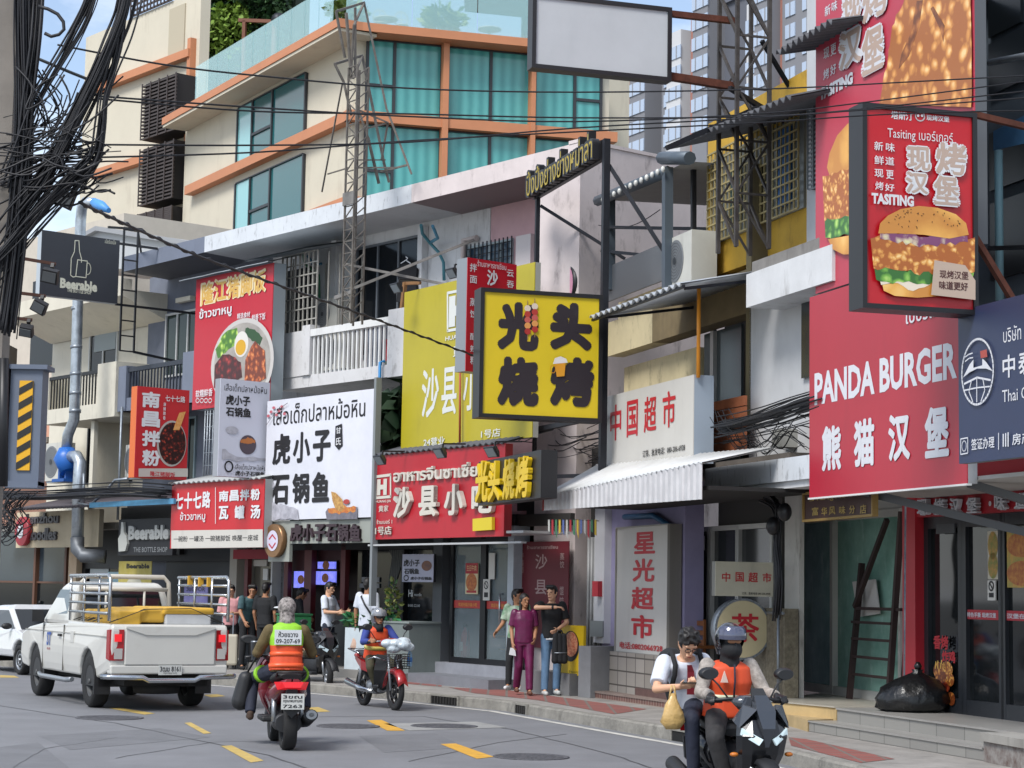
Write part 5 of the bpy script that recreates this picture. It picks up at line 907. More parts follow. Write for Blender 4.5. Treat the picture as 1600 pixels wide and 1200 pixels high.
# --- pork leg billboard
S=Sign('billboard','red pork leg rice billboard with gold characters and a plate of food',U,.55,307,437,640,424,.3,mat('#b01c2e',.42,var=.03),mat('#9aa3a8',.4,metal=.4),'shop billboards','billboard');GOLD=mat('#c9a050',.45);S.row([(c,316+k*20.3,443-k*4.6,477-k*4.7,334+k*20.3)for k,c in enumerate('隆江猪脚饭')],GOLD,.05,out=mat('#d8c8a0',.5),outb=.07)
S.txt('ข้าวขาหมู',313,483,503,363,WHT,.02);S.txt('精选食材',372,490,499,392,WHT,.02);S.txt('鲜香下饭',395,492,503,416,WHT,.02)
S.disc('plate_picture',379,568,50,70,mat('#b9b5b0',.5));S.disc('plate_picture',379,568,45,63,mat('#8b8680',.5,vs=3,c2='#a8a29a'));S.shape('greens_picture',wav([(338,545),(352,520),(372,512)],[(342,560),(358,548),(376,536)],4,2,5),foodmat('#c3d873','#7fa838','#41701f',9));S.shape('herbs_picture',wav([(385,512),(400,514),(412,528)],[(384,524),(396,532),(408,540)],4,2,6),mat('#2a4a2a',.5));S.disc('egg_picture',379,538,11,20,mat('#cfcbc4',.5));S.disc('yolk_picture',378,543,8,12,mat('#c99a20',.5));S.shape('meat_picture',wav([(338,572),(350,554),(366,556),(378,566)],[(336,606),(350,612),(366,600),(380,590)],3,2,7),foodmat('#a83a36','#6e1a1c','#3d0f12',8));S.shape('pork_picture',wav([(386,560),(400,534),(416,548)],[(384,598),(400,606),(418,590)],3,2,8),foodmat('#d98f50','#b0582c','#6e2e16',10))
S.txt('软糯鲜香',308,610,622,334,WHT,.02)
for k in range(4):S.ring('icon',311+k*6.6,626,2.6,3.2,.02,WHT,14)
S.T.part('lower_flap',MB().box(S.u0,S.u0+(S.u1-S.u0)*.3,-.549,-.5,S.z0-.0,S.z0+.1),RA);corrugated(S.T,(S.u0-.4,-.75,S.z1+.0),(S.u1+.1,-.75,S.z1),(S.u1+.1,.1,S.z1+.25),(S.u0-.4,.1,S.z1+.25),3,.004,mat('#a9b1b6',.5,metal=.2),'canopy_sheet')
# --- red orange sided noodle box
F3=perp(U,294,675,1.0);S=Sign('light_box','red noodle light box with orange side and a bowl picture above the red shop sign',F3,0,215,603,746,294,.25,mat('#b5252b',.42),mat('#c9642a',.5),cat='light box');S.row([(c,222,611+k*30.4,636+k*30.4,250)for k,c in enumerate('南昌')],WHT,.07)
S.disc('bowl_picture',268,693,23,36,mat('#a8a29c',.5));S.disc('noodles_picture',269,693,21,33,foodmat('#b5452f','#5d1f1a','#2a1210',16));S.shape('noodles_picture',[(270,672),(276,655),(280,645),(290,643),(286,655),(280,672)],mat('#c9803a',.5,vs=20,c2='#d9a868'));S.row([(c,222,611+k*30.4,636+k*30.4,250)for k,c in((2,'拌'),(3,'粉'))],WHT,.07);S.txt('七十七路',258,617,627,289,WHT,.03);S.T.part('lettering',MB().vtext('麻辣鲜香',*F3.uz(254,656,0),*F3.uz(259,629,0),S.y(),.02),WHT)
S.shape('lower_band',[(216,732),(293,732),(293,745),(216,745)],mat('#b5b0a8',.5));S.txt('隆江猪脚饭',234,736,744,273,REDT,.03)
# --- red and white noodle shop sign
S=Sign('shop_sign','red noodle soup sign with a white lower strip above the couple with luggage',U,1.2,269,757,857,412,.2,RB,mat('#9a9c9c',.5));S.row([(c,274+k*14.3,771-k*1.2,796-k*.6,286.5+k*14.3)for k,c in enumerate('七十七路')],WHT,.05);S.row([(c,343+k*16.6,767-k,784-k*.7,357.5+k*16.6)for k,c in enumerate('南昌拌粉')],WHT,.05);S.row([(c,343+k*25,791-k,812-k*.7,358+k*25)for k,c in enumerate('瓦罐汤')],WHT,.05);S.txt('ข้าวขาหมู',283,800,817,322,WHT,.01);S.stroke('divider',[(338,762),(338,818)],.02,WHT)
S.shape('white_strip',[(269,829),(412,827),(412,855),(269,857)],mat('#bdb9b1',.5,dirt=.2));S.txt('一碗粉 一罐汤 一碗猪脚饭 唤醒一座城',273,838,847,405,BR,.02);corrugated(S.T,(S.u0,-1.3,S.z1+.02),(S.u1,-1.3,S.z1+.02),(S.u1,-.2,S.z1+.25),(S.u0,-.2,S.z1+.25),18,.02,mat('#9fa2a2',.5,dirt=.4),'canopy_roof')
# --- bottle shop signs
F4=perp(U,187,420,1.0);S=Sign('shop_sign','dark square bottle shop sign with a white bottle and mug outline on steel frame',F4,0,66,359,461,186,.2,mat('#2e3137',.5,var=.06),mat('#a5adb3',.5));CRW=mat('#c9c9b6',.5);S.txt('Beerable',95,434,450,153,CRW,.05);S.txt('THE BOTTLE SHOP',105,450,456,143,CRW,.02);S.txt('เบียร์เอเบิ้ล',164,373,380,181,CRW,.0)
S.stroke('bottle_outline',[(117,376),(123,376),(124,393),(127,404),(127,410)],.02,CRW);S.stroke('bottle_outline',[(117,376),(116,393),(111,404),(110,430),(114,433),(118,432)],.02,CRW);S.stroke('mug_outline',[(121,406),(136,408),(134,434),(118,432)],.02,CRW,True);S.ring('mug_outline',136.5,420,5,9,.02,CRW,20,-90,90)
ub=S.u1;S.T.part('frame',MB().bar((ub,.1,S.z1-.05),(ub+1.0,.1,S.z1-.05),.05).bar((ub,.1,S.z0+.0),(ub+2.2,.1,S.z0+.0),.05),BLK);g=MB()
xa,xb,za,zb2=ub+.15,ub+.5,F4.uz(200,548,0)[1],F4.uz(200,358,0)[1];g.bar((xa,.1,za),(xa,.1,zb2),.04);g.bar((xb,.1,za),(xb,.1,zb2),.04)
for k in range(9):z=za+(zb2-za)*k/8;g.bar((xa,.1,z),(xb,.1,z),.03)
g.bar((xb,.1,za),(xb+1.6,.5,za-.1),.05);g.bar((xa-.4,.1,zb2),(xb+.1,.1,zb2+.06),.05);g.bar((xb,.1,zb2),(xb+.9,1.5,zb2-.5),.04);S.T.part('ladder_frame',g,BLK)
S=Sign('shop_sign','cream board with raised grey noodle shop lettering behind the zinc duct',U,.6,27,801,856,154,.12,mat('#bcae93',.7,var=.06,dirt=.3),mat('#8d8474',.6));GL=mat('#4c4a4d',.5);S.txt('Lanzhou',44,803,819,94,GL,.03,.05);S.txt('Noodles',43,826,845,91,GL,.03,.05)
c=U.uz(33,830,.75);r=abs(U.uz(43,830,.75)[0]-c[0]);T=Th('round_sign','red oval emblem sign at the left end of the cream noodle board','sign',U,(c[0],-.75,c[1]),'shop signs');T.part('drum',MB().lathe([(r*1.0,.0),(r*1.0,.12)],(c[0],-.75,c[1]),'y',32),mat('#9c2230',.45));T.part('lettering',MB().text('e',c[0]-r*.5,c[1]-r*.5,c[0]+r*.5,c[1]+r*.5,-.76,.05,0,0,.2),WHT)
S=Sign('shop_sign','black bottle shop fascia with pale bottle and raised letters next to the red noodle sign',U,.85,186,812,868,270,.1,mat('#15161a',.6),BLK);S.txt('Beerable',205,822,844,268,mat('#8f918f',.5),.05,.05);S.txt('THE BOTTLE SHOP',209,855,863,262,mat('#6d7072',.5),.02);S.shape('bottle',[(193,816),(196,816),(197,832),(201,838),(202,850),(199,861),(189,862),(188,842),(192,834)],mat('#a7a8a2',.5),.01,.05)
t=poster(U,186,877,237,948,.32,'beer_poster','yellow bottle shop poster behind the pickup cargo rails',mat('#a8983c',.6,vs=4,c2='#b5a860'));inpart(t,'foam_picture',lambda m,x,z,y:m.disc(x(.5),z(.5),.35,.16,y),mat('#b9b5a2',.6));inpart(t,'lettering',lambda m,x,z,y:m.text('Beerable',x(.25),z(.16),x(.95),z(.05),y,.04),INK);inpart(t,'lettering',lambda m,x,z,y:m.text('CRAFT',x(.2),z(.72),x(.75),z(.62),y,.08),INK)
t=poster(U,288,912,325,945,.1,'door_poster','purple poster on the closed roller shutter',mat('#5d5a94',.6,vs=6,c2='#77749c'));inpart(t,'lettering',lambda m,x,z,y:m.text('วันนี้ FOR',x(.1),z(.35),x(.9),z(.1),y,.02),INK)
t=poster(PD,832,880,834,890,-.0,'x',None,PAPER)if False else None
# ---------------------------------------------------------------- hotel behind the row
p=at(548,300,70);HL=Fr(p.x,p.y,30);HR=Fr(p.x,p.y,106)
p=at(250,200,88);HB=Fr(p.x,p.y,40)
HC=mat('#c2bba9',.8,var=.04,vs=.6,dirt=.55,dc='#9a9080',ds=(.5,.5,.12));HO=mat('#b87a55',.6,var=.06,vs=1);TEAL=wavemat('#57a5a2','#418d8c',3.2,'X',.12,.6,.5);TEALD=wavemat('#28666a','#1c5054',3.2,'X',.12,.6,.5);MULL=mat('#2c2f33',.5)
T=Th('hotel_building','cream and orange hotel with teal curtained windows rising behind the shophouses','building',HL,(0,0,0))
def hx(fr):return(lambda px,py,off=0:fr.uz(px,py,off)[0]),(lambda px,py,off=0:fr.uz(px,py,off)[1])
hlx,hlz=hx(HL);hrx,hrz=hx(HR);hbx,hbz=hx(HB)
def hpart(nm,fr,mb,m,parent=None):
    A=Matrix.LocRotScale(fr.o,Matrix.Rotation(fr.rot,3,'Z'),None);B=Matrix.LocRotScale(HL.o,Matrix.Rotation(HL.rot,3,'Z'),None);mb.xf(B.inverted()@A);return T.part(nm,mb,m,parent)
zr=hrz(560,45);zt=hrz(560,58);z2a,z2b=hrz(566,192),hrz(566,176);fl=z2b-z2a;FH=zt-z2b
ue=hrx(953,160)
hpart('wall',HR,MB().box(0,ue,.1,14,0,zr-.1),HC);hpart('wall',HL,MB().box(hlx(285,250),0,.1,12,0,zr-.12),HC)
for k in range(4):
    zb=z2a-k*(FH+fl);zc=zb+fl
    if zc<6:break
    hpart('floor_band',HR,MB().box(-.3,ue+.2,-.35,.1,zb,zc),HO)
    hpart('floor_band',HL,MB().box(hlx(300,250),-.0,-.3,.1,zb,zc),HO)
hpart('roof_band',HR,MB().box(-.9,ue-3,-.9,.5,zt,zr),HO);hpart('roof_band',HL,MB().box(hlx(290,200),.9,-1.1,.5,zt,zr),HO);hpart('roof_soffit',HL,MB().box(hlx(290,200),.8,-1.05,.5,zt-.12,zt-.01),HC)
for a,b,d in((691,700,0),(829,836,0)):hpart('orange_column',HR,MB().box(hrx(a,150,.3),hrx(b,150,.3),-.42,.1,5,zt-.01),HO)
def hwin(fr,u0,u1,z0,z1,m,mull=(),trans=None,y=.1):
    w=hpart('window',fr,MB().box(u0,u1,y-.06,y-.01,z0,z1),m);g=MB();t=.11
    g.box(u0-t,u0,y-.12,y-.01,z0,z1);g.box(u1,u1+t,y-.12,y-.01,z0,z1)
    for q in mull:g.box(q-t/2,q+t/2,y-.13,y-.06,z0,z1)
    if trans:g.box(trans[0],trans[1],y-.125,y-.06,trans[2]-t/2,trans[2]+t/2)
    g.box(u0,u1,y-.12,y-.01,z0-.05,z0);g.box(u0,u1,y-.12,y-.01,z1,z1+.05);hpart('mullion',fr,g,MULL,w)
for k in range(3):
    z0=z2b-k*(FH+fl)+.03;z1=z0+FH-.1
    hwin(HR,hrx(576,120),hrx(688,120),z0,z1,TEAL,(hrx(616,120),),(hrx(576,120),hrx(616,120),z0+FH*.37));hwin(HR,hrx(702,120),hrx(828,120),z0,z1,TEAL,(hrx(767,120),));hwin(HR,hrx(838,150),hrx(937,150),z0,z1,TEAL,(hrx(898,150),),(hrx(898,150),hrx(937,150),z0+FH*.42))
    z0-=0;hwin(HL,hlx(371,200),hlx(392,200),z0-.0,z1-.3,mat('#7fb5b8',.1,spec=.5));hwin(HL,hlx(394,200),hlx(474,200),z0,z1-.3,TEALD,(hlx(424,200),),(hlx(394,200),hlx(424,200),z0+FH*.35))
# left block with louvres
a,b=hbx(128,150),hbx(306,150)
hpart('wall',HB,MB().box(a,b,.1,.6,0,hbz(250,8)),HC);hpart('niche',HB,MB().box(hbx(262,60),hbx(286,60),.04,.12,hbz(270,102),hbz(270,12)),mat('#ada48f',.8))
for(x0,x1,y0,y1)in((155,302,101,113),(150,302,240,252),(130,290,345,357)):
    hpart('floor_band',HB,MB().box(hbx(x0,y0),hbx(x1,y0),-.3,.1,hbz(240,y1),hbz(240,y0)),HO)
hpart('corner_band',HB,MB().box(hbx(296,150),hbx(301,150),-.2,.1,hbz(298,250),hbz(298,62)),HO)
LV=mat('#3c3330',.6,var=.15)
for(y0,y1)in((120,208),(222,312),(324,372)):
    u0,u1=hbx(222,160,1),hbx(274,160,1);z0,z1=hbz(255,y1,1),hbz(255,y0,1);bx=hpart('louvre_box',HB,MB().box(u0+.1,u1-.1,-.9,.1,z0,z1),mat('#1c1a1b',.8));g=MB();n=16
    for i in range(n):z=z0+(z1-z0)*i/n;g.box(u0,u1,-1.0,-.93,z,z+.075);g.box(u0,u0+.06,-.95,.1,z,z+.075)
    for i in range(5):x=u0+(u1-u0)*i/4;g.box(x-.04,x+.04,-1.03,-1.0,z0,z1)
    hpart('louvre',HB,g,LV,bx)
g=MB();x0,x1=hbx(205,10),hbx(268,0)
for i in range(7):z=hbz(250,8)+i*.25;g.box(x0,x1,0,.06,z,z+.09)
for i in range(13):x=x0+(x1-x0)*i/12;g.box(x-.04,x+.04,-.04,0,hbz(250,8),hbz(250,8)+1.8)
hpart('roof_lattice',HB,g,LV)
# terrace glass, back wall
GLS=mat('#a9d0d2',.08,spec=.4,alpha=.42)
g=MB();n=11;ug=hlx(303,190,.9)
for i in range(n):hpart('glass_panel',HL,MB().box(ug+(0-ug)*i/n+.02,ug+(0-ug)*(i+1)/n-.02,-.9,-.87,zr-.02 if i else zr,zr+1.55),GLS)
for i in range(4):hpart('glass_panel',HR,MB().box(i*ue/4+.02-.5,(i+1)*ue/4-.52,-.72,-.69,zr,zr+1.6),GLS)
hpart('terrace_wall',HR,MB().box(1.5,ue-.2,4.5,5,zr-.2,zr+1.45),mat('#6d7478',.7));hpart('terrace_deck',HR,MB().box(-.6,ue-.4,-.6,8,zr-.1,zr+.01),mat('#8d8a86',.8))
pg=Th('pergola','brown slatted pergola on the hotel roof terrace behind the blank billboard','pergola',HR,(hrx(790,20),3,zr));u=hrx(748,30);g=MB()
[g.box(u+k*.12,u+5,2+k*.5,2.12+k*.5,zr+1.7+k*.25,zr+1.85+k*.25)for k in range(9)];pg.part('slats',g,LV);pg.part('post',MB().box(u+2.4,u+2.6,2.4,2.6,zr,zr+2.0),LV);pg.part('post',MB().box(u+4.6,u+4.8,2.4,2.6,zr,zr+2.0),LV)
IRW=mat('#c9cbc6',.5)
def roofchair(px,label):
    u=hrx(px,40);T=Th('garden_chair',label,'chair',HR,(u,.6,zr+.01),'white chairs on the hotel terrace');T.part('seat',MB().lathe([(.24,.44),(.24,.47)],(u,.6,zr),'z',14),IRW);g=MB();g.line([(u+.25*math.cos(R(a)),zr+.75+.3*math.sin(R(a)))for a in range(0,360,30)],.05,.82,0,True);g.line([(u-.2,zr+.75),(u+.2,zr+.75)],.04,.82);g.line([(u,zr+.5),(u,zr+1.0)],.04,.82);T.part('backrest',g,IRW)
    for a in(-.18,.18):
        for b in(-.18,.18):T.part('leg',MB().bar((u+a,.6+b,zr+.01),(u+a*.8,.6+b*.8,zr+.44),.035),IRW)
roofchair(572,'white iron chair nearest the corner of the hotel terrace');roofchair(600,'white iron chair with a round back left of the terrace table');roofchair(634,'white iron chair at the right of the terrace table')
def rooftable(px,label):
    u=hrx(px,40);T=Th('garden_table',label,'table',HR,(u,1.0,zr+.01),'white tables on the hotel terrace');T.part('tabletop',MB().lathe([(.45,.74),(.45,.78)],(u,1.0,zr),'z',18),IRW);T.part('pedestal',MB().lathe([(.2,.01),(.05,.1),(.05,.74)],(u,1.0,zr),'z',10),IRW)
rooftable(612,'white round table among the chairs on the hotel terrace');rooftable(776,'white round table right of the potted shrub on the hotel terrace')
def pot(px,label,s=1.0,sd=1):u=hrx(px,40);T=leafy('potted_shrub',label,'shrub',HR,(u,.5,zr+.3),.75*s,.6*s,.5*s,260,[mat('#7d8f4a',.6),mat('#5d7238',.6),mat('#97a565',.6)],.3*s,'shrubs on the hotel terrace',seed=sd);T.part('pot',MB().lathe([(.25,.01),(.32,.4)],(u,.5,zr),'z',12),mat('#8c8a86',.7))
pot(699,'round yellow-green shrub on the hotel terrace',1.0,2);pot(545,'tall green shrub behind the terrace chairs',.9,3)
# vertical garden beside the terrace
p=at(380,60,91);VG=Fr(p.x,p.y,70);r_=random.Random(5);mb=MB();vx0,vx1=VG.uz(303,60,0)[0],VG.uz(461,40,0)[0];vz0,vz1=VG.uz(380,135,0)[1],VG.uz(380,-40,0)[1]
for i in range(5200):
    u,z,y=r_.uniform(vx0,vx1),r_.uniform(vz0,vz1),r_.uniform(-.9,0);s=r_.uniform(.18,.42);d=Vector((r_.uniform(-.5,.5),-.6,r_.uniform(-1,.3))).normalized();e=d.cross(Vector((r_.uniform(-1,1),r_.uniform(-1,1),.3))).normalized()*s*.35;c=Vector((u,y-.3*math.sin(u*1.7)*math.sin(z*1.3),z));k=mb.pts((c,c+d*s*.5+e,c+d*s,c+d*s*.5-e));mb.face((k,k+1,k+2,k+3),0 if math.sin(u*1.1+2)*math.cos(z*.9)>.35 else(1 if r_.random()<.55 else 2))
T2=Th('green_wall','tall vertical garden of dense leaves on the hotel terrace','green wall',VG,((vx0+vx1)/2,.3,vz0));T2.part('foliage',mb,[mat('#6f8a35',.6,var=.2),mat('#2f4f26',.6,var=.2),mat('#1e3a1e',.6,var=.2)]);T2.part('backing',MB().box(vx0,vx1,0,1.5,vz0-.5,vz1),mat('#1d2a1c',.9));T2.part('edge',MB().box(vx0-.7,vx0,-.3,1.5,vz0-.5,vz1),mat('#4d4a48',.8))
lp=Th('terrace_lamp','rusty arched lamp frame in front of the vertical garden','lamp',VG,(VG.uz(382,75,1.5)[0],-1.5,vz0));ua,ub=VG.uz(381,70,1.5)[0],VG.uz(428,60,1.5)[0];lp.part('frame',MB().bar((ua,-1.5,vz0-1),(ua,-1.5,VG.uz(381,32,1.5)[1]),.16).bar((ub,-1.5,vz0-1),(ub,-1.5,VG.uz(428,36,1.5)[1]),.16).bar((ua-.3,-1.5,VG.uz(381,31,1.5)[1]),(ub+.3,-1.5,VG.uz(428,35,1.5)[1]),.16),mat('#6e4534',.7));lp.part('lamp',MB().ell((ub+.2,-1.5,VG.uz(428,32,1.5)[1]),.35,10,6),STEEL)
# ---------------------------------------------------------------- far apartment tower
p=at(1100,100,285);AT=Fr(p.x,p.y,28);ax,az=hx(AT)
T=Th('apartment_tower','far grey and white apartment tower with brown ribs, right of the blank billboard','building',AT,(0,0,0))
AW,AD,AB=mat('#bcbdbf',.7),mat('#77787d',.7),mat('#94665a',.7);AG=mat('#a3b1c4',.25,spec=.5);SH=mat('#85878c',.6)
segs=[(969,1004,120,AW),(1004,1010,70,AB),(1010,1034,100,AD),(1034,1048,58,mat('#63666e',.7)),(1048,1068,65,AD),(1068,1090,55,AW),(1090,1103,50,AD),(1103,1109,35,AB),(1109,1132,-30,AD),(1132,1180,-30,mat('#5a5d66',.7)),(1180,1206,5,AW),(1206,1230,-40,AD),(1230,1236,-40,AB),(1236,1290,-40,AD)]
wm=None;zbase=az(1100,205)
for i,(a,b,top,m)in enumerate(segs):
    y0=-1.5*(i%3)-(1.2 if m is AB else 0);T.part('bay',MB().box(ax(a,100),ax(b,100),y0,14,20,az((a+b)/2,top)),m)
    if m in(AW,AD)and b-a>12:
        w=ax(b,100)-ax(a,100);n=2 if b-a>20 else 1
        for j in range(n):
            for f in range(9):
                z=az(1100,215)+f*3.05
                if z+2>az((a+b)/2,top):break
                u=ax(a,100)+w*(j+.5)/n
                if wm is None:
                    wm=T.part('window',MB().box(-w/n*.33,w/n*.33,-.15,.0,0,1.9).box(-.12,.12,-.2,-.15,0,1.9,1),[AG,SH]);o=wm;o.location=(u,y0,z)
                else:
                    o=wm.copy();col.objects.link(o);o.location=(u,y0,z)
T.part('penthouse',MB().box(ax(1095,10),ax(1210,0),-.5,12,az(1150,0),az(1150,-60)),mat('#666a74',.7))
# ---------------------------------------------------------------- lattice mast on the white shophouse
MU=U;mx0,mx1=fu(541,250,1.25),fu(555,250,1.25);mz0,mz1=fz(548,505,1.25),fz(548,105,1.25)
T=Th('lattice_mast','thin rusty lattice mast of an old billboard fixed to the white parapet','mast',U,(mx0,-1.25,mz0));MS=mat('#67625c',.7,metal=.3,var=.4,vs=4,dirt=.6,dc='#3d2c24');RS=mat('#7d7a76',.6,metal=.3,var=.3,vs=3,dirt=.5,dc='#4a342c')
for x in(mx0,mx1):
    for y in(-1.25,-1.0):T.part('leg',MB().bar((x,y,mz0),(x,y,mz1),.032),MS)
g=MB();n=22
for i in range(n):
    a,b=mz0+(mz1-mz0)*i/n,mz0+(mz1-mz0)*(i+1)/n;g.bar((mx0,-1.25,a),(mx1,-1.25,b),.018)if i%2 else g.bar((mx1,-1.25,a),(mx0,-1.25,b),.018);g.bar((mx0,-1.25,b),(mx1,-1.25,b),.02);g.bar((mx1,-1.25,a),(mx1,-1.0,b),.02)
T.part('bracing',g,MS)
def up(px,py,off):u,z=U.uz(px,py,off);return(u,-off,z)
g=MB()
for(q,w)in(([(525,18,1.5),(569,4,.6)],.06),([(525,18,1.5),(539,90,1.3)],.05),([(569,4,.6),(553,40,1.2),(548,115,1.2)],.05),([(541,20,1.3),(549,122,1.2)],.06),([(555,12,1.1),(555,120,1.1)],.05),([(523,100,1.5),(566,87,.6)],.06),([(523,100,1.5),(537,128,1.3),(549,180,1.2)],.05),([(566,87,.6),(552,122,1.2)],.05),([(569,4,.6),(604,170,.5),(643,272,.3)],.04),([(566,87,.6),(600,255,.4),(608,285,.3)],.05),([(556,170,1.1),(607,192,.5)],.035),([(535,130,1.4),(518,220,1.3),(503,300,1.2)],.035),([(512,272,1.2),(545,262,1.2)],.03),([(556,160,1.1),(575,215,.9),(592,287,.6)],.055),([(575,200,.9),(606,192,.5),(596,250,.5)],.04),([(556,262,1.1),(622,262,.4)],.035),([(595,268,.5),(636,258,.3)],.045),([(556,250,1.1),(602,250,.4)],.03)):
    for a,b in zip(q,q[1:]):g.bar(up(*a),up(*b),w*.75)
T.part('braces',g,MS);T.part('rusty_section',MB().box(mx0-.03,mx1+.03,-1.29,-1.26,fz(548,320,1.25),fz(548,300,1.25)).bar((mx0,-1.2,fz(548,410,1.25)),(mx1+.9,.4,fz(548,440,1.25)),.045).bar((mx1,-1.2,fz(548,450,1.25)),(mx1+1.0,.8,fz(600,385,0)),.05).bar((mx1+.0,-1.2,fz(548,455,1.25)),(mx0-.3,-1.2,fz(548,460,1.25)),.07),RS)
# ---------------------------------------------------------------- white roof shed behind the dark bottle sign
T=Th('roof_shed','white ribbed sheet roof shed above the grey-blue cornice','shed',U,(fu(150,370,-3),3,9));mb=wavemat('#b3b6b8','#9a9da0',7,'X',.6);T.part('wall',MB().prism([fz and U.uz(x,y,-2.5)for x,y in((100,385),(150,358),(186,360),(320,385),(320,420),(100,420))],2.5,5),mb);T.part('roof_edge',MB().bar((*[U.uz(100,385,-2.4)[0]],2.4,U.uz(100,385,-2.4)[1]),(U.uz(152,357,-2.4)[0],2.4,U.uz(152,357,-2.4)[1]),.12).bar((U.uz(152,357,-2.4)[0],2.4,U.uz(152,357,-2.4)[1]),(U.uz(320,384,-2.4)[0],2.4,U.uz(320,384,-2.4)[1]),.12),mat('#8d8f92',.6))
# ---------------------------------------------------------------- supermarket roof terrace
T=Th('terrace_canopy','grey steel roof terrace canopy with string lights and glass railing','canopy',M1,(mu(1040,440,.3),-.3,mz(1040,440,.3)));GP=mat('#566069',.5,metal=.4)
T.part('post',MB().bar((mu(1043,440,.3),-.3,mz(1043,470,.3)),(mu(1043,262,.3),-.3,mz(1043,262,.3)),.13),GP);T.part('post',MB().bar((mu(937,440,.3),-.1,mz(937,452,.3)),(mu(937,310,.3),-.1,mz(937,305,.3)),.11),GP);T.part('post',MB().bar((mu(1074,400,.0),.1,mz(1074,400)),(mu(1074,255),.1,mz(1074,255)),.07),STEEL)
T.part('beam',MB().tube([(mu(934,318,.3),-.3,mz(934,314,.3)),(mu(1043,262,.3),-.3,mz(1043,268,.3))],.09),GP);T.part('beam',MB().tube([(mu(1034,250,.3),-.3,mz(1034,247,.3)),(mu(1078,240,.3),-.3,mz(1078,247,.3))],.1),GP);T.part('fabric_roof',MB().poly([(mu(934,318,.3),-.25,mz(934,312,.3)),(mu(1070,262,.3),-.25,mz(1043,266,.3)),(mu(1070,262,.3),3.5,mz(1043,266,.3)+.1),(mu(934,318,.3),3.5,mz(934,312,.3)+.1)]),mat('#8d8d8d',.7,var=.08))
T.part('railing_glass',MB().box(mu(945,420,.1),mu(1036,420,.1),-.1,-.07,mz(1000,452,.1),mz(1000,395,.1)),mat('#5f6062',.3,alpha=.85));T.part('rail',MB().bar((mu(944,360,.2),-.2,mz(944,355,.2)),(mu(1036,360,.2),.6,mz(1036,352,.2)),.05).bar((mu(940,395,.2),-.2,mz(940,392,.2)),(mu(1005,400,.2),.5,mz(1005,400,.2)),.05),STEEL)
wv=MB();ww=[(mu(940+k*8,330,.25),-.3,mz(940+k*8,352-k*2.0+14*math.sin(math.pi*k/12),.25))for k in range(13)];wv.tube(ww,.008,5);T.part('string_wire',wv,BLK)
for k in range(12):T.part('bulb',MB().ell((mu(942+k*8.5,320,.42),-.42,mz(942+k*8.5,312-k*4.3,.42)),(.035,.035,.05),8,6),mat('#c9c9c4',.2))
# ---------------------------------------------------------------- air conditioners, ducts, pipes
def aircon(label,fr,px,py,off,w=.85,h=.6,d=.35,fan_left=True,rz=0):
    u,z=fr.uz(px,py,off);y=-off;T=Th('air_conditioner',label,'air conditioner',fr,(u,y,z),'outdoor air conditioner units',rz);T.part('case',MB().box(u,u+w,y,y+d,z,z+h),mat('#b9b8b0',.5,var=.05,dirt=.35));cx=u+w*(.35 if fan_left else.65);T.part('fan_guard',MB().lathe([(h*.42,-.012),(h*.42,.0),(h*.36,.001)],(cx,y,z+h/2),'y',26),mat('#6a6d70',.5));g=MB()
    for k in range(6):g.line([(cx+h*.06*(k+1)*math.cos(R(a)),z+h/2+h*.06*(k+1)*math.sin(R(a)))for a in range(0,360,24)],.008,y-.016,0,True)
    g.disc(cx,z+h/2,h*.08,h*.08,y-.02,16);T.part('fan_rings',g,mat('#2c2f33',.5));T.part('bracket',MB().box(u+.05,u+w-.05,y+.02,y+d,z-.05,z-.005),GALV);return T
aircon('air conditioner hung on the white wall above the railed balcony',U,492,516,-.75,.8,.62);aircon('air conditioner standing behind the white balcony railing',U,498,580,-.3,.95,.72);aircon('air conditioner at the left end under the cream balcony',U,70,752,-.6,.9,.95);aircon('air conditioner half hidden by the red noodle light box',U,195,746,-.1,.8,.75);aircon('air conditioner on the ledge below the yellow grille window',M1,1042,452,.25,.95,.75,.4)
def duct(name,label,pts,r,m,grp=None):return Th(name,label,'duct',U,pts[0],grp,mb=MB().tube(pts,r,14),mats=m)
ZD=mat('#a9b0b6',.35,metal=.7,var=.25,vs=5,dirt=.5,dc='#5d646c',ds=(3,3,1.5))
def U3(px,py,off=1.0):u,z=U.uz(px,py,off);return(u,-off,z)
T=Th('exhaust_duct','tall zinc exhaust duct rising past the dark bottle sign to a blue capped elbow','duct',U,U3(104,700));T.part('pipe',MB().tube([U3(104,702),U3(106,680),U3(116,655),U3(118,600),U3(122,460),U3(126,345),U3(128,325),U3(134,316),U3(148,318)],.125,14),ZD);T.part('blue_cap',MB().tube([U3(146,317),U3(158,322),U3(170,329)],[.12,.125,.06],14),mat('#4a8cc9',.5))
g=MB()
for y in(480,540,582,612,640):a,b=U3(120.5-(y-480)*.02,y),U3(120.5-(y-480)*.02,y+5);g.tube([a,b],.14,14)
T.part('joint_band',g,GALV)
T=Th('exhaust_fan','blue exhaust fan housing joined to the zinc duct','fan',U,U3(104,745));c=Vector(U3(104,716));T.part('housing',MB().tube([U3(104,700),U3(104,716),U3(108,738)],[.17,.3,.2],16),mat('#1f5fae',.4,var=.1));T.part('base',MB().box(c.x-.3,c.x+.3,c.y-.2,c.y+.3,c.z-.55,c.z-.48).box(c.x-.2,c.x-.12,c.y-.1,c.y+.1,c.z-.5,c.z-.25).box(c.x+.12,c.x+.2,c.y-.1,c.y+.1,c.z-.5,c.z-.25),mat('#1c4f92',.5))
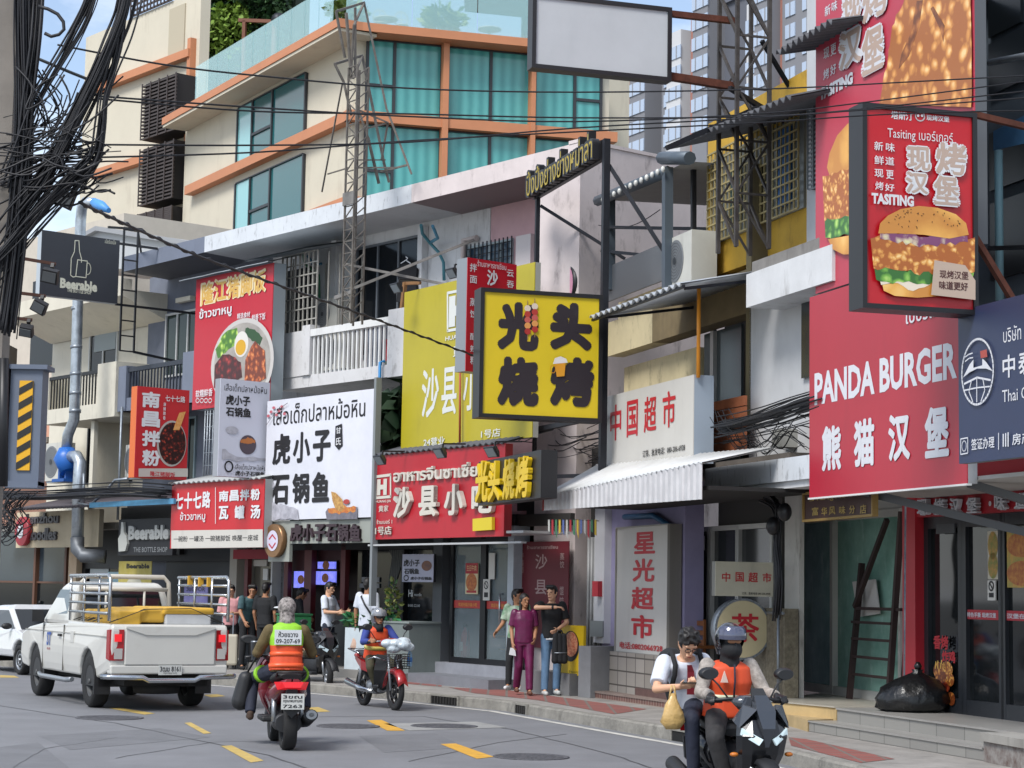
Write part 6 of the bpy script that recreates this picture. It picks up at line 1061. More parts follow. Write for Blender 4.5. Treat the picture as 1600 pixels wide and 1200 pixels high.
T=Th('exhaust_duct','zinc duct with elbow running down from the blue fan past the cream board','duct',U,U3(122,860));T.part('pipe',MB().tube([U3(110,714),U3(120,713),U3(125,722),U3(123,760),U3(121,845)],.14,14),ZD);T.part('elbow',MB().tube([U3(121,840),U3(121,858),U3(130,868),U3(165,870,.6)],.16,14),mat('#5d6166',.5,metal=.4,var=.2));T.part('conduit',MB().tube([U3(131,740,1.2),U3(131,770,1.2),U3(122,786,1.2),U3(140,790,1.2),U3(165,768,1.2),U3(180,750,1.2),U3(200,748,1.2)],.03,8),GALV)
T=Th('wash_pipe','bent green and blue drain pipe under the cornice beside the cage','pipe',U,up(470,400,-.5),'plastic drain pipes');T.part('pipe',MB().tube([up(474,395,-.6),up(476,412,-.9),up(498,430,-1.1),up(499,475,-1.1)],.03),mat('#3a7a5a',.5));T.part('branch',MB().tube([up(481,400,-.6),up(490,414,-.9),up(503,412,-1.0)],.03),mat('#3a6f8c',.5))
T=Th('wash_pipe','bent teal drain pipe under the pink cornice beside the yellow billboard','pipe',U,up(660,360,-.6),'plastic drain pipes');T.part('pipe',MB().tube([up(658,352,-.5),up(660,365,-.8),up(672,380,-1.0),up(686,395,-1.1),up(693,410,-1.1),up(694,438,-1.1)],.032),mat('#3f7a86',.5));T.part('branch',MB().tube([up(676,353,-.5),up(684,372,-.8),up(674,378,-1.0)],.032),mat('#4a86a0',.5))
T=Th('hanging_shirt','black shirt on a white hanger in the dark balcony door','shirt',U,up(637,415,-1.0));c=up(637,440,-1.0);T.part('cloth',MB().prism([U.uz(x,y,-1.0)for x,y in((622,420),(632,412),(642,412),(653,420),(651,440),(655,470),(621,472),(624,440))],.97,1.02),mat('#17181c',.9));T.part('hanger',MB().line([U.uz(x,y,-1.0)for x,y in((630,412),(638,407),(645,412))],.02,.94).line([U.uz(x,y,-1.0)for x,y in((638,407),(641,404),(638,402))],.02,.94),WHT)
T=Th('wooden_stand','wooden clothes stand on the balcony at the edge of the yellow billboard','stand',U,up(630,500,-.6));WD=mat('#8a6238',.6,var=.15);T.part('leg',MB().bar(up(627,492,-.6),up(633,441,-.6),.07),WD);T.part('crossbar',MB().bar(up(632,443,-.6),up(657,442,-.7),.06),WD)
T=Th('plastic_bin','grey plastic bin behind the balcony railing','bin',U,up(580,575,-.5));c=up(575,575,-.5);T.part('body',MB().box(c[0],c[0]+.5,.4,.75,zr_ if False else c[2],c[2]+.75),mat('#5d6574',.6));T.part('lid',MB().box(c[0]-.03,c[0]+.53,.37,.78,c[2]+.755,c[2]+.8),mat('#6a7282',.6))
c=up(594,572,-.35);Th('red_basket','red plastic basket at the right end of the balcony','basket',U,c,mb=MB().tube([(c[0]+.17,.5,c[2]-.05),(c[0]+.17,.5,c[2]+.5)],[.14,.19],14),mats=mat('#a8303a',.5))
c=up(1328,0,0)
T=Th('electric_meter','grey meter box among the cables beside the panda sign','meter',M1,(mu(1228,690,.0),-.0,mz(1228,697)));T.part('box',MB().box(mu(1228,690),mu(1241,690),-.2,.05,mz(1232,700),mz(1232,672)),mat('#8d8d88',.6));T.part('cover',MB().box(mu(1230,690),mu(1239,690),-.22,-.2,mz(1232,685),mz(1232,675)),mat('#a7a7a2',.4))
# ---------------------------------------------------------------- cables
CAB=mat('#15151a',.55,var=.2)
def strands(T,name,path,n,spread,r,seed,m=CAB,wob=.5,parts=1):
    r_=random.Random(seed);mb=MB();P=[Vector(p)for p in path]
    for i in range(n):
        o=Vector((r_.gauss(0,1),r_.gauss(0,1),r_.gauss(0,1)))*spread;Q=[]
        for k,p in enumerate(P):o=o+Vector((r_.gauss(0,1),r_.gauss(0,.5),r_.gauss(0,1)))*spread*wob*.5;Q.append(p+o)
        S=[];
        for k in range(len(Q)-1):
            a,b=Q[max(k-1,0)],Q[k];c,d=Q[k+1],Q[min(k+2,len(Q)-1)]
            for t in(0,.25,.5,.75):S.append(.5*((2*b)+(c-a)*t+(2*a-5*b+4*c-d)*t*t+(3*b-a-3*c+d)*t**3))
        S.append(Q[-1]);mb.tube(S,r*r_.uniform(.6,1.5),5)
    return T.part(name,mb,m)
def bundle(label,pts,n,spread,r,seed,cat='cables',group='black cable bundles',wob=.5,name='cable_bundle'):
    T=Th(name,label,cat,WORLD,tuple(at(*pts[len(pts)//2])),group);strands(T,'strands',[at(*p)for p in pts],n,spread,r,seed,wob=wob);return T
bundle('thick vertical bundle of black cables along the pole at the left edge',[(34,-40,13),(36,60,13),(38,150,13),(36,230,13),(30,330,13),(20,430,13),(8,520,13)],26,.028,.007,1)
bundle('second upright cable bundle just right of the one on the pole',[(60,-40,13.1),(54,60,13),(44,150,13),(36,230,13),(22,300,13)],20,.02,.007,2)
bundle('heavy slanting cable bundle sweeping from the top toward the lamp arms',[(200,-40,13),(190,20,13),(172,70,13),(150,120,13),(128,165,13),(100,220,13),(70,275,13),(30,330,13)],40,.026,.007,3,wob=.35)
bundle('right edge of the slanting cables, looser strands hanging to the tangle',[(195,0,13.1),(186,60,13),(176,110,13),(165,150,13),(158,200,13),(148,250,13),(110,300,13)],14,.016,.006,4,wob=.8)
bundle('thin middle cable bundle fanning out in front of the sky',[(150,-40,13),(142,0,13),(124,40,13),(95,90,13),(60,150,13),(40,200,13),(15,270,13)],12,.02,.006,5,wob=.9)
T=bundle('dense tangle of looped black cables below the slanting bundle',[(150,245,13),(120,250,13),(90,240,13),(50,255,13),(10,262,13)],46,.09,.0055,6,wob=1.0,name='cable_tangle')
T=bundle('dense fan of cables running from the tangle down to the left edge',[(135,262,13),(100,290,13),(60,330,13),(20,380,13),(-20,430,13)],40,.05,.0055,8,wob=.7,name='cable_tangle')
bundle('loose cable loops between the two upright bundles',[(60,130,13),(90,180,13),(70,220,13),(110,190,13),(140,150,13)],16,.08,.005,9,wob=1.4,name='cable_tangle')
Th('cable','thick curled end of a black cable in front of the blue sky','cable',WORLD,tuple(at(85,30,12.8)),mb=MB().tube([at(x,y,12.8)for x,y in((60,10),(75,14),(90,22),(99,34),(100,46),(92,54),(80,57),(70,52))],.012,8),mats=CAB)
Th('cable','dark sagging steel strap crossing the cables at the upper left','cable',WORLD,tuple(at(60,80,13.3)),mb=MB().tube([at(x,y,13.3)for x,y in((-10,55),(30,75),(60,92),(110,113),(140,125))],.028,8,squash=.4),mats=mat('#54585a',.6,metal=.4))
T=Th('utility_pole','concrete utility pole cut by the left edge of the picture','pole',WORLD,(*at(-6,600,13.3).xy,0));q=at(-6,600,13.3);T.part('shaft',MB().box(q.x-.13,q.x+.055,q.y-.1,q.y+.1,0.0,9),mat('#77716a',.85,var=.15,dirt=.4));T.part('cable_guard',MB().tube([at(6,560,13.2),at(4,760,13.2)],.035,8),BLK)
AR=mat('#4f332a',.8,metal=.3,var=.3)
def streetlamp(px,py,s,arm0,label,rot,tilt):
    c=at(px,py,14.2);T=Th('flood_lamp',label,'lamp',WORLD,tuple(c),'flood lamps at the left');M=Matrix.Translation(c)@Matrix.Rotation(R(rot),4,'Y')@Matrix.Rotation(R(tilt),4,'X');a=s
    T.part('housing',MB().loft([[(-a,-.05,-a*.8),(a,-.05,-a*.8),(a*.9,-.05,a*.8),(-a*.9,-.05,a*.8)],[(-a,.0,-a*.85),(a,.0,-a*.85),(a*.92,.0,a*.85),(-a*.92,.0,a*.85)],[(-a*.5,a*.7,-a*.4),(a*.5,a*.7,-a*.4),(a*.5,a*.7,a*.4),(-a*.5,a*.7,a*.4)]],0,False).xf(M),mat('#1c1b1d',.5));T.part('glass',MB().box(-a*.8,a*.8,-.058,-.051,-a*.6,a*.6).xf(M),mat('#55585a',.2));T.part('bracket',MB().bar(c+Vector((0,.02,a*.9)),c+Vector((0,.04,a*1.45)),.025),BLK)
    A=at(*arm0,14.2);T.part('arm',MB().bar(A,c+Vector((.02,.05,a*1.45)),.022),AR)
streetlamp(80,430,.062,(-10,396),'large dark flood lamp on the highest rusty arm, in front of the bottle sign',12,25);streetlamp(64,478,.055,(-10,453),'dark flood lamp on the middle rusty arm below the bottle sign',28,25);streetlamp(43,514,.05,(-10,493),'small flood lamp on the lowest rusty arm at the left',10,40);streetlamp(103,312,.07,(-10,300),'tilted black flood lamp at the lower end of the slanting cables',25,10)
# control box with the hazard plate
b0=at(-4,760,15);T=Th('control_cabinet','grey roadside cabinet with a black and yellow striped plate','cabinet',WORLD,tuple(at(30,762,15)));xl,xr=at(12,700,15).x,at(66,700,15).x;zb,zt=at(40,758,15).z,at(40,577,15).z;GC=mat('#5d6676',.5,var=.06,dirt=.25)
T.part('case',MB().box(xl,xr-.02,15,15.2,zb,zt),GC);T.part('lid',MB().box(xl-.01,xr+.02,14.97,15.22,zt,zt+.035),GC);T.part('base_plate',MB().box(xl-.01,xr-.02,14.98,15.21,zb-.02,zb+.03),GC);px0,px1,pz0,pz1=at(27,700,15).x,at(48,700,15).x,at(38,735,15).z,at(38,595,15).z
pl=T.part('hazard_plate',MB().box(px0,px1,14.985,14.999,pz0,pz1),mat('#d6a015',.5));g=MB();n=6;hh=(pz1-pz0)/n
for i in range(n):
    z=pz0+i*hh;g.poly([(px0,14.982,max(pz0,z)),(px1,14.982,min(pz1,z+hh*.55)),(px1,14.982,min(pz1,z+hh*1.05)),(px0,14.982,z+hh*.5)])
T.part('stripes',g,mat('#1d1b1a',.5),pl);T.part('side_post',MB().box(at(-12,700,15).x,at(10,700,15).x,14.95,15.2,zb,at(5,540,15).z),BLK);T.part('mount',MB().box(at(-20,700,15.2).x,xl,15.05,15.15,zb+.2,zb+.3),BLK)
# wires across the street
def wire(label,pts,r=.0075,group='thin wires across the street',tw=False):
    P=[at(*p)for p in pts];S=[]
    for k in range(len(P)-1):
        a,b,c,d=P[max(k-1,0)],P[k],P[k+1],P[min(k+2,len(P)-1)]
        for t in(0,.2,.4,.6,.8):S.append(.5*((2*b)+(c-a)*t+(2*a-5*b+4*c-d)*t*t+(3*b-a-3*c+d)*t**3))
    S.append(P[-1]);mb=MB().tube(S,r,6)
    if tw:
        Q=[];L=0
        for i,p in enumerate(S):Q.append(p)
        H=[]
        for i in range(len(Q)-1):
            for t in range(6):q=Q[i].lerp(Q[i+1],t/6);a=(i*6+t)*.9;H.append(q+Vector((0,math.cos(a),math.sin(a)))*r*1.5)
        mb.tube(H,r*.7,5)
    return Th('overhead_wire',label,'wire',WORLD,tuple(P[0]),group,mb=mb,mats=CAB)
wire('thick twisted service wire running down from the flood lamp to the yellow light box',[(124,316,14.2),(200,352,16),(310,400,18.5),(420,440,21),(540,482,24),(650,522,27),(752,560,30)],.012,'service wires',True)
wire('topmost thin wire, passing the hotel windows and the blank billboard',[(90,70,14),(250,100,14.5),(400,118,15),(640,138,16),(900,144,17),(1200,139,18),(1420,128,18.5),(1640,116,19)])
wire('second thin wire, below the topmost one',[(150,150,14),(400,168,15),(640,182,16),(900,190,17),(1180,178,18),(1350,160,18.5),(1640,122,19)])
wire('third thin wire, close below the second',[(150,154,14),(400,174,15.1),(640,178,16.1),(900,184,17.1),(1180,182,18.1),(1350,170,18.6),(1640,138,19.1)])
wire('fourth thin wire, level across the orange floor band',[(150,226,14),(400,227,15),(640,222,16),(900,200,17),(1180,184,18),(1400,168,18.5),(1640,150,19)])
wire('fifth thin wire, rising from the tangle to the right',[(150,246,14),(400,238,15.1),(640,220,16.1),(900,206,17.1),(1180,192,18.1),(1400,178,18.6),(1640,172,19.1)])
wire('thin drop wire from the slanting cables down past the lattice',[(222,0,14),(205,60,14),(178,125,14),(158,190,14)],.007,'service wires')
T=Th('cable_bundle','sagging black cable bundle on the wall left of the panda sign','cables',M1,(mu(1200,650,.8),-.8,mz(1200,660,.8)),'black cable bundles')
def fpts(fr,L):return[Vector((fr.uz(x,y,o)[0],-o,fr.uz(x,y,o)[1]))for x,y,o in L]
strands(T,'strands',fpts(M1,[(1128,668,.5),(1160,662,.55),(1200,652,.6),(1240,638,.6),(1290,622,.6)]),34,.06,.01,11,wob=.5);strands(T,'loose_loops',fpts(M1,[(1130,655,.5),(1150,690,.5),(1180,682,.5),(1200,705,.5),(1225,675,.5),(1260,690,.5)]),12,.09,.006,12,wob=1.2)
T=Th('cable_bundle','black cables dropping down the white column beside the glass shop','cables',M1,(mu(1215,850,.3),-.3,mz(1215,990,.3)),'black cable bundles');strands(T,'strands',fpts(M1,[(1190,775,.3),(1210,785,.3),(1216,810,.3),(1212,850,.3),(1216,900,.3),(1212,960,.3)]),16,.03,.012,13,wob=.7)
for lb,px,py in(('upper black junction box on the cables by the glass shop',1226,800),('lower black junction box on the cables by the glass shop',1208,822)):Th('junction_box',lb,'junction box',M1,(mu(px,py,.35),-.35,mz(px,py,.35)),'junction boxes',mb=MB().ell((mu(px,py,.35),-.35,mz(px,py,.35)),(.1,.09,.12),12,8),mats=BLK)
T=Th('cable_bundle','long black cable bundle under the balconies at the left','cables',U,(fu(150,775,1.7),-1.7,fz(150,775,1.7)),'black cable bundles');strands(T,'strands',fpts(U,[(-20,772,1.7),(60,772,1.6),(140,768,1.5),(205,766,1.4),(262,770,1.3)]),24,.07,.012,14,wob=.4)
T=Th('cable_bundle','tangled cable coils hanging at the lower left beside the cream board','cables',U,(fu(10,800,2.0),-2.0,fz(10,800,2.0)),'black cable bundles');strands(T,'strands',fpts(U,[(30,770,2.0),(10,790,2.0),(22,812,2.0),(4,830,2.0),(-15,800,2.0)]),26,.13,.013,15,wob=1.2)
T=Th('cable_bundle','messy cables behind the yellow sign frame above the shop entrance','cables',M1,(mu(880,700,.2),-.2,mz(880,700,.2)),'black cable bundles');strands(T,'strands',fpts(M1,[(840,690,.4),(870,680,.3),(900,700,.3),(940,690,.3)]),20,.16,.008,16,wob=1.0)
T=Th('awning','blue edged tin awning under the cables over the bottle shop','awning',U,(fu(180,790,1.3),-1.3,fz(180,790,1.3)),'ribbed awnings over the shops');corrugated(T,(fu(20,795,1.3),-1.3,fz(150,790,1.3)),(fu(272,780,1.3),-1.3,fz(150,790,1.3)),(fu(272,780,1.3),0,fz(150,790,1.3)+.3),(fu(20,795,1.3),0,fz(150,790,1.3)+.3),40,.02,mat('#4a4448',.6,var=.2),'sheet');T.part('blue_edge',MB().box(fu(140,795,1.32),fu(272,780,1.32),-1.33,-1.27,fz(150,793,1.3),fz(150,785,1.3)),mat('#4a8cb0',.5,var=.2))
T=Th('bunting','string of small coloured flags under the supermarket awning end','bunting',PD,(gd(880,810,.6)[0],-.6,gd(880,815,.6)[1]));T.part('cord',MB().tube([(gd(856+k*10,812,.6)[0],-.6,gd(856+k*10,812-abs(k-4)*-.5,.6)[1])for k in range(9)],.006,5),BLK)
for k in range(14):u,z=gd(858+k*5.6,812,.6);T.part('flag',MB().prism([(u-.025,z),(u+.025,z),(u+.03,z-.2-.05*(k%3)),(u-.02,z-.18-.05*(k%2))],-.605,-.6),mat(('#b3b3b0','#a3303a','#3f7a5a','#c9a83a','#5a6aa0')[k%5],.7))
# ---------------------------------------------------------------- people
class LFr(Fr):
    """local frame on the ground: +y is the heading (degrees clockwise from world +Y), +x to its right"""
    def __init__(s,x,y,h,z=0.0):
        a=R(h);s.o=Vector((x,y,z));s.eu=Vector((math.cos(a),-math.sin(a),0));s.n=-Vector((math.sin(a),math.cos(a),0));s.rot=-a;s.sn,s.cs=s.eu.x,-s.eu.y
    def loc(s,p):q=Vector(p)-s.o;return Vector((q.dot(s.eu),-q.dot(s.n),q.z))
    def px(s,a,b,y0):
        """point seen at a pixel, on this frame's cross plane local y = y0"""
        d=_F*FPX+_RR*(a-800)-_UU*(b-600);c=Vector((0,0,CH));t=((s.o-s.n*y0)-c).dot(s.n)/d.dot(s.n);return s.loc(c+d*t)
def remesh(mb,vox,it=2,mats=None):
    me=mesh_of(mb,mats or[BLK]);o=bpy.data.objects.new('tmp',me);col.objects.link(o);m=o.modifiers.new('r','REMESH');m.mode='VOXEL';m.voxel_size=vox;m.use_smooth_shade=True
    if it:q=o.modifiers.new('s','SMOOTH');q.iterations=it;q.factor=.5
    bpy.context.view_layer.update();r=bpy.data.meshes.new_from_object(o.evaluated_get(bpy.context.evaluated_depsgraph_get()));bpy.data.objects.remove(o);bpy.data.meshes.remove(me)
    r.materials.clear();[r.materials.append(x)for x in(mats if isinstance(mats,list)else[mats])];return r
def addpart(T,name,me,parent=None,label=None):
    o=bpy.data.objects.new(name,me);col.objects.link(o);o.parent=parent or T.ob
    for v in me.vertices:v.co-=Vector(T.o)
    if label:o['label']=label
    return o
def cap(mb,p,q,r1,r2=None,n=10):
    p,q=Vector(p),Vector(q);r2=r1 if r2 is None else r2;d=q-p;L=max(d.length,1e-4);d=d/L;P=[];rr=[]
    for t in(-1,-.75,-.4,0):P.append(p+d*r1*t);rr.append(r1*math.sqrt(max(0.0,1-t*t))+1e-4)
    for t in(0,.4,.75,1):P.append(q+d*r2*t);rr.append(r2*math.sqrt(max(0.0,1-t*t))+1e-4)
    mb.tube(P,rr,n)
def torso(mb,L,side,n=16):
    """L: list of (centre, half width, half depth); side: direction of the shoulders"""
    S=[];sv=Vector(side).normalized()
    for i,(c,a,b)in enumerate(L):
        c=Vector(c);up=(Vector(L[min(i+1,len(L)-1)][0])-Vector(L[max(i-1,0)][0])).normalized();f=sv.cross(up).normalized()*-1
        S.append([c+sv*a*math.copysign(abs(math.cos(t))**.8,math.cos(t))+f*b*math.copysign(abs(math.sin(t))**.8,math.sin(t))for t in(2*math.pi*k/n for k in range(n))])
    mb.loft(S)
def hand(mb,w,d,nrm,s=1.0,curl=.6,side=1):
    """palm, four unequal bent fingers and a thumb; d = direction of the hand, nrm = back of the hand"""
    w,d,nrm=Vector(w),Vector(d).normalized(),Vector(nrm);nrm=(nrm-d*nrm.dot(d)).normalized();x=d.cross(nrm)*side
    for k in(-.026,-.009,.009,.026):cap(mb,w+d*.01*s+x*k*.7*s,w+d*.08*s+x*k*s,.015*s,.0125*s,8)
    for k,(o,L)in enumerate(((-.029,.062),(-.01,.075),(.01,.07),(.028,.055))):
        a=w+d*.082*s+x*o*s;c=curl*(1+.12*k);d1=(d*math.cos(c)-nrm*math.sin(c));d2=(d*math.cos(2.1*c)-nrm*math.sin(2.1*c));b=a+d1*L*.52*s;e=b+d2*L*.5*s
        cap(mb,a,b,.0095*s,.0085*s,7);cap(mb,b,e,.0085*s,.007*s,7)
    a=w+d*.025*s-x*.026*s;b=a+(d*.6-x*.8).normalized()*.034*s-nrm*.008*s;e=b+(d*.9-x*.25-nrm*.5*curl).normalized()*.032*s;cap(mb,a,b,.0115*s,.010*s,7);cap(mb,b,e,.0095*s,.008*s,7)
STAND=dict(pelvis=(0,0,.93),waist=(0,.005,1.08),chest=(0,0,1.27),neck=(0,-.01,1.44),head=(0,.015,1.585),shL=(-.175,-.01,1.40),elL=(-.225,-.03,1.12),wrL=(-.215,.06,.88),shR=(.175,-.01,1.40),elR=(.225,-.03,1.12),wrR=(.215,.06,.88),hipL=(-.085,0,.91),knL=(-.095,.03,.49),anL=(-.1,-.02,.09),hipR=(.085,0,.91),knR=(.095,.03,.49),anR=(.1,-.02,.09),face=(0,1,0),toeL=(-.02,1,0),toeR=(.02,1,0))
def person(fr,label,J,skin,hair,top,bottom,shoe,sleeve=.45,scale=1.0,group=None,gloves=None,vox=.0075,hairstyle='short',curlL=.5,curlR=.5,bulk=1.0,dress=None,handup=None,leg=1.0):
    D=dict(STAND);D.update(J);V={}
    for k,v in D.items():v=Vector(v);V[k]=v if k in('face','toeL','toeR')else v*scale
    s=scale;T=Th('person',label,'person',fr,(0,0,0),group);side=(V['shR']-V['shL']).normalized()
    up=(V['head']-V['neck']).normalized();f=V['face'].normalized();hr=f.cross(Vector((0,0,1)));hr=hr.normalized()if hr.length>.1 else side;hu=hr.cross(f).normalized();H=V['head']
    HM=Matrix(((hr.x,f.x,hu.x),(hr.y,f.y,hu.y),(hr.z,f.z,hu.z)))
    def hp(x,y,z):return H+HM@Vector((x,y,z))*s
    # body: one continuous surface
    b=MB();b.ell(H+HM@Vector((0,-.005,.02))*s,(.074*s,.093*s,.098*s),16,12,0,HM);cap(b,hp(0,.02,-.03),hp(0,.035,-.085),.062*s,.036*s);cap(b,hp(-.045,.0,-.03),hp(-.012,.05,-.095),.03*s,.02*s);cap(b,hp(.045,.0,-.03),hp(.012,.05,-.095),.03*s,.02*s)
    cap(b,hp(0,.085,.022),hp(0,.103,-.022),.009*s,.0135*s);cap(b,hp(-.04,.078,.034),hp(.04,.078,.034),.013*s);cap(b,hp(-.018,.082,-.06),hp(.018,.082,-.06),.011*s)
    for q in(-1,1):cap(b,hp(q*.076,-.012,.018),hp(q*.074,-.008,-.022),.013*s,.009*s,8)
    cap(b,V['neck']-up*.03*s,hp(0,-.02,-.05),.056*s,.05*s)
    torso(b,[(V['pelvis']-Vector((0,0,.03))*s,.13*s,.09*s),(V['waist'],.115*s,.085*s),(V['chest'],.14*s,.095*s),(V['neck']-(V['neck']-V['chest'])*.25,.13*s,.07*s),(V['neck'],.055*s,.05*s)],side)
    for q in 'LR':
        cap(b,V['sh'+q],V['el'+q],.046*s,.038*s);cap(b,V['el'+q],V['wr'+q],.038*s,.026*s);d=(V['wr'+q]-V['el'+q]).normalized();nr=(handup or{}).get(q)or(side*(1 if q=='R' else-1)+Vector((0,.2,.1)))
        if not gloves:hand(b,V['wr'+q],d if not(handup or{}).get('d'+q)else Vector(handup['d'+q]),nr,s,curlL if q=='L' else curlR,1 if q=='R' else-1)
        cap(b,V['hip'+q],V['kn'+q],.07*s,.05*s);cap(b,V['kn'+q],V['an'+q],.048*s,.034*s);cap(b,V['an'+q],V['an'+q]+V['toe'+q].normalized()*.08*s-Vector((0,0,.045))*s,.034*s,.022*s)
    addpart(T,'body',remesh(b,vox,2,skin))
    # clothes
    t=MB();k=bulk;torso(t,[(V['pelvis']-(V['waist']-V['pelvis'])*(.35 if not dress else dress),.165*s*k,.118*s*k),(V['pelvis'],.163*s*k,.117*s*k),(V['waist'],.15*s*k,.112*s*k),(V['chest'],.172*s*k,.122*s*k),(V['neck']-(V['neck']-V['chest'])*.3,.165*s*k,.092*s*k),(V['neck']-(V['neck']-V['chest'])*.08,.085*s,.07*s)],side)
    for q in 'LR':
        a,e,w=V['sh'+q],V['el'+q],V['wr'+q];t.ell(a,.068*s*k,10,8)
        if sleeve<1:t.tube([a,a.lerp(e,min(1,sleeve*1.6))],[.07*s*k,.066*s*k],12)
        else:t.tube([a,a.lerp(e,.5),e,e.lerp(w,.5),w],[.068*s*k,.062*s*k,.055*s*k,.05*s*k,.04*s*k],12);t.ell(e,.055*s*k,10,8)
    addpart(T,'shirt',remesh(t,.011,3,top))
    p=MB();torso(p,[(V['pelvis']-Vector((0,0,.1))*s,.15*s,.105*s),(V['pelvis'],.157*s,.11*s),(V['pelvis'].lerp(V['waist'],.6),.146*s,.105*s)],side)
    for q in 'LR':
        h,n_,an=V['hip'+q],V['kn'+q],V['an'+q];cap(p,h,n_,.088*s*leg,.066*s*leg);p.tube([n_,n_.lerp(an,.5),an-(an-n_).normalized()*-.01],[.066*s*leg,.06*s*leg,.054*s*leg],12);p.ell(n_,.066*s*leg,10,8)
    addpart(T,'trousers',remesh(p,.011,3,bottom))
    for q in 'LR':
        sh=MB();a=V['an'+q]-Vector((0,0,.045))*s;d=V['toe'+q].normalized();sh.ell(a-d*.02*s+Vector((0,0,.02))*s,(.043*s,.05*s,.05*s));cap(sh,a-d*.03*s-Vector((0,0,.008))*s,a+d*.14*s-Vector((0,0,.012))*s,.041*s,.035*s);addpart(T,'shoe',remesh(sh,.01,2,shoe))
    if hair is not None:
        h=MB()
        if hairstyle=='short':h.ell(hp(0,-.014,.034),(.083*s,.1*s,.1*s),14,10,0,HM);cap(h,hp(-.05,.06,.1),hp(.05,.06,.1),.035*s);cap(h,hp(0,-.07,0),hp(0,-.065,-.055),.05*s,.035*s)
        elif hairstyle=='long':
            h.ell(hp(0,-.016,.034),(.084*s,.098*s,.1*s),14,10,0,HM);cap(h,hp(-.06,-.02,.0),hp(-.075,.0,-.2),.03*s,.022*s);cap(h,hp(.06,-.02,.0),hp(.07,.0,-.2),.03*s,.022*s);cap(h,hp(0,-.075,.02),hp(0,-.09,-.2),.055*s,.05*s)
        elif hairstyle=='fluffy':
            h.ell(hp(0,-.014,.038),(.09*s,.105*s,.1*s),14,10,0,HM);r_=random.Random(3)
            for i in range(60):a,z=r_.uniform(0,6.28),r_.uniform(-.1,1);c=math.sqrt(max(0,1-z*z));q0=hp(.08*c*math.cos(a),-.01+.095*c*math.sin(a),.05+.095*z);cap(h,q0,q0+HM@Vector((r_.uniform(-.03,.03),r_.uniform(-.02,.035),r_.uniform(-.03,.02)))*s,.016*s,.007*s,6)
        if hairstyle!='bald':
            pass
        me=remesh(h,.009,1,hair);bmx=bpy.data.meshes;import bmesh as _b;bb=_b.new();bb.from_mesh(me);inv=HM.transposed()
        kill=[v for v in bb.verts if(lambda q:q.y>.045 and q.z<.052+.014*math.sin(q.x*70+1)and abs(q.x)<.068)((inv@(v.co-H))/s)];_b.ops.delete(bb,geom=kill,context='VERTS');bb.to_mesh(me);bb.free();addpart(T,'hair',me)
    e=MB();[e.ell(hp(q*.031,.083,.012),(.012*s,.007*s,.006*s),8,6,0,HM)for q in(-1,1)];T.part('eyes',e,mat('#1d1613',.3));T.part('mouth',MB().ell(hp(0,.094,-.062),(.02*s,.006*s,.005*s),8,6,0,HM),mat('#7d4038',.5))
    T.hp,T.HM,T.V,T.s,T.side,T.up=hp,HM,V,s,side,up;return T
SK1,SK2,SK3=mat('#b98a6a',.55,var=.05),mat('#9c6e50',.55,var=.05),mat('#c79a7c',.55,var=.05);HB_=mat('#15110f',.55,var=.3,vs=40);CW=mat('#c3c8d2',.8,var=.05,vs=8,bump=.6,bs=9);CBK=mat('#17181b',.85,var=.2,vs=6,bump=.6,bs=9)
PURPLE=mat('#5c1440',.38,var=.25,vs=7,bump=.35,bs=10);JEAN=mat('#5a7896',.85,var=.25,vs=5,bump=.2,bs=14);NVY=mat('#1d2233',.8,var=.2,vs=6,bump=.6,bs=9)
def stand(px,py,h,z=.15):p=ground(px,py,z);return LFr(p.x,p.y,h,z)
# pedestrians on the pavement
W_=stand(817,1086,172)
T=person(W_,'woman in a shiny purple shirt and trousers walking on the pavement',dict(shL=(-.16,0,1.38),shR=(.16,0,1.38),elL=(-.2,.0,1.1),wrL=(-.16,.16,.95),elR=(.21,-.03,1.1),wrR=(.2,.07,.87),knL=(-.09,.09,.5),anL=(-.09,.13,.1),knR=(.08,.0,.49),anR=(.09,-.16,.13),face=(-.35,1,-.05)),SK2,HB_,PURPLE,PURPLE,mat('#5d3a2a',.6),.5,.94,'people walking on the pavement',hairstyle='long',leg=1.15,bulk=1.05)
w=T.V['wrR']+Vector((.0,.03,-.1));T2=Th('paper_cup','white folded bag in the hand of the woman in purple','bag',W_,tuple(w),mb=MB().loft([[(w.x-.05,w.y-.01,w.z-.1),(w.x+.06,w.y-.01,w.z-.08),(w.x+.06,w.y+.02,w.z-.08),(w.x-.05,w.y+.02,w.z-.1)],[(w.x-.03,w.y-.01,w.z+.02),(w.x+.04,w.y-.01,w.z+.03),(w.x+.04,w.y+.02,w.z+.03),(w.x-.03,w.y+.02,w.z+.02)]],0,False),mats=WHT)
M_=stand(860,1086,165)
T=person(M_,'man in black shirt and blue jeans holding a black bag by the woman in purple',dict(elL=(-.24,.04,1.13),wrL=(-.03,.23,1.02),elR=(.3,.15,1.36),wrR=(.02,.3,1.37),knL=(-.09,.05,.5),anL=(-.09,.0,.1),anR=(.12,.06,.09),face=(.75,.65,0)),SK3,HB_,CBK,JEAN,mat('#b5b7b5',.6),.5,1.02,'people walking on the pavement',handup={'R':Vector((0,0,1))},leg=1.05)
T.part('shirt_hem',MB().tube([T.V['pelvis']-Vector((0,0,.075)),T.V['pelvis']-Vector((0,0,.045))],[.165,.165],16,squash=.75),WHT);T.part('wrist_watch',MB().tube([T.V['wrR'].lerp(T.V['elR'],.1),T.V['wrR'].lerp(T.V['elR'],.2)],.034,10),BLK)
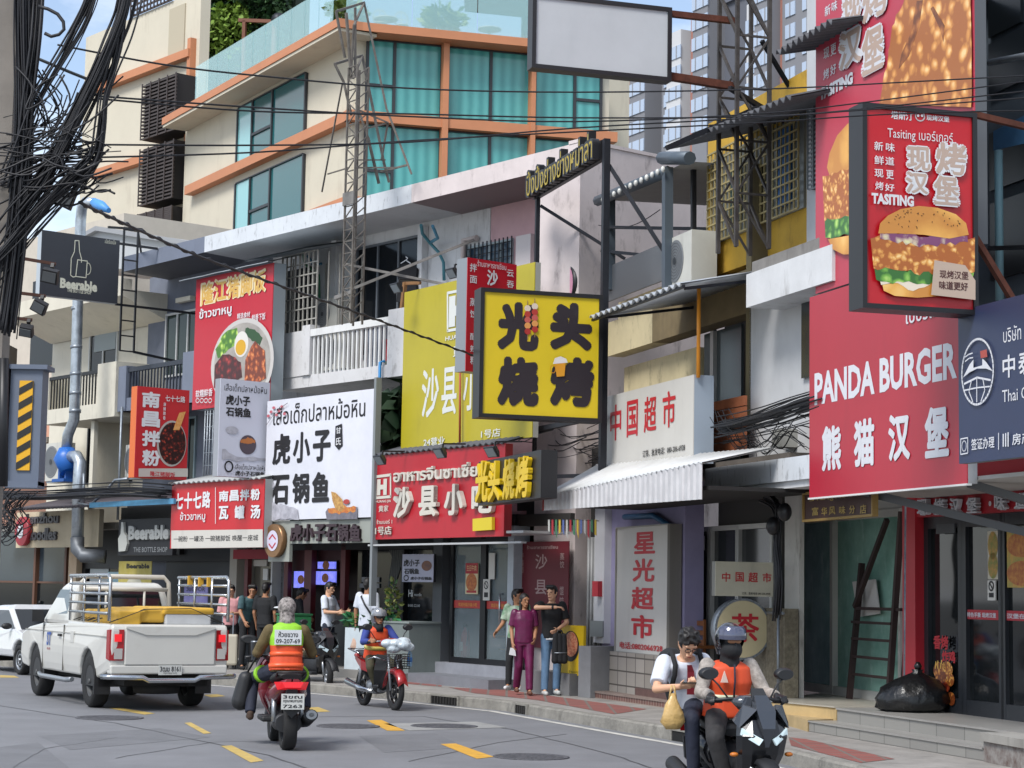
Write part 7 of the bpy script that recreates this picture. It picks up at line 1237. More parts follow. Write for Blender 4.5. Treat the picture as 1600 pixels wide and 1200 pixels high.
b=T.V['wrL']+Vector((-.02,.07,-.06));bg_=MB();[cap(bg_,b+Vector((x,0,-.03)),b+Vector((x*1.1,.01,-.42)),.045,.06)for x in(-.07,0,.07)];K=Th('backpack','black backpack carried in the hand of the man in the black shirt','bag',M_,tuple(b));addpart(K,'pouch',remesh(bg_,.014,2,CBK));K.part('strap',MB().tube([b+Vector((-.06,0,-.02)),b+Vector((-.03,0,.05)),b+Vector((.03,0,.05)),b+Vector((.06,0,-.02))],.012),BLK);K.part('zip',MB().tube([b+Vector((-.1,-.0,-.3))+Vector((0,.06,0)),b+Vector((.1,.06,-.3))],.008),GALV)
G_=stand(806,1078,200)
GRN=mat('#4f7a58',.8,vs=7,c2='#b9c4b4')
T=person(G_,'person in a green and white shirt half hidden behind the woman in purple',dict(elL=(-.24,.0,1.14),wrL=(-.1,.17,1.25),elR=(.24,.05,1.12),wrR=(.3,.2,.98),face=(-.9,.3,0),knR=(.1,.08,.5),anR=(.1,.1,.1)),SK2,HB_,[GRN],CBK,WHT,.5,.98,'people walking on the pavement')
# group at the shops: couple with luggage, man in black, two men in white
def shop_stand(px,off,h):u=fu(px,1000,off);p=U.w(u,-off,0);return LFr(p.x,p.y,h,.16)
C1=shop_stand(359,.75,175);PINKS=mat('#c08a8c',.8,var=.08,vs=8,bump=.6,bs=9)
person(C1,'woman in a pink shirt and dark skirt with luggage, at the left of the group',dict(elL=(-.22,.02,1.12),wrL=(-.08,.2,1.12),elR=(.22,.02,1.12),wrR=(.06,.22,1.08),face=(.2,1,-.15)),SK3,HB_,PINKS,CBK,CBK,.6,.97,'people in front of the noodle counter',bulk=1.08,leg=1.25,hairstyle='short')
C2=shop_stand(386,.8,150);person(C2,'man in a dark teal patterned shirt bending over a red bag',dict(pelvis=(0,-.05,.93),waist=(0,.0,1.07),chest=(0,.08,1.25),neck=(0,.15,1.4),head=(0,.22,1.52),shL=(-.18,.12,1.36),shR=(.18,.12,1.36),elL=(-.26,.18,1.1),wrL=(-.2,.32,.98),elR=(.24,.2,1.1),wrR=(.2,.34,.92),face=(.55,.8,-.25)),SK2,HB_,mat('#1f3a42',.8,vs=14,c2='#3d5a5c'),CBK,CBK,.5,1.02,'people in front of the noodle counter')
C3=shop_stand(413,.7,20);person(C3,'man in black seen from behind, right of the couple with luggage',dict(),SK2,HB_,CBK,CBK,CBK,.5,1.0,'people in front of the noodle counter')
C4=shop_stand(512,.45,110);person(C4,'man in a white shirt reaching forward at the counter behind the parked scooter',dict(elR=(.24,.05,1.15),wrR=(.18,.28,1.15),elL=(-.22,.1,1.12),wrL=(-.14,.32,1.16),face=(.15,1,-.2)),SK3,HB_,CW,NVY,CBK,.5,1.02,'people in front of the noodle counter')
C5=shop_stand(573,.5,35);T=person(C5,'white shirted man with a dark shoulder strap seen from behind, holding a plastic bag',dict(elL=(-.24,-.02,1.14),wrL=(-.24,.0,.88)),SK2,HB_,CW,CBK,CBK,.5,1.07,'people in front of the noodle counter');V=T.V
ST=Th('shoulder_bag','dark shoulder bag worn by the man in white with the plastic bag','bag',C5,tuple(V['chest']));ST.part('strap',MB().tube([V['neck']+Vector((-.1,.02,-.02)),V['neck']+Vector((-.06,-.11,-.06)),V['chest']+Vector((.05,-.15,-.02)),V['waist']+Vector((.17,-.1,0)),V['pelvis']+Vector((.2,.0,.02))],.017),BLK);ST.part('pouch',MB().box(.17,.27,-.08,.12,V['pelvis'].z-.12,V['pelvis'].z+.06),BLK)
def plasticbag(fr,p,h,w,m,label,seed=1):
    r_=random.Random(seed);p=Vector(p);S=[]
    for k,(z,q)in enumerate(((0,.12),(-.12,.3),(-.3,.62),(-.55,.92),(-.8,1.0),(-1.0,.6))):S.append([p+Vector((w*q*math.cos(a)*(1+r_.uniform(-.12,.12)),w*.55*q*math.sin(a)*(1+r_.uniform(-.12,.12)),h*z))for a in(2*math.pi*i/14 for i in range(14))])
    T=Th('plastic_bag',label,'bag',fr,tuple(p));T.part('pouch',MB().loft(S),m);T.part('handle',MB().tube([p+Vector((-w*.3,0,-.04)),p+Vector((-w*.1,0,h*.22)),p+Vector((w*.1,0,h*.22)),p+Vector((w*.3,0,-.04))],.008),m);return T
plasticbag(C5,V['wrL']+Vector((0,.02,-.12)),.34,.13,mat('#b58a72',.4,vs=7,c2='#c9b8a8',spec=.4),'plastic bag with red contents held by the man in white',2)
SHM=shop_stand(455,.15,60);person(SHM,'dark figure leaning under the blue menu screen behind the counter',dict(pelvis=(0,-.1,.93),chest=(0,.05,1.22),neck=(0,.12,1.36),head=(0,.2,1.47),shL=(-.17,.08,1.32),shR=(.17,.08,1.32),elL=(-.22,.1,1.08),wrL=(-.18,.3,1.0),elR=(.22,.1,1.08),wrR=(.18,.3,1.0),face=(0,1,-.4)),SK2,HB_,CBK,CBK,CBK,1.0,1.02,'people in front of the noodle counter')
# luggage
def suitcase(label,fr,x,y,w,d,h,m,rz=0):
    T=Th('suitcase',label,'suitcase',fr,(x,y,.03),'suitcases beside the couple',rz);T.part('shell',MB().box(x-w/2,x+w/2,y-d/2,y+d/2,.07,h),m,bevel=.04);T.part('handle',MB().bar((x-w*.25,y+d*.3,h),(x-w*.25,y+d*.3,h+.4),.02).bar((x+w*.25,y+d*.3,h),(x+w*.25,y+d*.3,h+.4),.02).bar((x-w*.25,y+d*.3,h+.4),(x+w*.25,y+d*.3,h+.4),.025),GALV)
    for a in(-1,1):T.part('wheel',MB().lathe([(.035,-.02),(.035,.02)],(x+a*w*.38,y-d*.25,.035),'x',12),BLK);T.part('wheel',MB().lathe([(.035,-.02),(.035,.02)],(x+a*w*.38,y+d*.25,.035),'x',12),BLK)
    g=MB();[g.box(x-w/2+.05+k*(w-.1)/5-.006,x-w/2+.05+k*(w-.1)/5+.006,y-d/2-.006,y-d/2+.001,.14,h-.08)for k in range(6)];T.part('ribs',g,m)
suitcase('cream hard suitcase beside the woman in pink',C1,.02,.45,.42,.26,.68,mat('#b5ae9c',.4,var=.04));suitcase('dark grey hard suitcase right of the cream one',C1,-.5,.42,.46,.28,.62,mat('#2d3238',.4))
p=C2.loc(C1.w(-.46,.42,.64));T=Th('tote_bag','red brown tote bag standing on the dark suitcase','bag',C1,(-.5,.42,.64));T.part('pouch',MB().loft([[(-.78,.34,.64),(-.24,.34,.64),(-.24,.52,.64),(-.78,.52,.64)],[(-.7,.37,1.0),(-.32,.37,1.0),(-.32,.49,1.0),(-.7,.49,1.0)]],0,False),mat('#8a3a2c',.6,var=.08));T.part('handle',MB().tube([(-.62,.4,1.0),(-.58,.41,1.18),(-.44,.41,1.18),(-.4,.4,1.0)],.012),BLK);T.part('strap',MB().box(-.55,-.52,.33,.338,.65,1.0),BLK)
r_=random.Random(9);S=[];q=NR.w(nu(1424,1090,.42),-.42,.446)
for z,k in((0,.72),(.04,.95),(.15,1.03),(.28,.88),(.38,.58),(.43,.3),(.47,.12),(.5,.16)):
    S.append([q+Vector((.44*k*math.cos(a)*(1+.07*math.sin(5*a+z*22)+r_.uniform(-.05,.05))+z*.16,.33*k*math.sin(a)*(1+.07*math.sin(7*a+z*15)+r_.uniform(-.05,.05)),z))for a in(2*math.pi*i/40 for i in range(40))])
T=Th('rubbish_bag','full black rubbish bag on the grey platform by the burger shop','rubbish bag',WORLD,tuple(q));T.part('pouch',MB().loft(S),mat('#0e0f11',.32,bump=.9,bs=9,spec=.5))
T.part('knot',MB().lathe([(.03,.0),(.05,.05),(.02,.1)],(q.x+.08,q.y,q.z+.49),'z',10),mat('#0e0f11',.35))
# ---------------------------------------------------------------- vehicles
def ringy(y,zc,rx,rz,n=16,p=.75,xc=0):return[(xc+rx*math.copysign(abs(math.cos(t))**p,math.cos(t)),y,zc+rz*math.copysign(abs(math.sin(t))**p,math.sin(t)))for t in(2*math.pi*k/n for k in range(n))]
def ringz(z,yc,rx,ry,n=16,p=.75,xc=0):return[(xc+rx*math.copysign(abs(math.cos(t))**p,math.cos(t)),yc+ry*math.copysign(abs(math.sin(t))**p,math.sin(t)),z)for t in(2*math.pi*k/n for k in range(n))]
TYRE=mat('#1a1a1b',.85,var=.15,bump=.2,bs=60);CHROME=mat('#b9bcc0',.18,metal=1.0);SIL=mat('#8f9398',.35,metal=.7);DPL=mat('#1c1d20',.55);GLP=mat('#101114',.2,coat=.5)
def wheel(T,x,y,r,w,rim,spokes=5,name='wheel',rr=.66,steer=0):
    M=Matrix.Translation((x,y,r))@Matrix.Rotation(R(steer),4,'Z')
    t=MB().lathe([(r*rr,-w*.42),(r*.9,-w*.5),(r*.985,-w*.34),(r,0),(r*.985,w*.34),(r*.9,w*.5),(r*rr,w*.42),(r*rr,-w*.42)],(0,0,0),'x',40,cap=False);o=T.part(name,t.xf(M),TYRE)
    g=MB().lathe([(r*rr+.005,-w*.36),(r*(rr-.06),-w*.38),(r*(rr-.06),w*.38),(r*rr+.005,w*.36),(r*rr+.005,-w*.36)],(0,0,0),'x',36,cap=False)
    for k in range(spokes):
        a=2*math.pi*k/spokes;
        for d in(-.12,.12):g.bar((0,.03*math.cos(a+d*3),.03*math.sin(a+d*3)),(0,r*(rr-.04)*math.cos(a+d),r*(rr-.04)*math.sin(a+d)),.022,w*.3)
    g.lathe([(.035,-w*.5),(.035,w*.5)],(0,0,0),'x',16);g.lathe([(r*.42,w*.3),(r*.42,w*.33),(r*.3,w*.33),(r*.3,w*.3)],(0,0,0),'x',28,cap=False);T.part('rim',g.xf(M),rim,o);return o
def mirror(T,p,q,s=1,m=DPL):T.part('mirror',MB().tube([p,Vector(p).lerp(Vector(q),.5)+Vector((0,-.02,.02)),q],.007).loft([[tuple(Vector(q)+Vector((a*.5,-.015,b*.5)))for a,b in E_],[tuple(Vector(q)+Vector((a,-.03,b)))for a,b in E_],[tuple(Vector(q)+Vector((a*.75,.015,b*.75)))for a,b in E_]]),m)
E_=[(.085*math.cos(t),.05*math.sin(t)+.02)for t in(2*math.pi*k/14 for k in range(14))]
def scooter(fr,label,cat,body,accent,rimm,steer=0,tail=True,lights=True,group='motorcycles in the street',seatm=None,name='motor_scooter'):
    T=Th(name,label,cat,fr,(0,0,0),group);wb=.66
    wheel(T,0,wb,.27,.11,rimm,5,steer=steer);wheel(T,0,-wb,.27,.13,rimm,5)
    T.part('fork',MB().tube([(-.085,wb,.27),(-.075,wb-.1,.6)],.022).tube([(.085,wb,.27),(.075,wb-.1,.6)],.022),SIL)
    T.part('front_fender',MB().loft([[(x,wb+.30*math.cos(a),.27+.30*math.sin(a)+dz)for x,dz in((-.075,-.035),(-.06,.0),(0,.015),(.06,.0),(.075,-.035),(0,-.01))]for a in(R(k)for k in range(20,171,15))],0),DPL)
    T.part('apron',MB().loft([ringz(.33,.40,.09,.07,12),ringz(.46,.49,.15,.10,12,.9),ringz(.60,.565,.19,.12,12,.9),ringz(.74,.60,.205,.13,12,.9),ringz(.86,.565,.185,.11,12,.9),ringz(.95,.49,.13,.08,12,.9),ringz(1.02,.44,.07,.05,12)],0,False),body)
    T.part('nose',MB().loft([[(-.015,.715,.66),(.015,.715,.66),(.015,.68,.66),(-.015,.68,.66)],[(-.05,.755,.80),(.05,.755,.80),(.05,.68,.80),(-.05,.68,.80)],[(-.075,.70,.93),(.075,.70,.93),(.075,.6,.93),(-.075,.6,.93)],[(-.05,.58,1.04),(.05,.58,1.04),(.05,.5,1.03),(-.05,.5,1.03)]],0,False),accent)
    for q in(-1,1):
        P=[(q*.04,.742,.72),(q*.18,.67,.80),(q*.19,.655,.75),(q*.07,.735,.675)];h=T.part('headlight',MB().loft([P,[(a*.98,b-.03,c)for a,b,c in P]],0,False),mat('#aebfc4',.1,spec=.8,emit=.35 if lights else 0));
        T.part('fairing_stripe',MB().loft([[(q*.08,.71,.94),(q*.16,.62,.97),(q*.22,.59,.84),(q*.2,.65,.80)],[(q*.06,.64,.95),(q*.13,.55,.97),(q*.2,.5,.85),(q*.17,.58,.81)]],0,False),accent)
        T.part('side_panel',MB().loft([[(q*(.125+a),y,z)for a,y,z in((0,-.1,.42),(.05,-.1,.55),(.02,-.1,.66),(-.1,-.1,.66),(-.1,-.1,.42))],[(q*(.145+a),y,z)for a,y,z in((0,-.4,.48),(.05,-.4,.6),(.01,-.4,.71),(-.12,-.4,.71),(-.12,-.4,.48))],[(q*(.12+a),y,z)for a,y,z in((0,-.72,.6),(.03,-.72,.68),(0,-.72,.75),(-.1,-.72,.75),(-.1,-.72,.6))],[(q*(.05+a),y,z)for a,y,z in((0,-.95,.72),(.02,-.95,.75),(0,-.95,.79),(-.04,-.95,.79),(-.04,-.95,.72))]]),body)
        T.part('floor_board',MB().box(q*.05,q*.2,-.12,.38,.27,.33),DPL,bevel=.02)
        T.part('grip',MB().tube([(q*.21,.31,.985),(q*.34,.27,.98)],.018),BLK);mirror(T,(q*.17,.34,1.0),(q*.31,.30,1.17));T.part('indicator',MB().ell((q*.22,.60,.60),(.035,.03,.018),10,6),mat('#b5671e',.3))
    T.part('centre_tunnel',MB().loft([ringy(.42,.46,.10,.16),ringy(.2,.43,.1,.14),ringy(-.05,.47,.12,.17),ringy(-.2,.52,.13,.17)]),DPL)
    T.part('seat',MB().loft([ringy(.0,.72,.08,.03),ringy(-.08,.755,.13,.06),ringy(-.3,.76,.15,.055),ringy(-.42,.79,.14,.06),ringy(-.65,.815,.125,.05),ringy(-.82,.81,.09,.03)]),seatm or mat('#141416',.6))
    T.part('handlebar',MB().tube([(-.34,.27,.98),(-.17,.34,1.0),(0,.36,1.0),(.17,.34,1.0),(.34,.27,.98)],.014),BLK);T.part('handle_cowl',MB().loft([ringz(.92,.38,.1,.06),ringz(.985,.385,.17,.08),ringz(1.03,.37,.1,.05)]),accent);T.part('visor',MB().loft([[(-.07,.58,1.0),(.07,.58,1.0),(.05,.50,1.09),(-.05,.50,1.09)],[(-.07,.57,.995),(.07,.57,.995),(.05,.49,1.085),(-.05,.49,1.085)]],0,False),mat('#14161a',.1,spec=.6))
    T.part('engine',MB().loft([ringy(-.3,.33,.11,.1),ringy(-.5,.3,.14,.11),ringy(-.7,.29,.12,.1)],0),mat('#3a3b3e',.5,metal=.5));T.part('exhaust',MB().tube([(.12,-.35,.25),(.17,-.55,.3),(.18,-.95,.40)],[.03,.06,.065],14).tube([(.18,-.95,.40),(.18,-.975,.405)],[.03,.03],10),mat('#28292b',.4,metal=.5));T.part('exhaust_tip',MB().lathe([(.05,-.99),(.05,-.95),(.025,-.95),(.025,-.99)],(.18,0,.405),'y',16),SIL)
    T.part('rear_fender',MB().prism([(-.09,.62),(.09,.62),(.075,.45),(.0,.37),(-.075,.45)],-.97,-.94).box(-.05,.05,-.95,-.75,.55,.68),DPL)
    tl=T.part('tail_light',MB().loft([[(-.16,-.86,.755),(.16,-.86,.755),(.13,-.9,.67),(-.13,-.9,.67)],[(-.10,-1.0,.76),(.10,-1.0,.76),(.07,-1.02,.70),(-.07,-1.02,.70)]],0,False),mat('#b0141c',.3,emit=.5 if tail else.0));T.part('shock',MB().tube([(-.13,-.62,.3),(-.12,-.5,.62)],.025).tube([(.13,-.62,.3),(.12,-.5,.62)],.025),SIL);T.part('grab_rail',MB().tube([(-.12,-.62,.8),(-.13,-.85,.86),(.13,-.85,.86),(.12,-.62,.8)],.013),BLK);return T
def plate(T,y,z,w,h,lines,tilt=0):
    p=T.part('number_plate',MB().box(-w/2,w/2,y-.006,y+.004,z-h/2,z+h/2),mat('#b9bab6',.5));n=len(lines)
    for i,t in enumerate(lines):
        hh=h*.9/n;zt=z+h/2-h*.06-i*hh;T.part('lettering',MB().text(t,-w*.42,zt-hh*.82,w*.42,zt-hh*.08,y-.008,.02),mat('#1a1a1c',.6),p)
def sit(hz=.80,py=-.28,lean=.1,**k):
    J=dict(pelvis=(0,py,hz+.09),waist=(0,py+lean*.25,hz+.24),chest=(0,py+lean*.7,hz+.40),neck=(0,py+lean,hz+.57),head=(0,py+lean+.03,hz+.705),shL=(-.18,py+lean,hz+.53),shR=(.18,py+lean,hz+.53),elL=(-.29,py+lean+.1,hz+.34),elR=(.29,py+lean+.1,hz+.34),wrL=(-.29,.24,1.03),wrR=(.29,.24,1.03),hipL=(-.09,py+.02,hz+.07),hipR=(.09,py+.02,hz+.07),knL=(-.25,py+.42,hz-.08),knR=(.25,py+.42,hz-.08),anL=(-.15,py+.38,.41),anR=(.15,py+.38,.41));J.update(k);return J
def vest(T,m_top,m_bot,split=.5,bands=(),bm=None,label='vest'):
    V,s,sd_=T.V,T.s,T.side;mb=MB();L=[(V['waist'].lerp(V['pelvis'],1.25),.195,.15),(V['waist'],.178,.137),(V['chest'],.196,.148),(V['neck'].lerp(V['chest'],.3),.178,.118),(V['neck'].lerp(V['chest'],.05),.1,.082)];torso(mb,[(c,a*s,b*s)for c,a,b in L],sd_,20)
    me=remesh(mb,.011,3,[m_top,m_bot]);zs=L[0][0].z+(L[-1][0].z-L[0][0].z)*split
    for p in me.polygons:p.material_index=0 if sum(me.vertices[i].co.z for i in p.vertices)/len(p.vertices)>zs else 1
    o=addpart(T,'vest',me)
    for f,h in bands:
        c=L[0][0].lerp(L[-1][0],f);ax=(L[-1][0]-L[0][0]).normalized();t=f*4;i=min(3,int(t));u=t-i
        zz=L[0][0].z+(L[-1][0].z-L[0][0].z)*f;ii=max(k for k in range(4)if L[k][0].z<=zz+1e-6);q=(zz-L[ii][0].z)/max(1e-6,L[ii+1][0].z-L[ii][0].z);a=(L[ii][1]+(L[ii+1][1]-L[ii][1])*q+.008)*s;b=(L[ii][2]+(L[ii+1][2]-L[ii][2])*q+.008)*s;cc=L[ii][0].lerp(L[ii+1][0],q);g=MB();torso(g,[(cc-ax*h/2,a,b),(cc+ax*h/2,a,b)],sd_,28);T.part('reflective_band',g,bm,o)
    return o
def helmet(T,m,visor=None,open_face=True,vz=0):
    s=T.s;hp,HM=T.hp,T.HM;h=MB();h.ell(hp(0,-.01,.04),(.118*s,.138*s,.125*s),20,14,0,HM);cap(h,hp(0,-.06,-.03),hp(0,-.055,-.075),.1*s,.085*s);me=remesh(h,.01,2,m);import bmesh as _b;bb=_b.new();bb.from_mesh(me);inv=HM.transposed();kill=[v for v in bb.verts if(lambda q:(q.y>.035 and q.z<.062)or q.z<-.1)((inv@(v.co-T.hp(0,0,0)))/s)];_b.ops.delete(bb,geom=kill,context='VERTS');bb.to_mesh(me);bb.free();o=addpart(T,'helmet',me)
    if visor:
        P=[]
        for z,r in((.075+vz,.118),(.045+vz,.145),(.0+vz,.152),(-.03+vz,.15)):P.append([hp(r*.86*math.sin(R(a)),r*math.cos(R(a))-.012,z)for a in range(-70,71,14)])
        T.part('visor',MB().loft(P,0,True,False,False),visor,o)
    T.part('chin_strap',MB().tube([hp(-.085,.0,-.02),hp(-.05,.06,-.1),hp(.05,.06,-.1),hp(.085,.0,-.02)],.008),BLK,o);return o
ORV=mat('#c8461e',.6,var=.06,vs=6);LIME=mat('#86bf2a',.6,var=.05,vs=6);REFL=mat('#b9bda0',.4)
def gloves_of(T,m):
    pass
# --- left rider from behind on the red scooter
p=ground(443,1172);FA=LFr(p.x-.11,p.y+.68,-13)
S_=scooter(FA,'dark red scooter seen from behind with its brake light lit','scooter',mat('#6a1420',.25,coat=.6),mat('#3a0c14',.3),BLK,lights=False);S_.ob.scale=(1.2,1,1);plate(S_,-1.03,.55,.21,.17,['3ขณ','กรุงเทพมหานคร','7263'])
KHA=mat('#5b4e30',.85,var=.15,vs=7,bump=.6,bs=9);CAMO=mat('#191616',.85,vs=24,c2='#a8a09c')
T=person(FA,'rider in a lime and orange vest and camouflage hood, seen from behind',sit(.80,-.30,.06,shL=(-.19,-.26,1.30),shR=(.19,-.26,1.30),elL=(-.31,-.16,1.05),elR=(.31,-.16,1.05),knL=(-.31,.28,.74),knR=(.28,.28,.74),anL=(-.35,.08,.37),anR=(.29,.12,.42),neck=(0,-.25,1.40),head=(0,-.22,1.53),chest=(0,-.27,1.22)),SK2,None,KHA,NVY,mat('#3d2d22',.8),1.0,1.0,'riders on motorcycles',bulk=1.12,vox=.007,leg=1.15)
vest(T,LIME,ORV,.53,((.1,.05),(.34,.05)),mat('#d9562a',.4));h=MB();h.ell(T.hp(0,-.01,.035),(.105,.125,.12),16,12,0,T.HM);cap(h,T.hp(0,-.05,-.03),T.hp(0,-.04,-.13),.085,.095);addpart(T,'hood',remesh(h,.01,2,CAMO));T.part('collar',MB().tube([T.hp(0,-.03,-.15),T.hp(0,-.03,-.2)],[.1,.13],16),KHA);T.part('cap_brim',MB().ell(T.hp(-.06,.11,.03),(.08,.09,.015),12,6),WHT)
yb=min(v.co.y for v in T.ob.children[-4].data.vertices)if False else-.30-.16;np_=T.part('name_patch',MB().box(-.15,.15,-.435,-.40,1.15,1.315),mat('#c3c6c9',.6));T.part('lettering',MB().text('ห้วยขวาง',-.11,1.235,.11,1.3,-.438,.015),INK,np_);T.part('lettering',MB().text('09-207-69',-.135,1.165,.135,1.215,-.438,.015),INK,np_)
T.part('trouser_band',MB().tube([(-.22,.04,.81),(-.24,.09,.79)],.1,14).tube([(.2,.04,.81),(.22,.09,.79)],.1,14),LIME);K=Th('shoulder_bag','black bag hanging at the left side of the rider in the lime vest','bag',FA,(-.34,.0,.5));b=MB();cap(b,(-.40,.2,.74),(-.45,.22,.48),.09,.11);addpart(K,'pouch',remesh(b,.014,2,DPL));K.part('strap',MB().tube([(-.40,.2,.78),(-.25,.0,1.1)],.012),BLK);K2=Th('tumbler','dark steel tumbler in the holder left of the rider in the lime vest','tumbler',FA,(-.3,.25,.95),mb=MB().lathe([(.04,0),(.05,.2),(.053,.2),(.053,.22)],(-.3,.25,.95),'z',16),mats=SIL)
# --- black scooter parked by the plants
p=ground(512,1080);h=148;FB_=LFr(p.x-.66*math.sin(R(h)),p.y-.66*math.cos(R(h)),h)
scooter(FB_,'black scooter parked at the kerb between the two riders','scooter',GLP,mat('#222428',.3,coat=.4),SIL,steer=-18,tail=False,lights=False);K=Th('delivery_box','green delivery box on the back of the parked black scooter','box',FB_,(0,-.75,.84));K.part('body',MB().box(-.24,.24,-1.0,-.52,.87,1.28),mat('#1f6b3c',.6,var=.06),bevel=.02);K.part('lid',MB().box(-.25,.25,-1.01,-.51,1.285,1.32),mat('#1a5a33',.6));K.part('lettering',MB().text('eco',-.16,1.0,.16,1.12,-1.003,.02),mat('#8fae96',.5))
# --- underbone with grey helmet rider
p=ground(617,1110);h=154;FC=LFr(p.x-.62*math.sin(R(h)),p.y-.62*math.cos(R(h)),h)
RDM=mat('#8f1a1e',.3,coat=.5);T=Th('motorcycle','red and black underbone motorcycle with a wire basket and chrome rails','motorcycle',FC,(0,0,0),'motorcycles in the street');wheel(T,0,.62,.29,.075,BLK,5,rr=.74,steer=0);wheel(T,0,-.62,.29,.08,BLK,5,rr=.74)
T.part('fork',MB().tube([(-.075,.62,.29),(-.07,.48,.82)],.022).tube([(.075,.62,.29),(.07,.48,.82)],.022),SIL);T.part('front_fender',MB().loft([[(x,.62+.325*math.cos(a),.29+.325*math.sin(a)+dz)for x,dz in((-.085,-.07),(-.065,.0),(0,.02),(.065,.0),(.085,-.07),(0,-.012))]for a in(R(k)for k in range(25,166,14))],0),RDM)
for q in(-1,1):
    T.part('leg_shield',MB().loft([[(q*.07,.45,.80),(q*.2,.36,.82),(q*.19,.33,.80),(q*.06,.40,.78)],[(q*.08,.44,.58),(q*.23,.33,.58),(q*.22,.29,.57),(q*.07,.36,.56)],[(q*.05,.3,.33),(q*.17,.18,.32),(q*.16,.15,.32),(q*.04,.24,.33)]],0,False),DPL);T.part('side_panel',MB().loft([[(q*.05,.0,.6),(q*.12,.0,.62),(q*.11,.0,.5),(q*.05,.0,.5)],[(q*.06,-.45,.7),(q*.14,-.45,.7),(q*.13,-.45,.56),(q*.06,-.45,.56)],[(q*.03,-.85,.76),(q*.08,-.85,.76),(q*.07,-.85,.7),(q*.03,-.85,.7)]],0,False),RDM);T.part('grip',MB().tube([(q*.2,.32,1.0),(q*.33,.26,.99)],.017),BLK);mirror(T,(q*.2,.33,1.01),(q*.33,.29,1.2));T.part('crash_bar',MB().tube([(q*.06,.46,.72),(q*.27,.42,.78),(q*.32,.3,.74)],.012),CHROME);T.part('shock',MB().tube([(q*.1,-.6,.3),(q*.1,-.5,.65)],.028),SIL)
T.part('handlebar',MB().tube([(-.33,.26,.99),(-.15,.35,1.01),(.15,.35,1.01),(.33,.26,.99)],.013),SIL);T.part('headlight_cowl',MB().loft([ringy(.32,.98,.17,.07),ringy(.42,.98,.15,.08),ringy(.5,.95,.09,.06)]),RDM);T.part('headlight',MB().ell((0,.49,.955),(.1,.04,.055),14,8),mat('#b9c4c6',.1,spec=.8));T.part('seat',MB().loft([ringy(.05,.72,.07,.03),ringy(-.1,.76,.12,.05),ringy(-.5,.79,.12,.05),ringy(-.8,.82,.09,.03)]),mat('#2d2f33',.6));T.part('engine',MB().loft([ringy(.15,.32,.08,.08),ringy(-.1,.3,.14,.1),ringy(-.25,.32,.12,.1)]),SIL);T.part('exhaust',MB().tube([(.12,.0,.25),(.15,-.35,.27),(.17,-.9,.36)],[.025,.04,.055],12),CHROME);T.part('rear_rack',MB().tube([(-.15,-.5,.8),(-.17,-.9,.86),(.17,-.9,.86),(.15,-.5,.8)],.013).tube([(-.3,-.3,.6),(-.32,-.8,.72)],.013),CHROME);T.part('tail_light',MB().ell((0,-.9,.76),(.07,.04,.04),10,6),mat('#8f1a1e',.3))
b=MB();
for k in range(7):z=.62+k*.035;b.tube([(-.15,.52,z),(-.17,.75,z),(.17,.75,z),(.15,.52,z)],.005,5)
for k in range(9):x=-.16+k*.04;b.tube([(x,.75,.62),(x,.76,.84)],.004,5)
T.part('basket',b,BLK);T.part('engine_case',MB().ell((0,.02,.33),(.13,.16,.12),12,8),DPL)
K=Th('plastic_parcel','shiny plastic wrapped parcel heaped over the handlebar of the underbone motorcycle','parcel',FC,(0,.55,.9));b=MB();r_=random.Random(3);[b.ell((r_.uniform(-.17,.17),r_.uniform(.48,.68),r_.uniform(.9,1.03)),(.12,.1,.07),10,7)for _ in range(7)];addpart(K,'wrapping',remesh(b,.014,1,mat('#b3bdc4',.15,spec=.8,bump=.8,bs=14)))
K=Th('water_bottle','clear blue water bottle hanging by the basket of the underbone motorcycle','bottle',FC,(-.24,.55,.72));K.part('bottle',MB().lathe([(.035,0),(.04,.02),(.04,.18),(.015,.23),(.015,.25)],(-.25,.55,.64),'z',14),mat('#8fb3cf',.1,spec=.7,alpha=.8));K.part('label',MB().lathe([(.042,.07),(.042,.14)],(-.25,.55,.64),'z',14),mat('#3f74b5',.5))
OLV=mat('#3d3a28',.85,var=.15,vs=7,bump=.6,bs=9);BLU=mat('#2f3f86',.8,var=.1,vs=7)
T=person(FC,'rider in an orange vest with a silver helmet and dark glasses, facing the street',sit(.72,-.22,.08,face=(-.15,1,-.03),elL=(-.3,-.0,1.04),elR=(.3,-.0,1.04),wrL=(-.29,.24,1.06),wrR=(.29,.24,1.06)),SK2,None,BLU,OLV,BLK,1.0,.95,'riders on motorcycles',vox=.008);vest(T,ORV,ORV,.5,((.36,.06),),mat('#c9b860',.4));helmet(T,mat('#9a9ea3',.2,metal=.6),mat('#8d8f93',.1,metal=.3),vz=.06);T.part('sunglasses',MB().loft([[T.hp(-.075,.05,.03),T.hp(-.07,.05,-.005)],[T.hp(-.03,.106,.032),T.hp(-.03,.106,-.012)],[T.hp(.03,.106,.032),T.hp(.03,.106,-.012)],[T.hp(.075,.05,.03),T.hp(.07,.05,-.005)]],0,False,False,False),BLK);T.part('neck_cover',MB().tube([T.hp(0,0,-.1),T.hp(0,.0,-.22)],[.07,.1],14),CBK)
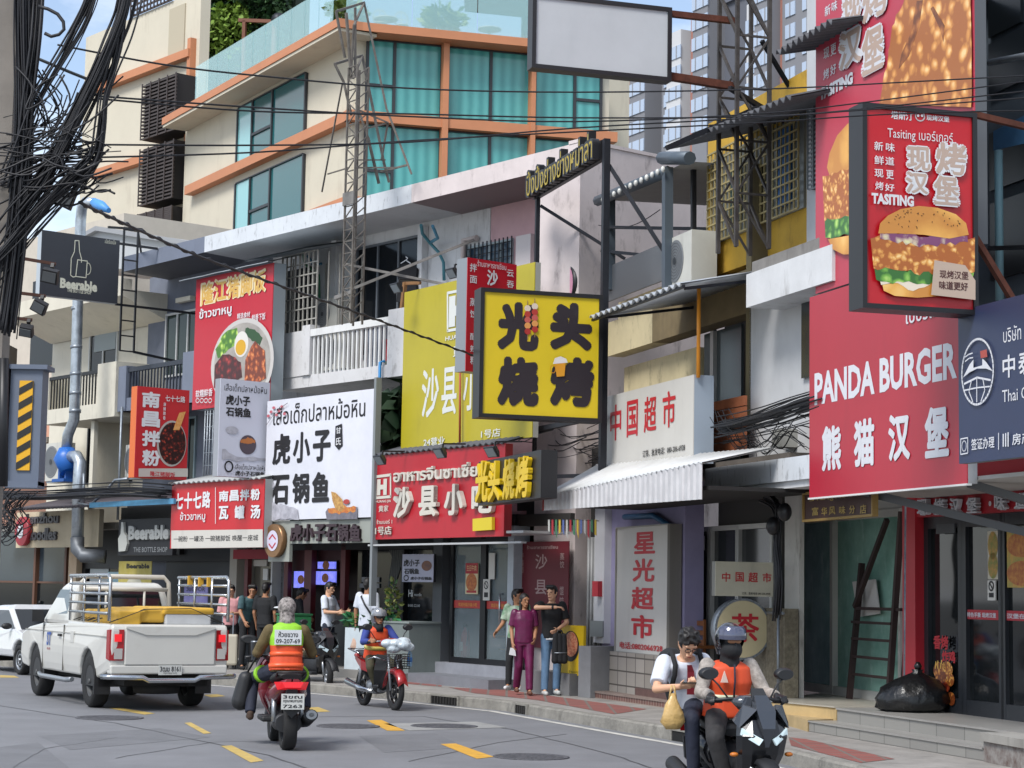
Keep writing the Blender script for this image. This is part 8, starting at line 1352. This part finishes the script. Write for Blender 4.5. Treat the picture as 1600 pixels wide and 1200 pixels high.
# --- right scooter with rider and school passenger
c=at(1196,1152,15.0);h=166;FD=LFr(c.x-.68*math.sin(R(h)),c.y-.68*math.cos(R(h)),h)
GREYP=mat('#43474d',.25,metal=.4,coat=.6);S_=scooter(FD,'black and grey scooter carrying an orange vest rider and a student, at the lower right','scooter',GLP,GREYP,BLK,steer=4,tail=False)
PLAID=mat('#77706a',.85,vs=22,c2='#a9a199',bump=.6,bs=9)
T=person(FD,'orange vest rider with a black face mask and visor helmet on the right scooter',sit(.78,-.16,.03,shL=(-.18,-.12,1.235),shR=(.18,-.12,1.235),elL=(-.27,-.02,1.03),elR=(.27,-.02,1.03),wrL=(-.27,.22,1.02),wrR=(.27,.22,1.02),neck=(0,-.12,1.28),head=(0,-.09,1.415),chest=(0,-.14,1.12),face=(-.12,1,-.06),toeL=(-.1,1,0),toeR=(.1,1,0)),BLK,None,PLAID,mat('#2c2b2c',.85,var=.25,vs=7,bump=.6,bs=9),BLK,1.0,1.0,'riders on motorcycles',vox=.0065,bulk=.98,curlL=1.0,curlR=1.0,handup={'L':Vector((0,.3,1)),'R':Vector((0,.3,1)),'dL':(-.35,.9,-.15),'dR':(.35,.9,-.15)},leg=1.1)
vest(T,ORV,ORV,.5,((.38,.045),),REFL);helmet(T,mat('#1b1d22',.15,coat=.8),mat('#55586a',.05,spec=.9,metal=.4),vz=.065);m_=MB();m_.ell(T.hp(0,.02,-.05),(.088,.105,.085),16,10,0,T.HM);cap(m_,T.hp(0,.0,-.08),T.hp(0,.0,-.2),.075,.09);addpart(T,'face_mask',remesh(m_,.01,2,CBK));T.part('brow',MB().ell(T.hp(0,.075,.02),(.062,.026,.022),12,8,0,T.HM),SK2);T.part('vest_zip',MB().tube([T.V['chest']+Vector((0,.155,.13)),T.V['chest']+Vector((0,.165,0)),T.V['waist']+Vector((0,.15,-.05))],.008),NVY);T.part('shoulder_mark',MB().prism([(.06,1.11),(.09,1.20),(.12,1.11)],.02,.035),mat('#c9b0a4',.5))
FP=FD
T=person(FP,'student in white shirt and dark red tie looking at a phone behind the rider',sit(.88,-.62,.12,pelvis=(0.130,-.58,.96),waist=(0.180,-.56,1.08),chest=(0.240,-.52,1.21),neck=(0.260,-.43,1.33),head=(0.270,-.36,1.44),shL=(0.100,-.47,1.295),shR=(0.430,-.5,1.28),elL=(0.140,-.28,1.08),elR=(0.550,-.34,1.07),wrL=(0.270,-.15,1.11),wrR=(0.410,-.14,1.10),hipL=(-.02,-.55,.93),hipR=(.15,-.55,.93),knL=(-.22,-.2,.84),knR=(.31,-.14,.84),anL=(-.22,-.25,.42),anR=(.27,-.2,.42),face=(.0,.8,-.62)),SK3,HB_,CW,NVY,BLK,.5,.97,'riders on motorcycles',vox=.0065,hairstyle='fluffy',curlL=.9,curlR=.9,handup={'L':Vector((-.6,-.2,-.8)),'R':Vector((.6,-.2,-.8)),'dL':(.5,.75,.1),'dR':(-.5,.75,.1)},bulk=1.08)
V=T.V;nk,ch=V['neck'],V['chest'];T.part('tie',MB().loft([[(nk.x-.02,nk.y+.075,nk.z-.06),(nk.x+.02,nk.y+.075,nk.z-.06),(nk.x+.018,nk.y+.085,nk.z-.06),(nk.x-.018,nk.y+.085,nk.z-.06)],[(ch.x-.025,ch.y+.145,ch.z),(ch.x+.03,ch.y+.145,ch.z),(ch.x+.03,ch.y+.155,ch.z),(ch.x-.025,ch.y+.155,ch.z)],[(ch.x-.04,ch.y+.135,ch.z-.18),(ch.x+.03,ch.y+.135,ch.z-.18),(ch.x+.03,ch.y+.145,ch.z-.18),(ch.x-.04,ch.y+.145,ch.z-.18)]],0,False),mat('#6e1524',.6));g=MB();hp=T.hp
for q in(-1,1):g.line([(0,0),(0,0)],.001,0);g.tube([hp(q*.03+.024*math.cos(a),.1,.008+.018*math.sin(a))for a in(2*math.pi*k/12 for k in range(13))],.003,5)
g.tube([hp(-.008,.104,.012),hp(.008,.104,.012)],.003,5);T.part('glasses',g,BLK)
BP=Th('backpack','black backpack on the back of the student on the right scooter','bag',FP,tuple(V['chest']+Vector((0,-.2,0))));b=MB();cap(b,ch+Vector((.05,-.22,.08)),ch+Vector((-.04,-.22,-.22)),.11,.12);cap(b,ch+Vector((-.1,-.2,.08)),ch+Vector((-.16,-.2,-.2)),.1,.12);addpart(BP,'pouch',remesh(b,.015,2,CBK))
for q,s1 in(('L',1),('R',-1)):a=V['sh'+q].lerp(nk,.3);BP.part('strap',MB().tube([a+Vector((0,-.12,.02)),a+Vector((0,.02,.075)),a+Vector((.0,.115,-.03)),a.lerp(ch,.6)+Vector((-.08*s1*1.0,.12,-.06)),ch+Vector((-.15*s1,.08,-.16))],.022,8),CBK)
mp_=V['wrL'].lerp(V['wrR'],.5)+Vector((0,.07,.03));Th('mobile_phone','dark mobile phone held in both hands of the student','phone',FP,tuple(mp_),mb=MB().box(mp_.x-.075,mp_.x+.075,mp_.y-.035,mp_.y+.035,mp_.z-.005,mp_.z+.005),mats=mat('#2a2622',.25));plasticbag(FP,V['wrR']+Vector((.07,.02,-.05)),.28,.095,mat('#b8985f',.3,var=.15,vs=6,spec=.6,bump=.8,bs=14),'crinkled yellow plastic bag hanging from the arm of the student',5)
# --- white pickup
PK=LFr(-5.36,29.35,-27.5);WP=mat('#bdbcb6',.3,var=.03,vs=1.5,dirt=.18,dc='#8d877c',ds=(1.5,1.5,1.5),coat=.4);DGL=mat('#12161a',.06,spec=.6)
T=Th('pickup_truck','white pickup truck with silver cargo rails and lit red tail lights','pickup',PK,(0,0,0))
def arch(yc,r,z0,n=9):return[(yc+r*math.cos(R(180-180*k/(n-1))),max(z0,.36+r*math.sin(R(180-180*k/(n-1)))))for k in range(n)]
prof=[(-1.16,.55)]+[(y,z)for y,z in arch(0,.45,.42)]+arch(3.08,.44,.42)+[(3.9,.45),(4.0,.62),(3.93,.93),(3.5,1.03),(2.72,1.10),(1.22,1.12),(1.18,1.16),(-1.14,1.16),(-1.18,1.1),(-1.17,.7)]
def side(xf,xa):return[(xf(z),y,z)for y,z in prof]
xw=lambda z:.875-.03*abs((z-.8)/.4)**2
mb=MB();n=len(prof);k=mb.pts([(-xw(z),y,z)for y,z in prof]+[(xw(z),y,z)for y,z in prof]);mb.face(range(k,k+n));mb.face([k+n+i for i in reversed(range(n))])
for i in range(n):mb.face((k+(i+1)%n,k+i,k+n+i,k+n+(i+1)%n))
T.part('body',mb,WP,bevel=.03)
T.part('cab',MB().loft([[(-.84,1.2,1.1),(.84,1.2,1.1),(.84,2.85,1.1),(-.84,2.85,1.1)],[(-.80,1.24,1.3),(.80,1.24,1.3),(.80,2.62,1.3),(-.80,2.62,1.3)],[(-.70,1.34,1.63),(.70,1.34,1.63),(.70,2.22,1.63),(-.70,2.22,1.63)],[(-.62,1.42,1.72),(.62,1.42,1.72),(.62,2.1,1.72),(-.62,2.1,1.72)]],0,False),WP,bevel=.06)
def winq(nm,q,m=DGL):return T.part(nm,MB().poly(q).poly([tuple(Vector(p)*1)for p in reversed([(a,b-.004,c)if False else(a,b,c)for a,b,c in q])])if False else MB().poly(q),m)
winq('rear_window',[(-.64,1.225,1.3),(.64,1.225,1.3),(.58,1.315,1.6),(-.58,1.315,1.6)])
for q in(-1,1):
    P=[(q*.812,1.42,1.26),(q*.812,2.62,1.22),(q*.715,2.2,1.6),(q*.715,1.5,1.6)];winq('side_window',P if q>0 else P[::-1],mat('#39434b',.05,spec=.8));[T.part('door_line',MB().box(q*.86,q*.878,y,y+.01,.45,1.1),mat('#55544f',.6))for y in(1.33,2.55)];T.part('bed_crease',MB().box(q*.862,q*.879,-1.0,3.7,.985,.995),mat('#8d8c86',.5));T.part('fuel_flap',MB().box(q*.862,q*.88,.75,.93,.86,1.02),WP);T.part('door_handle',MB().box(q*.86,q*.90,1.45,1.6,.93,.965),BLK);T.part('door_mirror',MB().loft([[(q*.88,2.5,1.12),(q*1.08,2.48,1.12),(q*1.08,2.48,1.3),(q*.9,2.5,1.28)],[(q*.88,2.62,1.14),(q*1.05,2.58,1.14),(q*1.05,2.58,1.26),(q*.9,2.62,1.26)]],0,False),BLK);T.part('side_step',MB().tube([(q*.93,.55,.36),(q*.95,.8,.34),(q*.95,2.3,.34),(q*.9,2.6,.36)],.035),SIL);wheel(T,q*.72,0,.36,.24,mat('#4a4b4c',.6,metal=.3),8,rr=.6);wheel(T,q*.72,3.08,.36,.24,mat('#4a4b4c',.6,metal=.3),8,rr=.6);T.part('mudflap',MB().box(q*.64,q*.88,-.46,-.44,.2,.55),BLK)
    tl=T.part('tail_light',MB().loft([[(q*.88,-1.0,1.08),(q*.88,-1.0,.70),(q*.87,-1.0,.70),(q*.87,-1.0,1.08)],[(q*.88,-1.15,1.09),(q*.88,-1.17,.68),(q*.68,-1.195,.68),(q*.68,-1.195,1.09)]],0,False),mat('#8a0e16',.25,emit=.06));T.part('brake_lamp',MB().box(q*.715,q*.82,-1.203,-1.196,.93,1.03),mat('#c01820',.3,emit=.6),tl);T.part('reverse_lamp',MB().box(q*.70,q*.82,-1.203,-1.196,.70,.84),mat('#a9a6a2',.2,spec=.8),tl)
    T.part('headlight',MB().ell((q*.72,3.9,.8),(.16,.08,.08),12,8),mat('#b9c4c6',.1))
T.part('wheel_well',MB().box(-.82,.82,-.46,.46,.3,.83).box(-.82,.82,2.62,3.54,.3,.82),BLK)
tg=T.part('tailgate',MB().box(-.665,.665,-1.205,-1.17,.62,1.145),WP,bevel=.015);T.part('tailgate_ridge',MB().prism([(-.66,1.11),(-.5,1.06),(-.36,1.02),(.36,1.02),(.5,1.06),(.66,1.11),(.66,1.13),(-.66,1.13)],-1.222,-1.204),WP,tg)
T.part('bumper',MB().box(-.86,.86,-1.2,-1.0,.5,.62),WP,bevel=.02);T.part('bumper_tube',MB().tube([(-.98,-1.16,.47),(-.9,-1.28,.47),(-.42,-1.3,.46),(-.34,-1.3,.42),(.34,-1.3,.42),(.42,-1.3,.46),(.9,-1.28,.47),(.98,-1.16,.47)],.035,10),CHROME);pl=T.part('number_plate',MB().box(-.17,.17,-1.225,-1.212,.49,.62),mat('#b9bab6',.5));T.part('lettering',MB().text('3ฒฆ 8161',-.15,.535,.15,.605,-1.228,.02),INK,pl);T.part('lettering',MB().text('กรุงเทพมหานคร',-.1,.497,.1,.525,-1.228,.0),INK,pl)
T.part('chassis',MB().box(-.6,.6,-1.0,3.6,.34,.5).ell((0,0,.34),(.2,.17,.16),12,8).tube([(-.7,0,.34),(.7,0,.34)],.06).tube([(.35,-1.1,.38),(.35,.8,.38)],.045),mat('#151413',.9));T.part('spare_wheel',MB().lathe([(.32,-.08),(.34,0),(.32,.08)],(0,-.6,.3),'z',24),TYRE)
d_=T.part('door_emblem',MB().text('ST',0,0,.26,.2,0,.03).xf(Matrix.Translation((-.882,2.3,.78))@Matrix.Rotation(R(-90),4,'Z')),mat('#2a4c94',.5));T.part('door_emblem',MB().text('truck',0,0,.2,.04,0,.02).xf(Matrix.Translation((-.882,2.27,.72))@Matrix.Rotation(R(-90),4,'Z')),mat('#8f2a2c',.5))
K=Th('cargo_rack','silver tube rack with two upright railed sides around the pickup bed','rack',PK,(0,0,1.16));RK=mat('#a9acae',.25,metal=.85,var=.1,vs=4)
for q in(-1,1):
    x=q*.85;g=MB();
    for z in(1.3,1.43,1.56,1.69):g.tube([(x,1.15,z),(x+q*.03,-1.05,z)],.02,8)
    g.tube([(x,1.15,1.8),(x+q*.03,-1.0,1.81),(x+q*.03,-1.1,1.76),(x+q*.03,-1.1,1.2)],.026,8)
    for y in(1.1,.35,-.45):g.tube([(x,y,1.17),(x,y,1.8)],.02,8)
    K.part('side_rail',g,RK)
g=MB();g.tube([(-.72,1.12,1.17),(-.68,1.12,1.72),(-.6,1.12,1.80),(.6,1.12,1.80),(.68,1.12,1.72),(.72,1.12,1.17)],.035,10);g.tube([(-.68,1.12,1.62),(.68,1.12,1.62)],.03,8);g.tube([(-.3,1.12,1.17),(-.3,1.12,1.62)],.02,8);g.tube([(.3,1.12,1.17),(.3,1.12,1.62)],.02,8);K.part('head_frame',g,mat('#b9b4a9',.4,var=.06))
for y,z in((.6,1.8),(.1,1.78),(-.3,1.78)):K.part('yellow_tie',MB().box(.82,.89,y-.03,y+.03,z-.1,z+.03),mat('#b8902a',.6))
K=Th('cargo','yellow and white covered crates roped down in the pickup bed','cargo',PK,(0,0,1.17));r_=random.Random(2);YC=mat('#c49a34',.55,var=.12,vs=5);WC=mat('#b5b7b9',.6,var=.08)
K.part('white_crate',MB().box(-.02,.66,-1.0,.4,1.15,1.3),WC,bevel=.02);b=MB();[b.box(-.72+i*.36,-.38+i*.36,-1.0+(i%2)*.06,.8,1.15+i*.03,1.34+(i%2)*.03)for i in range(2)];b.box(-.05,.7,-1.02,.5,1.3,1.39);b.ell((-.4,-.5,1.33),(.35,.5,.06),14,8);addpart(K,'yellow_cover',remesh(b,.025,2,YC));g=MB()
for i in range(12):a=Vector((-.85,r_.uniform(-1.1,1),1.18));c=Vector((.85,r_.uniform(-1.1,1),1.18));g.tube([a,a.lerp(c,.3)+Vector((0,0,.18)),a.lerp(c,.7)+Vector((0,0,.2)),c],.006,5)
K.part('rope',g,mat('#2f2c28',.8))
T_=[o for o in col.objects if o.name in('pickup_truck','cargo_rack','cargo')]
for o in T_:o.scale=(1,1,1.06);o.location.z*=1.06
# --- white car cut by the left edge
CR=LFr(-9.55,40.2,146);WC_=mat('#c6c8ca',.2,coat=.6,var=.02);T=Th('parked_car','white saloon car at the left edge behind the pickup, facing the street','car',CR,(0,0,0))
prof=[(-1.75,.5),(-1.72,.35)]+arch(-1.28,.36,.22)+arch(1.28,.36,.22)+[(1.9,.25),(2.02,.45),(2.0,.62),(1.85,.74),(1.05,.92),(.9,.95),(-1.0,.98),(-1.8,.95),(-1.95,.7)]
mb=MB();n=len(prof);xw=lambda z:.845-.05*abs((z-.6)/.4)**2;k=mb.pts([(-xw(z),y,z)for y,z in prof]+[(xw(z),y,z)for y,z in prof]);mb.face(range(k,k+n));mb.face([k+n+i for i in reversed(range(n))])
for i in range(n):mb.face((k+(i+1)%n,k+i,k+n+i,k+n+(i+1)%n))
T.part('body',mb,WC_,bevel=.05);T.part('cabin',MB().loft([[(-.78,-1.5,.93),(.78,-1.5,.93),(.78,1.05,.9),(-.78,1.05,.9)],[(-.66,-.9,1.32),(.66,-.9,1.32),(.68,.28,1.36),(-.68,.28,1.36)],[(-.55,-.7,1.43),(.55,-.7,1.43),(.56,.05,1.45),(-.56,.05,1.45)]],0,False),WC_,bevel=.08)
T.part('windscreen',MB().poly([(-.70,1.0,.945),(.70,1.0,.945),(.61,.33,1.355),(-.61,.33,1.355)]),mat('#14191d',.08,spec=.3))
for q in(-1,1):
    P=[(q*.775,-1.1,.98),(q*.785,.85,.96),(q*.69,.22,1.33),(q*.675,-.75,1.32)];T.part('side_window',MB().poly(P if q>0 else P[::-1]),DGL);wheel(T,q*.74,1.28,.31,.2,SIL,7,rr=.68);wheel(T,q*.74,-1.28,.31,.2,SIL,7,rr=.68);T.part('headlight',MB().loft([[(q*.4,1.93,.66),(q*.78,1.74,.74),(q*.82,1.6,.74),(q*.8,1.76,.6),(q*.5,1.95,.58)],[(q*.4,1.85,.66),(q*.75,1.66,.74),(q*.78,1.55,.74),(q*.76,1.7,.6),(q*.5,1.88,.58)]],0,False),mat('#9fb3c4',.08,spec=.9));T.part('fog_lamp',MB().ell((q*.66,1.93,.36),(.12,.05,.05),12,6),BLK);T.part('door_mirror',MB().ell((q*.92,.78,1.0),(.11,.06,.07),12,8),DPL)
T.part('grille',MB().box(-.4,.4,1.98,2.03,.5,.56).box(-.45,.45,1.98,2.035,.28,.4),BLK);T.part('wheel_well',MB().box(-.8,.8,.95,1.6,.2,.6).box(-.8,.8,-1.6,-.95,.2,.6),BLK)
T.ob.scale=(1,1,.93)
# --- distant scooters by the noodle shop
for(px,off,lb)in((62,1.0,'dark scooter parked by the noodle shop glass, left of the pickup cab'),(88,1.2,'dark scooter parked nearest the cab of the pickup by the noodle shop')):
    q=U.w(fu(px,1000,off),-off,0.15);scooter(LFr(q.x,q.y,120,.15),lb,'scooter',GLP,DPL,SIL,10,False,False)
bpy.context.view_layer.update()
